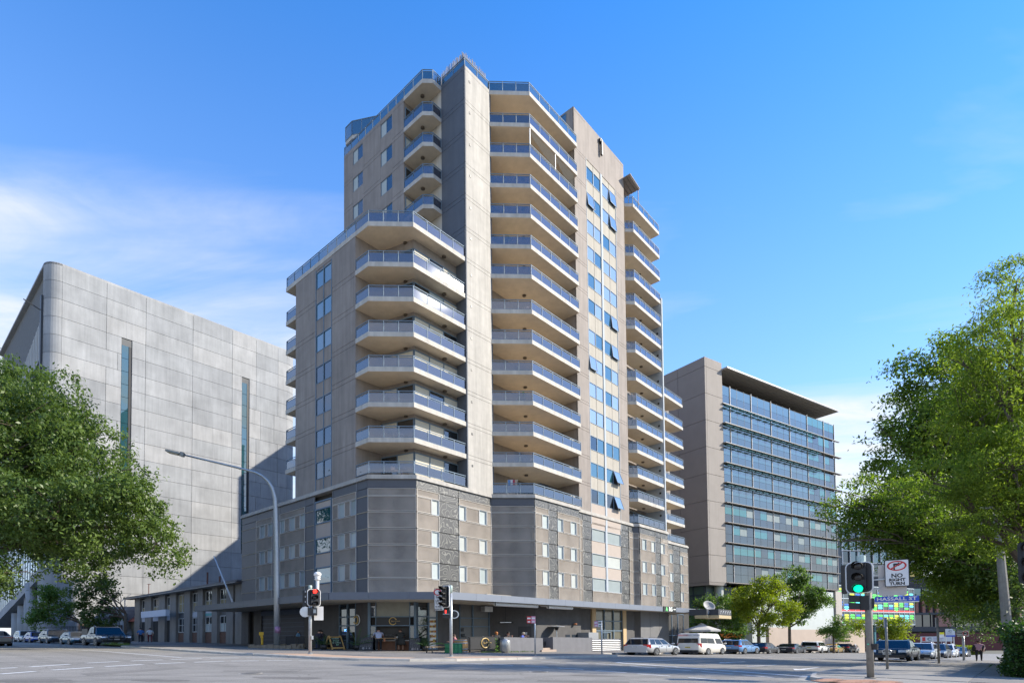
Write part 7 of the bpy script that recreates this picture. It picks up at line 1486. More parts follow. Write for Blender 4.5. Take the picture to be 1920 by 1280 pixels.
m = MB(); m.box((.1,yy(584),zz_(1198)),(.2,yy(587.4),zz_(1191))); m.build('push_button', [SILV], par)
# --- corner signal, right of the cafe window
par, p, z, h, yy, zz_ = pole('traffic_light', 'traffic light with four dark lamps at the corner in front of the cafe', 'traffic light', 846, 1230, 1110, 3.0, STEEL, cap=.42)
M1 = lambda a, b: yy(b)-yy(a)
lantern(par, (yy(836), zz_(1118)), M1(825.5, 845), zz_(1097.5)-zz_(1138.5), 4, -1, yaw=-.75, white=True, visor=.42)
e, o, x_ = signplate(par, (yy(824), zz_(1123)), M1(815.5, 834), zz_(1102)-zz_(1144), x=-.12)
cw_, ch_ = M1(815.5, 834), zz_(1102)-zz_(1144); sring(e, -.1, ch_*.33, cw_*.40, ch_*.15, .06, x_)
for s_, z_, sz, fw_ in (('NO', .10, .22, .5), ('LEFT', -.05, .17, .6), ('TURN', -.17, .17, .6), ('BUSES', -.32, .11, .6), ('EXCEPTED', -.43, .10, .8)): stext(e, s_, sz, -.05, ch_*z_, x_, bold=.004, fit=cw_*fw_)
m = MB(); m.box((0,yy(831),zz_(1158)),(.2,yy(843),zz_(1143))); pd = m.build('pedestrian_lamp', [LANT], par); m = MB(); m.ell((.21,yy(836.3),zz_(1144.6)), (.01,.05,.05), 8, 5); m.box((.205,yy(835.2),zz_(1149)),(.215,yy(837.4),zz_(1145.2))); m.build('red_man', [LRED], pd)
m = MB(); m.box((.2,yy(831),zz_(1151)),(.32,yy(844),zz_(1150.3))); m.build('hood', [SILV], pd); sring(par, yy(852), zz_(1151), .30, .26, .05, -.05, m_=SILV, nm='round_bracket'); m = MB(); m.lathe([(.001,-.05),(.26,-.04),(.26,.0),(.001,.01)], (-.1,yy(852),zz_(1151)), 14, axis='x'); m.build('round_back', [LANT], par)
# --- signal head just entering the frame on the right
pp = at(1921, 1045, 24); zg_ = gz(pp[0]+.9, 24)+.15; par = thing('traffic_light', 'traffic light head cut off by the right edge of the picture', 'traffic light', (pp[0]+.75, 24, zg_), heading_to_cam(pp[0], 24)); MB().tube([(0,0,-.2),(0,0,pp[2]-zg_+.5)], .11, 12).build('pole', [STEEL], par); lantern(par, (-.40, pp[2]-zg_-.18), .72, 1.75, 3, -1, white=False)
# --- tall street lamp with a long arm
p, z = pbase(519.5, 1214.5); Y = p[1]; K_ = math.hypot(*p)/F_PX
par = thing('street_lamp', 'tall galvanised street lamp with a long curved arm reaching left', 'street lamp', (*p, z))
arm = [(519.5,1216),(519,1100),(518,1000),(517,960),(516,935),(511,915),(503,902),(492,892),(478,885),(440,875),(400,865.5),(345,852.5)]
P = [Vector(at(a, b, Y))-Vector((*p, z)) for a, b in arm]; R_ = [5.6*K_,5.1*K_,4.4*K_,4.1*K_,3.8*K_,3.3*K_,2.9*K_,2.5*K_,2.2*K_,1.9*K_,1.6*K_,1.4*K_]; MB().tube([tuple(q) for q in P], R_, 12).build('pole', [STEEL], par, smooth=True)
a_, b_ = Vector(at(345, 852.5, Y)), Vector(at(314, 845.5, Y)); o_ = Vector((*p, z)); q = MB(); q.bar(tuple(a_-o_), tuple(a_+(b_-a_)*.2-o_), .34, .34); q.bar(tuple(a_+(b_-a_)*.18-o_), tuple(b_-o_), .75, .16); q.build('lamp_head', [mat('lamp_head_grey', (.33,.33,.31), .5)], par); q = MB(); q.bar(tuple(a_+(b_-a_)*.3-o_+Vector((0,0,-.1))), tuple(a_+(b_-a_)*.95-o_+Vector((0,0,-.1))), .55, .05); q.build('diffuser', [mat('lamp_lens', (.40,.38,.27), .3)], par)
q = MB(); q.lathe([(5.7*K_,.0),(5.7*K_,.04)], (0,0,1.35+.0), 12); sz_ = at(519, 1186, Y)[2]-z; sb_ = at(519, 1174, Y)[2]-z; q = MB(); q.lathe([(5.55*K_,sz_),(5.55*K_,sb_)], n=14); q.build('poster_sticker', [mat('sticker_print', (.40,.22,.35), .6, .6, 5)], par, smooth=True)
q = MB(); rr = random.Random(8)
for i in range(26):
    a = 2*math.pi*i/26; rx, ry = 2.1, .75; c = (rx*math.cos(a), ry*math.sin(a)); s_ = .24; hz_ = rr.uniform(.22,.36); q.box((c[0]-s_, c[1]-s_*.6, -.1), (c[0]+s_, c[1]+s_*.6, hz_))
q.box((-2,-.6,-.1),(2,.6,.15)); b = q.build('stone_planter', [mat('rough_stone', (.23,.19,.14), .95, .3, 4, .8)], None, loc=(*p, z)); tag(b, 'rough stone edging round the foot of the tall street lamp', 'planter')
# --- sign posts
def twin(px, py, ty, x0, x1, y0, y1, label, right=True, g='parking sign posts'):
    par, p, z, h, yy, zz_ = pole('sign_post', label, 'sign post', px, py, ty, 1.35, STEEL, group=g); mid = (x0+x1)/2
    for a, b, m_ in ((x0, mid, RED if right else mat('sign_pink', (.62,.25,.36), .5)), (mid, x1, mat('sign_pink', (.62,.25,.36), .5) if right else SIGW)):
        m = MB(); m.box((.05,yy(a)+.01,zz_(y1)),(.08,yy(b)-.01,zz_(y0))); s_ = m.build('sign_plate', [m_], par); m = MB(); w_ = yy(b)-yy(a); hh = zz_(y0)-zz_(y1)
        m.box((.081,yy(a)+w_*.12,zz_(y1)+hh*.60),(.085,yy(b)-w_*.12,zz_(y1)+hh*.82)); m.box((.081,yy(a)+w_*.2,zz_(y1)+hh*.12),(.085,yy(b)-w_*.2,zz_(y1)+hh*.3)); m.build('sign_print', [SIGW if m_ is not SIGW else BORD], s_)
twin(1003.5, 1229, 1155, 988.5, 1005, 1154.5, 1167.5, 'grey post with red and pink parking plates before the left grey planter wall'); twin(1128.5, 1226, 1163, 1115, 1129.5, 1163.5, 1174.5, 'grey post with pink and white parking plates before the white louvred wall', right=False)
for px, py, ty, lab in ((1664, 1254.5, 1157, 'bare grey sign post with an edge on plate in front of the black pickup'), (1760.5, 1243.5, 1157, 'dark slim sign post standing on the kerb behind the black pickup')):
    par, p, z, h, yy, zz_ = pole('sign_post', lab, 'sign post', px, py, ty, 1.9 if px < 1700 else 1.5, mat('dull_steel', (.22,.21,.19), .5, .15, 5, metal=.4), group='parking sign posts'); m = MB(); m.box((-.3,yy(px-3.5),zz_(ty+18)),(.02,yy(px-2),zz_(ty))); m.build('sign_plate', [SIGBACK], par)
def zone40(px, py, ty, x0, x1, y0, y1, lab, hdr=None):
    par, p, z, h, yy, zz_ = pole('speed_sign', lab, 'speed sign', px, py, ty, 1.6, STEEL, group='school zone speed signs'); W_ = yy(x1)-yy(x0); H_ = zz_(y0)-zz_(y1); e, o, x_ = signplate(par, ((yy(x0)+yy(x1))/2, (zz_(y0)+zz_(y1))/2), W_, H_, r=.03, border=False)
    sring(e, W_*.22, 0, W_*.25, H_*.42, .05, x_); stext(e, '40', H_*.5, W_*.22, 0, x_, fw=1.3); stext(e, 'SCHOOL', H_*.2, -W_*.27, H_*.28, x_, fw=1.2); stext(e, 'ZONE', H_*.2, -W_*.27, 0, x_, fw=1.2); stext(e, 'SCHOOL DAYS', H_*.12, -W_*.27, -H_*.3, x_, fw=1.1)
    if hdr: m = MB(); m.box((.1,yy(x0),zz_(y0-.3)),(.12,yy(x1),zz_(hdr))); m.build('yellow_header', [YEL], par)
zone40(1807.5, 1237.5, 1188, 1798.5, 1816, 1181.5, 1192, 'white 40 school zone sign on a post beside the white parked car on the right'); zone40(1404.5, 1209, 1180, 1394, 1413, 1177, 1184.5, 'yellow headed 40 school zone sign before the bright green street tree', hdr=1172)
par, p, z, h, yy, zz_ = pole('warning_sign', 'yellow diamond children crossing sign before the sandstone wall', 'warning sign', 1467, 1210, 1182, .9, STEEL)
m = MB(); plate(m, [(0, zz_(1188.5)-zz_(1194.5)), (-(yy(1474.5)-yy(1467)), 0), (0, -(zz_(1194.5)-zz_(1200.5))), ((yy(1474.5)-yy(1467)), 0)], .06, .09, (0, zz_(1194.5))); d_ = m.build('diamond_plate', [YEL], par)
m = MB()
for s_ in (-.32, .32): m.ell((.1, s_, zz_(1192.4)), (.01,.13,.10), 8, 5); m.add([(.1,s_-.16,zz_(1193)),(.1,s_+.16,zz_(1193)),(.1,s_+.1,zz_(1195)),(.1,s_-.1,zz_(1195))], [(0,1,2,3)]); m.add([(.1,s_-.1,zz_(1195)),(.1,s_,zz_(1195)),(.1,s_-.12,zz_(1197.3)),(.1,s_-.2,zz_(1197.3))], [(0,1,2,3)]); m.add([(.1,s_,zz_(1195)),(.1,s_+.1,zz_(1195)),(.1,s_+.2,zz_(1197.3)),(.1,s_+.1,zz_(1197.3))], [(0,1,2,3)])
m.build('children_symbol', [BORD], d_); m = MB(); m.box((.06,yy(1462),zz_(1206)),(.09,yy(1472),zz_(1201.5))); m.build('sign_plate', [YEL], par); m = MB(); m.box((.06,yy(1460),zz_(1186)),(.09,yy(1467),zz_(1181))); m.build('red_plate', [RED], par)
# far boards on the right
def board(name, label, x0, x1, y0, y1, Y, m_, legs=True, cat='sign'):
    a = at(x0, y1, Y); b = at(x1, y0, Y); g_ = gz(a[0], Y); par = thing(name, label, cat, (a[0], Y, g_)); W_, z0, z1 = b[0]-a[0], a[2]-g_, b[2]-g_
    m = MB(); m.box((0,-.06,z0),(W_,.06,z1)); f = m.build('board', [m_], par)
    if legs:
        for x_ in (.08, W_-.2): m = MB(); m.box((x_,.06,-.3),(x_+.12,.16,z1)); m.build('leg', [WHT], par)
    return par, W_, z0, z1
SB = mat('board_pale', (.55,.58,.60), .5, .04, 1)
b, W_, z0, z1 = board('sign_board', 'white board with a dark swirl and blue base band behind the right hand cars', 1773, 1790, 1178, 1193, 112, SB); m = MB(); m.box((0,-.075,z0),(W_,-.061,z0+(z1-z0)*.2)); m.build('blue_band', [SIGB], b); m = MB(); m.tube([(W_*.5+.32*math.cos(a), -.09, z0+(z1-z0)*.72+.16*math.sin(a)) for a in np.linspace(.9, 5.6, 12)], .05, 5); m.build('swirl_mark', [mat('swirl_dark', (.05,.12,.15), .5)], b)
for k in range(3): m = MB(); m.box((W_*.15,-.075,z0+(z1-z0)*(.32+.09*k)),(W_*(.75-.1*k),-.061,z0+(z1-z0)*(.345+.09*k))); m.build('text_line', [mat('line_grey', (.3,.32,.34), .6)], b)
b, W_, z0, z1 = board('fence_banner', 'long white banner with a red square and dark swirl below the brick building', 1726, 1785, 1192, 1202, 118, SB); m = MB(); m.box((W_*.05,-.075,z0+.1),(W_*.15,-.061,z1-.12)); m.build('red_square', [RED], b); m = MB(); m.tube([(W_*.29+.42*math.cos(a), -.09, (z0+z1)/2+.26*math.sin(a)) for a in np.linspace(.9, 5.6, 12)], .07, 5); m.build('swirl_mark', [mat('swirl_dark', (.05,.12,.15))], b); m = MB(); m.box((W_*.4,-.075,(z0+z1)/2+.1),(W_*.72,-.061,(z0+z1)/2+.3)); m.box((W_*.4,-.075,(z0+z1)/2-.25),(W_*.62,-.061,(z0+z1)/2-.1)); m.build('text_line', [mat('line_violet', (.32,.30,.45), .6)], b)
b, W_, z0, z1 = board('parking_sign', 'small white sign with a bright yellow top among the signs on the right', 1761.5, 1769.5, 1184.5, 1194.5, 96, SIGW, legs=False); m = MB(); m.box((0,-.08,z1-(z1-z0)*.4),(W_,-.061,z1)); m.build('yellow_top', [mat('bright_yellow', (.80,.72,.02), .5)], b); m = MB(); m.box((W_*.45,.06,-.3),(W_*.55,.14,z1)); m.build('leg', [STEEL], b)
# concrete power pole among the trees
pp = at(1873, 1100, 33.0); zg_ = gz(pp[0]+.6, 33); q = MB(); top = Vector(at(1867, 940, 33))-Vector((pp[0]+.5, 33, zg_)); q.tube([(0,0,-.3),tuple(top*.5),tuple(top)], [.27,.22,.17], 10); 
for i in range(2): q.box((top.x-.9,-.06,top.z-.4-i*.9),(top.x+.9,.06,top.z-.28-i*.9))
tag(q.build('power_pole', [mat('grey_timber_pole', (.30,.28,.25), .9, .2, 3, .3, streak=.3)], loc=(pp[0]+.5, 33, zg_), smooth=False), 'grey power pole rising through the trees behind the hedge', 'power pole')
for i, (a, b) in enumerate((((1868,972),(1640,1058)),((1868,1000),(1700,1090)))):
    A_, B_ = Vector(at(*a, 33)), Vector(at(*b, 70)); q = MB(); q.tube([tuple(A_+(B_-A_)*t-Vector((0,0,1.2*math.sin(math.pi*t)))-A_) for t in np.linspace(0,1,9)], .02, 4); tag(q.build('overhead_wire', [BLK], loc=tuple(A_)), ('upper' if i == 0 else 'lower')+' overhead wire running from the power pole through the trees', 'wire', 'overhead wires')
# --- in front of the cafe
def on(px, v): u = u_at(px, 1215, v); P = xy(u, v); return P, gz(*P)+.15
VP = 31.2
def lowwall(name, label, px0, px1, ytop, v, m_, th=.3, cat='wall'):
    u0, u1 = u_at(px0, 1205, v), u_at(px1, 1205, v); P = xy(u0, v); z = gz(*P)+.15; d_ = math.hypot(*P); h_ = 0
    dd = ray(px0, ytop); t = v/(dd[:2]@dL); zt = float(dd[2]*t)+EYE; par = thing(name, label, cat, (*P, z), ANG); L = u1-u0; dz = gzuv(u1, v)-gzuv(u0, v)
    return par, L, zt-z, dz
GRYP = mat('planter_grey', (.165,.165,.175), .8, .1, 1.4, .1, streak=.1)
for px0, px1, lab in ((945, 1018, 'grey rendered low wall behind the silver bin, left of the gap'), (1037, 1110, 'grey rendered low wall right of the gap, beside the louvred screen')):
    par, L, h_, dz = lowwall('cafe_wall', lab, px0, px1, 1193.5, VP, GRYP); tag(par, None, None, 'low walls along the cafe terrace'); q = MB(); q.add([(0,0,-.4),(L,0,-.4+dz),(L,.35,-.4+dz),(0,.35,-.4),(0,0,h_),(L,0,h_-.12),(L,.35,h_-.12),(0,.35,h_)], [(0,3,2,1),(4,5,6,7),(0,1,5,4),(1,2,6,5),(2,3,7,6),(3,0,4,7)]); q.build('wall', [GRYP], par); q = MB(); q.box((0,.35,-.4),(.35,2.6,h_-.05)); q.build('return_wall', [GRYP], par)
par, L, h_, dz = lowwall('louvre_screen', 'white horizontal louvre screen at the end of the grey terrace wall', 1110.5, 1164, 1194.5, VP, WHT)
q = MB(); q.box((0,0,-.5),(L,.35,.0)); q.build('plinth', [GRYP], par)
for k in range(6): q = MB(); zk = .08+k*(h_-.2)/6; q.add([(0,-.02,zk),(L,-.02,zk+dz*.4),(L,.12,zk+dz*.4+.10),(0,.12,zk+.10),(0,.0,zk-.02),(L,.0,zk+dz*.4-.02),(L,.15,zk+dz*.4+.08),(0,.15,zk+.08)], [(0,1,2,3),(7,6,5,4),(0,4,5,1),(3,2,6,7),(0,3,7,4),(1,5,6,2)]); q.build('louvre_blade', [WHT], par)
for b0, b1 in (((-.06,.0,-.5),(.02,.3,h_)), ((L-.02,.0,-.5+dz),(L+.06,.3,h_-.2))): q = MB(); q.box(b0, b1); q.build('end_post', [GRYP], par)
q = MB(); q.box((0,.2,.0),(L,.3,h_-.15)); q.build('back_board', [mat('shade_grey', (.10,.10,.10), .9)], par)
par, L, h_, dz = lowwall('cafe_barrier', 'black canvas cafe barrier printed with a gold ring logo', 879, 938, 1193.5, 31.7, BLK)
q = MB(); q.box((0,0,.22),(L,.04,h_)); q.box((0,-.02,h_-.04),(L,.06,h_+.02)); bn = q.build('banner', [mat('black_canvas', (.025,.025,.026), .7, .1, 3)], par)
for x_ in (.1, L*.5, L-.2): q = MB(); q.box((x_,-.05,-.1),(x_+.1,.1,h_)); q.box((x_-.1,-.4,-.06),(x_+.2,.4,.02)); q.build('leg', [BLK], par)
q = MB(); q.tube([(L*.50+.46*math.cos(a), -.035, h_*.60+.38*math.sin(a)) for a in np.linspace(.35, 5.95, 26)], .045, 6); q.build('ring_logo', [GOLD], bn); q = MB(); q.box((L*.5+.05,-.05,h_*.59),(L*.5+.72,-.02,h_*.63)); q.build('logo_stroke', [GOLD], bn); text('Exo', .22, GOLD, bn, (L*.49, -.03, h_*.60), (rad(90),0,0), depth=.01)
P, z = on(947, 30.2); q = MB(); q.lathe([(.27,0),(.30,.1),(.42,.2),(.42,.95),(.38,1.02),(.20,1.06),(.20,1.12),(.001,1.14)], n=18); tag(q.build('litter_bin', [mat('brushed_bin', (.42,.42,.40), .35, .08, 3, metal=.5)], loc=(*P, z), smooth=True), 'silver cylindrical bin in front of the grey terrace wall', 'bin')
def barrel(label, P, z, dark, s=1.):
    par = thing('wine_barrel', label, 'barrel', (*P, z), 0, 'barrels used as cafe tables'); par.scale = (KW*.92*s, KW*.92*s, s); W0 = mat('barrel_oak', (.45,.25,.09), .7, .25, 4, .2, streak=.3) if not dark else mat('barrel_dark', (.16,.09,.06), .7, .25, 4)
    pr = [(.30,0),(.335,.2),(.36,.45),(.335,.7),(.30,.92)]; me = MB()
    for k in range(20):
        a0, a1 = 2*math.pi*k/20+.012, 2*math.pi*(k+1)/20-.012; s_ = MB()
        V = [(r_*math.cos(a), r_*math.sin(a), z_) for r_, z_ in pr for a in (a0, a1)]; s_.add(V, [(2*i, 2*i+1, 2*i+3, 2*i+2) for i in range(4)]); s_.build('stave', [W0], par, smooth=True)
    for z_, r_ in ((.07,.322),(.26,.349),(.66,.349),(.85,.322)): q = MB(); q.lathe([(r_-.004,z_-.035),(r_+.004,z_-.03),(r_+.004,z_+.03),(r_-.004,z_+.035)], n=24); q.build('hoop', [mat('hoop_steel', (.32,.32,.32), .45, .1, 5, metal=.6)], par, smooth=True)
    q = MB(); q.lathe([(.001,.90),(.29,.90)], n=20); q.build('lid', [W0], par)
P, z = on(864, 31.3); barrel('pale oak wine barrel table left of the black cafe barrier', P, z, False, 1.12); P, z = pbase(651, 1214); barrel('dark stained wine barrel in the shade left of the coffee window', P, z, True, 1.05)
P, z = on(850, 31.0); par = thing('milk_crate', 'green plastic crate on the pavement beside the pale barrel', 'crate', (*P, z), ANG); q = MB(); q.box((-.6,-.3,0),(.6,.3,.72)); q.build('box', [GRN], par)
for z_ in (.02,.34,.66): q = MB(); q.box((-.63,-.33,z_),(.63,.33,z_+.05)); q.build('rib', [mat('green_dark', (.02,.15,.06), .5)], par)
for x_ in (-.6,-.2,.2,.6): q = MB(); q.box((x_-.03,-.325,.05),(x_+.03,-.3,.68)); q.build('rib', [mat('green_dark', (.02,.15,.06))], par)
def aframe(P, z, rot):
    par = thing('chalk_a_board', 'timber framed chalk A board standing on the corner pavement', 'sign board', (*P, z), rot); H_, w_, sp_ = 1.12, .56, .62; tm = mat('pine_frame', (.58,.36,.12), .6, .15, 6)
    for sg, nm in ((1, 'front'), (-1, 'back')):
        q = MB()
        for y in (-w_, w_): q.bar((sg*sp_, y, 0), (sg*.04, y*.92, H_), .10, .08)
        q.bar((sg*.10,-w_,H_*.90),(sg*.10,w_,H_*.90),.08,.1); q.bar((sg*.55,-w_,H_*.13),(sg*.55,w_,H_*.13),.08,.1); q.build('timber_frame', [tm], par)
        q = MB(); q.add([(sg*.54+.01,-w_*.9,H_*.16),(sg*.54+.01,w_*.9,H_*.16),(sg*.13+.01,w_*.88,H_*.88),(sg*.13+.01,-w_*.88,H_*.88)], [(0,1,2,3)]); bd = q.build('chalkboard', [mat('chalkboard', (.025,.025,.028), .8, .1, 3)], par)
        if sg == 1:
            r_ = math.atan2(.41, H_*.72)
            for k, (s_, c_) in enumerate((('banana', (.5,.75,.6)), ('bread', (.35,.7,.5)), ('& coffee', (.7,.7,.7)), ('$8', (.7,.7,.7)))): text(s_, .17, mat('chalk_%d' % (k % 2), c_, .8), bd, (.16+.105*k+.045, -.05, H_*.80-.165*k), (rad(90)-0, -0, rad(90)), depth=.002, font_w=1.4)
    q = MB(); q.bar((-.35,-w_,H_*.42),(.35,-w_,H_*.42),.05,.03); q.bar((-.35,w_,H_*.42),(.35,w_,H_*.42),.05,.03); q.build('spreader', [tm], par)
p, z = pbase(627, 1217); aframe(p, z, heading_to_cam(*p, .55))
def menu_board(lab, s0, s1, dd, rows):
    P, z = chz((s0+s1)/2, dd); par = thing('menu_board', lab, 'menu board', (*P, z), ANG-rad(45), 'standing menu boards by the coffee window'); w_ = (s1-s0)/2; q = MB(); q.add([(-w_,-.15,.02),(w_,-.15,.02),(w_,.18,1.05),(-w_,.18,1.05),(-w_,-.10,.02),(w_,-.10,.02),(w_,.23,1.05),(-w_,.23,1.05)], [(0,1,2,3),(7,6,5,4),(0,4,5,1),(1,5,6,2),(2,6,7,3),(3,7,4,0)]); b = q.build('board', [mat('menu_slate', (.045,.047,.055), .7, .1, 3)], par); rr = random.Random(len(lab))
    for k in range(rows):
        q = MB(); t = .88-.1*k; y = -.15+.33*t-.012; x_ = -w_*.8
        while x_ < w_*.75: L_ = rr.uniform(.05, .16); q.box((x_, y-.004, .02+1.03*t), (min(w_*.8, x_+L_), y, .045+1.03*t)); x_ += L_+.05
        o = q.build('chalk_line', [mat('chalk_dim', (.30,.29,.30), .8)], b); o['kind'] = 'stuff'
    for x_, r_ in ((-w_*.35,.10),(w_*.1,.06),(w_*.55,.07)): q = MB(); q.lathe([(.001,0),(r_,0),(r_,.01),(.001,.01)], (x_, -.125, .18), 10, axis='y'); q.build('drawn_cup', [mat('chalk_dim', (.30,.29,.30))], b)
menu_board('dark standing menu board to the left of the coffee window', -.55, .55, 1.0, 7); menu_board('dark standing menu board to the right of the coffee window', 3.45, 4.35, 1.0, 7)
# tables, stools, dark cafe screens
def table(P, z, lab, w=.7, h=.74, m_=TIMB, rot=0., cat='table', name='cafe_table'):
    par = thing(name, lab, cat, (*P, z), rot); q = MB(); q.box((-w,-.36,h-.04),(w,.36,h)); q.build('table_top', [m_], par); me = MB().box((-.03,-.03,0),(.03,.03,h-.04)).mesh('leg', [BLK])
    for x_ in (-w+.06, w-.06):
        for y in (-.3, .3): link(me, 'leg', par, (x_, y, 0))
    return par
P, z = on(823, 31.6); table(P, z, 'low timber topped bench table left of the green crate', 1.0, .48, rot=ANG); P, z = chz(1.6, .75); table(P, z, 'narrow timber standing table at the coffee window', .85, 1.02, rot=ANG-rad(45))
P, z = on(1044, 33.0); par = thing('patio_heater', 'gas patio heater with a mushroom top behind the right terrace wall', 'heater', (*P, z)); q = MB(); q.lathe([(.35,0),(.35,.7),(.1,.8),(.07,.85)], n=14); q.build('gas_box', [BLK], par); q = MB(); q.lathe([(.06,.8),(.06,2.0)], n=8); q.build('stem', [SILV], par); q = MB(); q.lathe([(.12,2.0),(.22,2.25),(.22,2.32)], n=12); q.build('burner', [BLK], par); q = MB(); q.lathe([(.001,2.5),(.2,2.47),(.82,2.36),(.82,2.33),(.001,2.40)], n=18); q.build('reflector', [SILV], par)
par, p, z, h, yy, zz_ = pole('yellow_post', 'bent yellow protection post beside the garage entrance', 'bollard', 491.5, 1213, 1193, 2.0, YEL); q = MB(); q.box((-.15,yy(486),zz_(1190)),(.15,yy(494),zz_(1184))); q.bar((0,yy(491.5),zz_(1195)),(0,yy(489),zz_(1187)),.22,.22); q.build('head', [YEL], par)
p, z = pbase(371, 1203.5); par = thing('works_barrier', 'yellow folding road works barrier left by the low brick office', 'barrier', (*p, z), heading_to_cam(*p)); q = MB(); q.box((-.02,-.9,.75),(.02,.8,1.05)); q.build('rail_board', [YEL], par); 
for y in (-.75, .6): q = MB(); q.bar((.3,y-.2,0),(-.0,y,.95),.06,.06); q.bar((-.3,y+.05,0),(.0,y,.95),.06,.06); q.build('leg', [YEL], par)
q = MB(); q.box((.02,.5,.8),(.03,.75,1.0)); q.build('white_panel', [WHT], par)
# umbrella, dish and dark fabric at the end of the awning
P = at(1316, 1182, 74); z = gz(P[0], 74)+.15; par = thing('market_umbrella', 'big pale square market umbrella behind the white van', 'umbrella', (P[0], 74, z), ANG+.35); zt = at(1316, 1169, 74)[2]-z; ze = at(1316, 1180, 74)[2]-z; w_ = 2.2; can = mat('canvas_cream', (.56,.53,.47), .8, .06, 1)
for k in range(8):
    a0, a1 = 2*math.pi*k/8+math.pi/8, 2*math.pi*(k+1)/8+math.pi/8; f_ = lambda a: (w_*math.copysign(min(1, abs(math.cos(a))*1.3), math.cos(a)), w_*math.copysign(min(1, abs(math.sin(a))*1.3), math.sin(a))); p0, p1 = f_(a0), f_(a1); q = MB(); q.add([(0,0,zt),(p0[0],p0[1],ze),(p1[0],p1[1],ze),(p0[0],p0[1],ze-.22),(p1[0],p1[1],ze-.22),(0,0,zt-.04)], [(0,1,2),(1,3,4,2),(5,2,1)]); q.build('canopy_panel', [can], par)
q = MB(); q.lathe([(.001,zt+.14),(.5,zt-.08),(.001,zt-.1)], n=8); q.build('vent_cap', [can], par); q = MB(); q.tube([(0,0,-.2),(0,0,zt)], .05, 8); q.tube([(w_*.9,.3,ze),(0,0,1.2)], .03, 6); q.build('mast', [SILV], par)
a_ = at(1328, 1137, 76); q = MB(); q.lathe([(.001,0),(.35,.04),(.62,.14),(.80,.28),(.78,.29),(.6,.17),(.34,.07),(.001,.03)], n=20); q.bar((0,0,-.9),(0,0,.02),.1,.1); q.bar((0,0,.03),(.1,0,.45),.03,.03); d_ = q.build('satellite_dish', [mat('dish_grey', (.34,.33,.31), .6, .08, 2)], loc=(a_[0], 76, a_[2]), smooth=True); d_.rotation_euler = (rad(55), 0, rad(10)); tag(d_, 'grey satellite dish above the end of the awning', 'satellite dish')
for px0, px1 in ((1325, 1347), (1347, 1371)):
    a0 = at(px0, 1141, 73); a1 = at(px1, 1143.5, 77); dz = (at(px0, 1141, 73)[2]-at(px0, 1152, 73)[2]); e_ = Vector((a1[0]-a0[0], 4)); par = thing('fabric_awning', 'dark fabric awning with a painted white scrawl, %s half' % ('left' if px0 == 1325 else 'right'), 'awning', a0, math.atan2(e_.y, e_.x), 'dark fabric awnings beyond the signs'); L_ = e_.length*.99; q = MB(); q.box((0,0,-dz),(L_,2.2,0)); q.build('valance', [mat('fabric_navy', (.05,.055,.065), .7, .15, 2)], par); q = MB(); q.box((0,-.05,-dz-.42),(L_*.97,1.5,-dz-.02)); q.build('roller_cover', [mat('straw_blind', (.48,.38,.22), .7, .1, 4)], par)
    for k in range(5): q = MB(); x_ = L_*(.12+.18*k); q.tube([(x_,-.02,-dz*.8),(x_+.25,-.02,-dz*.3),(x_+.15,-.02,-dz*.55),(x_+.5,-.02,-dz*.25)], .035, 4); q.build('scrawl', [mat('chalk_white', (.5,.5,.48), .7)], par)
p, z = on(1022, 32.0); q = MB()
for k in range(7): q.tube([(.16*k-.5+.1*math.cos(a), 0, .75+.16*math.sin(a)-.1*(k % 2)) for a in np.linspace(0, 5.2, 9)], .022, 5)
q.bar((-.55,0,.1),(-.55,0,1.1),.05,.05); q.bar((.55,0,.1),(.55,0,1.1),.05,.05); q.bar((-.55,0,.3),(.55,0,.3),.04,.04); tag(q.build('iron_gate', [BLK], loc=(*p, z), rotz=ANG), 'small scrolled black iron gate in the gap between the grey walls', 'gate')
P, z = on(1024, 31.4); q = MB(); q.box((-1.1,-.35,-.3),(1.1,.35,.18)); q.box((-1.1,.0,-.3),(1.1,.7,.34)); tag(q.build('steps', [mat('step_stone', (.42,.33,.26), .85)], loc=(*P, z), rotz=ANG), 'two pale steps in the gap of the terrace wall', 'steps')
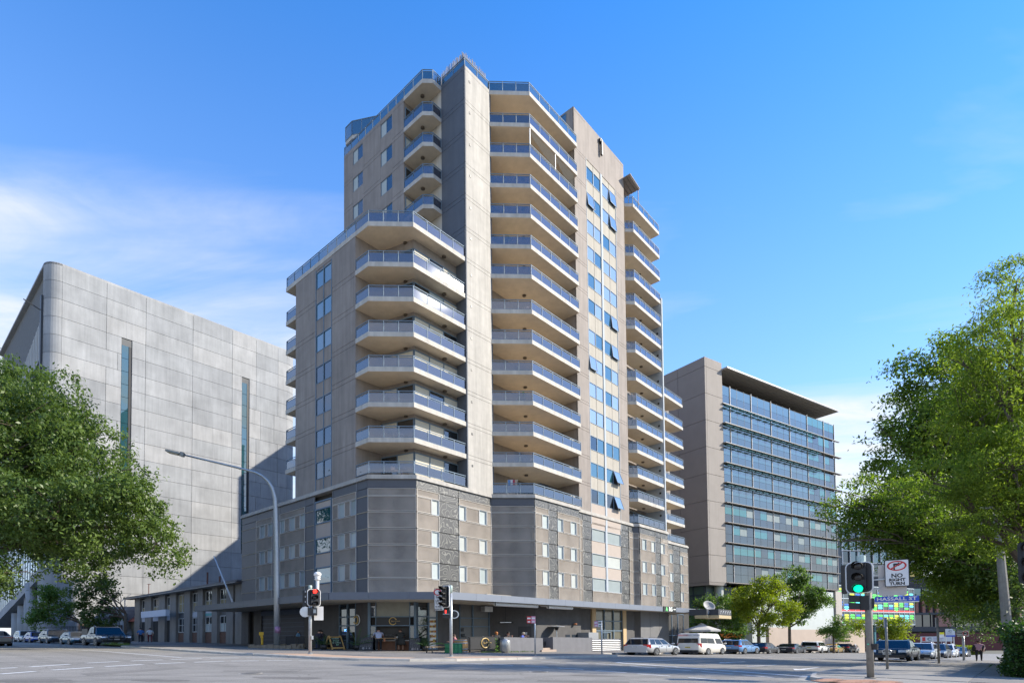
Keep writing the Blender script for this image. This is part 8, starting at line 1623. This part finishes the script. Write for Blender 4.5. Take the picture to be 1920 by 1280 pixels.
# ------------------------------------------------------------------ people
SKN = [mat('skin_fair', (.52,.30,.22), .6, .06, 6), mat('skin_tan', (.36,.20,.13), .6, .06, 6)]
def person(label, pos, z, yaw, J, top, legs, shoes, hair, skin=0, long_sleeve=False, hair_long=False, skirt=None, K=1.28, s=1., group=None, extra=None):
    """J: joints (x right, y ahead, z up) by name. one skinned body; cloth colours follow the bones"""
    N = ['pelvis','waist','chest','neck','head0','head1','shL','elL','wrL','haL','shR','elR','wrR','haR','hpL','knL','anL','toL','hpR','knR','anR','toR']
    E = [('pelvis','waist'),('waist','chest'),('chest','neck'),('neck','head0'),('head0','head1'),('chest','shL'),('shL','elL'),('elL','wrL'),('wrL','haL'),('chest','shR'),('shR','elR'),('elR','wrR'),('wrR','haR'),('pelvis','hpL'),('hpL','knL'),('knL','anL'),('anL','toL'),('pelvis','hpR'),('hpR','knR'),('knR','anR'),('anR','toR')]
    R = dict(pelvis=.145,waist=.135,chest=.155,neck=.055,head0=.088,head1=.092,sh=.075,el=.047,wr=.032,ha=.036,hp=.10,kn=.062,an=.042,to=.038)
    me = bpy.data.meshes.new('body'); me.from_pydata([J[n] for n in N], [(N.index(a), N.index(b)) for a, b in E], []); o = bpy.data.objects.new('tmp', me); COL.objects.link(o)
    md = o.modifiers.new('s', 'SKIN'); me.skin_vertices.new() if not me.skin_vertices else None
    for i, n in enumerate(N):
        r = R.get(n) or R[n[:2]]; me.skin_vertices[0].data[i].radius = (r*1.12, r) if n in ('pelvis','waist','chest') else (r, r)
    me.skin_vertices[0].data[0].use_root = True; sb = o.modifiers.new('b', 'SUBSURF'); sb.levels = 1; sb.render_levels = 1
    dg = bpy.context.evaluated_depsgraph_get(); m2 = bpy.data.meshes.new_from_object(o.evaluated_get(dg)); bpy.data.objects.remove(o)
    bm = bmesh.new(); bm.from_mesh(m2); SK = SKN[skin]
    mats_ = [SK, top, legs, shoes]
    cat_ = {}
    for a, b in E:
        k = (a, b)
        cat_[k] = 0 if a in ('neck','head0') or b in ('haL','haR') else (1 if a in ('waist','chest') else None)
        if a[:2] == 'sh': cat_[k] = 1
        if a[:2] == 'el': cat_[k] = 1 if long_sleeve else 0
        if a in ('pelvis',): cat_[k] = 1 if b == 'waist' else 2
        if a[:2] in ('hp','kn'): cat_[k] = 2
        if a[:2] == 'an': cat_[k] = 3
    segs = [(Vector(J[a]), Vector(J[b]), cat_[(a, b)]) for a, b in E]
    for f in bm.faces:
        c = f.calc_center_median(); best = 9; k = 1
        for a, b, q in segs:
            d = b-a; t = max(0, min(1, (c-a).dot(d)/d.length_squared)); l = (c-(a+d*t)).length
            if l < best: best, k = l, q
        f.material_index = k; f.smooth = True
    # five separate fingers rooted in each palm, with a thumb leaving its side
    for sd in 'LR':
        w, h = Vector(J['wr'+sd]), Vector(J['ha'+sd]); d = (h-w).normalized(); sx = d.cross(Vector((0,1,0)) if abs(d.y) < .8 else Vector((0,0,1))).normalized(); dn = d.cross(sx)
        for i, L in enumerate((.062,.075,.08,.072,.055)):
            if i == 0: b0 = w+(h-w)*.5+sx*.03; dirs = (d*.6+sx*.8).normalized()
            else: b0 = h+sx*(.03-.02*(i-1)); dirs = d
            p = [b0, b0+dirs*L*.55, b0+dirs*L*.8+dn*L*.35]
            ref = dirs.cross(dn).normalized(); vs = []
            for q, r in zip(p, (.011,.010,.007)): vs.append([bm.verts.new(q+ref*(r*math.cos(a))+dn*(r*math.sin(a))) for a in (0, 2.09, 4.19)])
            for a in range(2):
                for k in range(3): bm.faces.new((vs[a][k], vs[a][(k+1)%3], vs[a+1][(k+1)%3], vs[a+1][k])).material_index = 0
            bm.faces.new(vs[2]).material_index = 0
    # nose, eyes, mouth and ears on the head
    h0, h1 = Vector(J['head0']), Vector(J['head1']); hc = (h0+h1)/2; upv = (h1-h0).normalized(); fwd = Vector(J.get('look', (0,1,0))).normalized(); fwd = (fwd-upv*fwd.dot(upv)).normalized(); rt_ = fwd.cross(upv)
    def blob(c, r, mi):
        ret = bmesh.ops.create_icosphere(bm, subdivisions=1, radius=1, matrix=Matrix.Translation(c) @ Matrix.Diagonal((*r, 1)))
        for v in ret['verts']:
            for f in v.link_faces: f.material_index = mi; f.smooth = True
    blob(hc+fwd*.10-upv*.01, (.014,.022,.022), 0)
    for sg in (-1, 1): blob(hc+fwd*.088+rt_*sg*.034+upv*.02, (.011,.011,.008), 4); blob(hc+rt_*sg*.092, (.014,.02,.03), 0)
    blob(hc+fwd*.088-upv*.055, (.026,.012,.007), 5)
    mats_ += [BLK, mat('lip', (.35,.12,.10), .5)]
    m2.materials.clear()
    for m in mats_: m2.materials.append(m)
    bm.to_mesh(m2); bm.free()
    par = thing('person', label, 'person', (*pos, z), yaw, group); par.scale = (K*s, K*s, s); link(m2, 'body', par)
    # hair: a cap over the skull, hanging lower for long hair
    q = MB(); n, m_ = 14, 7; V = []; F = []
    for i in range(m_+1):
        a = math.pi*(.62 if not hair_long else .74)*i/m_
        for k in range(n):
            b = 2*math.pi*k/n; dirv = rt_*(math.sin(a)*math.cos(b))+fwd*(math.sin(a)*math.sin(b))+upv*math.cos(a); r = .115
            if math.sin(b) > .3 and a > 1.1: r = .085
            V.append(hc+upv*.035+dirv*r+(-upv*.12*max(0, -math.sin(b)) if hair_long and i == m_ else Vector()))
    for i in range(m_):
        for k in range(n): F.append((i*n+k, i*n+(k+1)%n, (i+1)*n+(k+1)%n, (i+1)*n+k))
    q.add(V, F).build('hair', [hair], par, smooth=True)
    if skirt:
        q = MB(); pz = J['pelvis']; q.lathe([(.17,pz[2]+.12),(.22,pz[2]-.1),(.30,pz[2]-.48)], (pz[0],pz[1],0), 14); q.build('dress_skirt', [skirt], par, smooth=True)
    if extra: extra(par)
    return par
def stand(lean=0., stride=0., armL=(.0,.0), armR=(.0,.0)):
    J = dict(pelvis=(0,0,.96), waist=(0,.02+lean*.25,1.12), chest=(0,.02+lean*.7,1.34), neck=(0,.03+lean*.95,1.50), head0=(0,.05+lean*1.1,1.58), head1=(0,.06+lean*1.15,1.68))
    cz, cy = 1.40, .02+lean*.8
    for sd, sg, ar in (('L',-1,armL), ('R',1,armR)):
        J['sh'+sd] = (sg*.19, cy, cz); J['el'+sd] = (sg*.25, cy+ar[0]*.5-.03, cz-.27+ar[1]*.3); J['wr'+sd] = (sg*.22, cy+ar[0]+.02, cz-.50+ar[1]); J['ha'+sd] = (sg*.215, cy+ar[0]*1.25+.03, cz-.58+ar[1]*1.05)
        st = sg*stride; J['hp'+sd] = (sg*.10,0,.90); J['kn'+sd] = (sg*.11,.04+st*.5,.50); J['an'+sd] = (sg*.11,-.02+st,.09+max(0,-st)*.12); J['to'+sd] = (sg*.12,.15+st,.04)
    return J
def sit(seat=.46, lean=.0, armf=.3, armup=.0, knee=.0):
    dz = seat-.96+.10; J = stand(lean)
    for k in list(J): x_, y, z = J[k]; J[k] = (x_, y, z+dz)
    for sd, sg in (('L',-1), ('R',1)):
        J['hp'+sd] = (sg*.11,.03,seat+.06); J['kn'+sd] = (sg*.13,.44,seat+.05); J['an'+sd] = (sg*.13,.42+knee,.09); J['to'+sd] = (sg*.13,.58+knee,.04)
        x_, y, z = J['sh'+sd]; J['el'+sd] = (sg*.24,y+.12,z-.25); J['wr'+sd] = (sg*.16,y+armf,z-.26+armup); J['ha'+sd] = (sg*.13,y+armf+.08,z-.25+armup)
    return J
def cloth(n, c): return mat(n, c, .85, .12, 7, .1)
HB = mat('hair_black', (.015,.012,.01), .6, .2, 20); HBR = mat('hair_brown', (.06,.03,.018), .6, .2, 20); HRD = mat('hair_copper', (.36,.13,.03), .6, .2, 20); HGR = mat('hair_grey_blonde', (.45,.40,.33), .6, .2, 20)
to = lambda P, ang=0.: math.atan2(P[1], P[0])-rad(90)+ang       # yaw that makes local +y look away from the camera
p, z = chz(1.02, .95)
def bag(par):
    q = MB(); q.box((.24,-.10,.72),(.33,.16,.98)); b = q.build('handbag', [mat('tan_leather', (.42,.17,.08), .5, .1, 5)], par); q = MB(); q.tube([(.28,.03,.98),(.2,-.1,1.3),(.02,-.10,1.5)], .012, 5); q.build('strap', [mat('tan_leather', (.42,.17,.08))], b)
person('person in pale blue shirt with a tan bag leaning at the coffee window', p, z, to(p, .1), stand(.18, .06, (.36,.28), (.36,.28)), cloth('cloth_pale_blue', (.45,.52,.72)), cloth('cloth_black', (.018,.018,.022)), cloth('shoe_white', (.7,.68,.66)), HB, long_sleeve=False, K=1.55, s=1.0, extra=bag)
P, z = chz(2.75, .55); person('person in a dark patterned dress standing at the counter of the coffee window', P, z, to(P, .2), stand(.1, .0, (.2,.2), (.2,.2)), cloth('cloth_dark_floral', (.03,.032,.03)), SKN[1], cloth('shoe_dark', (.03,.03,.03)), HBR, skin=1, skirt=cloth('cloth_dark_floral', (.03,.032,.03)), K=1.5)
def chair(pos, z, yaw, lab, seat=.46, K=1.3):
    par = thing('cafe_chair', lab, 'chair', (*pos, z), yaw, 'cafe chairs'); par.scale = (K, K, 1); q = MB(); q.box((-.22,-.2,seat-.04),(.22,.24,seat)); q.build('seat', [BLK], par); q = MB(); q.box((-.22,-.24,seat+.1),(.22,-.2,seat+.42)); q.build('backrest', [BLK], par); me = MB().box((-.02,-.02,0),(.02,.02,seat-.04)).mesh('leg', [BLK])
    for x_ in (-.2,.2):
        for y in (-.22,.2): link(me, 'leg', par, (x_, y, 0))
def seated(label, P, z, yaw, J, *a, seat=.46, chair_lab=None, **k):
    person(label, P, z, yaw, J, *a, **k); chair(P, z, yaw, chair_lab, seat)
P, z = pbase(557, 1211.5); seated('person in a light blue shirt sitting at a table by the dark garage wall', P, z, to(P, -1.35), sit(.66, .05, .42, .05), cloth('cloth_sky', (.20,.42,.70)), cloth('cloth_navy', (.03,.04,.08)), cloth('shoe_dark', (.03,.03,.03)), HBR, seat=.66, chair_lab='dark stool under the person in light blue', K=1.4)
for (px, an, lab, tp, cl) in ((595, -.6, 'person in dark clothes sitting upright behind the red traffic light', (.03,.03,.05), 'dark chair under the left person behind the traffic light'), (608, 1.2, 'person in dark clothes bending over a table behind the red traffic light', (.05,.045,.05), 'dark chair under the right person behind the traffic light')):
    P, z = pbase(px, 1216.2); seated(lab, P, z, to(P, an), sit(.66, .12, .4, .1), cloth('cloth_dark_%d' % px, tp), cloth('cloth_denim', (.04,.06,.13)), cloth('shoe_dark', (.03,.03,.03)), HB, seat=.66, chair_lab=cl, K=1.4, group=None)
P, z = pbase(577, 1215); table(P, z, 'dark high table among the seated people by the garage wall', 1.0, 1.0, BLK, 0)
P, z = pbase(553, 1213.5); q = MB(); q.box((-.75,-.05,0),(.75,.05,.95)); q.box((-.8,-.08,.95),(.8,.08,1.0)); q.box((-.8,-.08,0),(-.73,.08,.95)); q.box((.73,-.08,0),(.8,.08,.95)); tag(q.build('cafe_screen', [mat('screen_navy', (.03,.034,.045), .6, .1, 3)], loc=(*P, z), rotz=.15), 'dark waist high screen in front of the person in light blue', 'screen')
P, z = on(857, 32.2); seated('person in a pink top sitting by the pole beside the pale barrel', P, z, to(P, 1.4), sit(.5, .1, .35, .05), cloth('cloth_dusty_pink', (.42,.16,.18)), cloth('cloth_black', (.018,.018,.022)), cloth('shoe_dark', (.03,.03,.03)), HBR, seat=.5, chair_lab='black chair under the person in pink', K=1.4)
for px, an, lab, tp, hr, cl, hl in ((933, .5, 'person with bright copper hair in black sitting behind the terrace wall', (.02,.02,.022), HRD, 'chair behind the terrace wall under the copper haired person', True), (951, -2.6, 'dark haired person in black facing out behind the terrace wall', (.025,.025,.03), HB, 'chair behind the terrace wall under the dark haired person', False), (977.5, -1.9, 'grey blonde person in a blue top behind the terrace wall', (.06,.10,.42), HGR, 'chair behind the terrace wall under the person in blue', True)):
    P, z = on(px, 33.2); seated(lab, P, z+.28, to(P, an), sit(.52, .08, .25, .28), cloth('cloth_t%d' % int(px), tp), cloth('cloth_navy', (.03,.04,.08)), cloth('shoe_dark', (.03,.03,.03)), hr, seat=.52, chair_lab=cl, hair_long=hl, K=1.4)
for px, lab, tp, lg, hr, st in ((263.5, 'person in a blue shirt and dark shorts walking away by the brick office', (.06,.16,.36), (.03,.03,.04), HB, .16), (281, 'person in a white shirt and dark red shorts walking away by the brick office', (.62,.60,.57), (.16,.04,.05), HB, -.14)):
    p, z = pbase(px, 1203.5); person(lab, p, z, to(p, .05), stand(.03, st, (.05,.05), (-.05,.02)), cloth('cloth_w%d' % int(px), tp), cloth('cloth_l%d' % int(px), lg), cloth('shoe_dark', (.03,.03,.03)), hr, K=1.45, s=1.05)
p, z = pbase(1836, 1238.5); person('person in a dark jacket and pink top walking towards the camera on the right footpath', p, z, to(p, math.pi), stand(.02, .18, (.08,.03), (-.06,.03)), cloth('cloth_pink_top', (.42,.24,.30)), cloth('cloth_black', (.018,.018,.022)), cloth('shoe_dark', (.03,.03,.03)), HBR, hair_long=True, K=1.45, s=1.0,
   extra=lambda par: [MB().tube([(sg*.07,.0,1.44),(sg*.17,.0,1.36),(sg*.19,-.02,1.12),(sg*.2,-.01,.86)], [.06,.125,.125,.115], 10).build('jacket_front', [cloth('cloth_jacket', (.02,.02,.024))], par, smooth=True) for sg in (-1, 1)])
# laundry and odds and ends on the balconies
def at_balc(u_, v_, k): return (*xy(u_, v_), LV[k]-1.0)
par = thing('clothes_airer', 'folding clothes airer with hanging washing on the lowest middle balcony', 'clothes airer', at_balc(43.3, 35.9, 0), ANG-rad(45)); q = MB()
for x_ in (-.45, .45): q.bar((x_,-.3,0),(x_,.3,1.5),.03,.03); q.bar((x_,.3,0),(x_,-.3,1.5),.03,.03)
for y in (-.3,0,.3): q.bar((-.5,y,1.5),(.5,y,1.5),.025,.025)
q.build('frame', [WHT], par)
for x_, c_, L_ in ((-.35,(.12,.25,.5),.6),(-.1,(.6,.58,.6),.5),(.1,(.4,.05,.08),.45),(.33,(.45,.35,.25),.9)): q = MB(); q.box((x_-.11,-.33,1.5-L_),(x_+.11,-.29,1.5)); q.build('garment', [cloth('cloth_g%d' % int(x_*100+100), c_)], par)
par = thing('hanging_laundry', 'red and white laundry hung behind the glass of an upper middle balcony', 'laundry', at_balc(44.2, 34.9, 10), ANG-rad(45))
for i, c_ in enumerate(((.35,.05,.06),(.6,.55,.55),(.08,.08,.1),(.45,.12,.12))): q = MB(); q.box((-.9+.5*i,-.02,.25),(-.5+.5*i,.02,.9)); q.build('garment', [cloth('cloth_h%d' % i, c_)], par)
q = MB(); q.bar((-1,0,.92),(1.2,0,.92),.02,.02); q.build('line', [WHT], par)
def sheer(name, c, t):
    m, tt, b, out = _new(name); tt.nodes.remove(b); a = tt.nodes.new('ShaderNodeBsdfTransparent'); d = tt.nodes.new('ShaderNodeBsdfDiffuse'); d.inputs[0].default_value = (*c, 1); x_ = tt.nodes.new('ShaderNodeMixShader'); x_.inputs[0].default_value = t
    tt.links.new(d.outputs[0], x_.inputs[1]); tt.links.new(a.outputs[0], x_.inputs[2]); tt.links.new(x_.outputs[0], out.inputs[0]); return m
NET = sheer('shade_net', (.14,.135,.12), .55)
a, b = Vector(S2_), Vector(S3_); e_ = (b-a).normalized(); q = MB(); zz0 = LV[11]-TZ-.05; zz1 = LV[12]-1.42-TZ
for t0, t1, d0 in ((.03,.5,.0),(.55,.93,.35)): p0 = a+(b-a)*t0; p1 = a+(b-a)*t1; o_ = Vector((TU,TV)); q.add([(p0.x-TU,p0.y-TV+.1,zz1),(p1.x-TU,p1.y-TV+.1,zz1-.1),(p1.x-TU,p1.y-TV+.1,zz0+(.0 if d0 == 0 else -.3)),((p0+p1).x/2-TU,(p0+p1).y/2-TV+.12,zz0+(.5 if d0 == 0 else .2)),(p0.x-TU,p0.y-TV+.1,zz0+1.1)], [(0,1,2,3,4)])
sh = thing('shade_screen', 'sagging translucent shade net strung across an upper middle balcony', 'shade net', tuple(tower.location), ANG); q.build('net', [NET], sh); q = MB()
for t in (.01, .52): p0 = a+(b-a)*t; q.bar((p0.x-TU,p0.y-TV+.08,zz0),(p0.x-TU,p0.y-TV+.08,zz1),.08,.08)
q.build('post', [WHT], sh)
par = thing('balcony_setting', 'round outdoor table with chairs on the lowest left balcony', 'table', at_balc(31.6, 38.5, 0), ANG); q = MB(); q.lathe([(.45,.7),(.45,.74),(.001,.74)], n=14); q.lathe([(.04,0),(.04,.7)], n=8); q.build('table', [mat('red_blue_cloth', (.10,.10,.2), .7, .4, 4)], par)
for x_ in (-.8,.8): q = MB(); q.box((x_-.22,-.22,.4),(x_+.22,.22,.45)); q.box((x_-.22,.18,.45),(x_+.22,.22,.9)); q.build('seat', [cloth('cloth_g133', (.45,.35,.25))], par)

ORD = {0:'lowest',1:'second',2:'third',3:'fourth',4:'fifth',5:'sixth',6:'seventh',7:'eighth',8:'ninth',9:'tenth',10:'eleventh',11:'twelfth'}
def bplant(u_, v_, k, side, seed, m_=LEAFP, h_=.95, kind='leafy'):
    par = thing('potted_plant', '%s potted plant on the %s balcony up of the %s stack' % ('yellow green' if m_ is LEAFY else 'dark green', ORD[k], side), 'plant', at_balc(u_, v_, k), 0, 'potted plants on the balconies')
    MB().lathe([(.14,0),(.2,.32),(.17,.32)], n=10).build('pot', [mat('pot_terracotta', (.34,.16,.09), .8)], par); tuft((0,0,.3), h_, .5, 40, m_, 'leaves', rr=random.Random(seed)).build('leaves', [m_], par)
for i, (u_, v_, k, sd) in enumerate(((29.3,40.7,2,'left'),(30.6,39.1,2,'left'),(35.2,37.3,4,'left'),(31.4,38.4,5,'left'),(43.6,34.6,3,'middle'),(46.5,34.3,5,'middle'),(42.6,35.6,8,'middle'),(64.9,34.2,7,'right'),(68,34.1,6,'right'))): bplant(u_, v_, k, sd, i+70, LEAFP if i % 2 else LEAFY)
def bset(u_, v_, k, side, an):
    par = thing('outdoor_setting', 'small outdoor table and two chairs on the %s balcony up of the %s stack' % (ORD[k], side), 'table', at_balc(u_, v_, k), an, 'outdoor settings on the balconies'); q = MB(); q.lathe([(.36,.70),(.36,.73),(.001,.73)], n=12); q.lathe([(.035,0),(.035,.7)], n=6); q.build('table', [SILV], par)
    for x_ in (-.75,.75): q = MB(); q.box((x_-.22,-.22,.41),(x_+.22,.22,.45)); q.box((x_-.22,.18,.45),(x_+.22,.22,.88)); [q.box((x_+a-.02,b-.02,0),(x_+a+.02,b+.02,.41)) for a in (-.2,.2) for b in (-.2,.2)]; q.build('chair', [mat('wicker_dark', (.09,.07,.06), .8, .2, 9)], par)
for u_, v_, k, sd in ((31.4,38.6,1,'left'),(32.2,38.4,3,'left'),(34.6,37.4,6,'left'),(45.0,34.6,1,'middle'),(46.8,34.6,2,'middle'),(44.4,34.9,6,'middle'),(47.4,34.6,9,'middle'),(67,34.4,3,'right'),(69,34.4,9,'right')): bset(u_, v_, k, sd, ANG-.5)
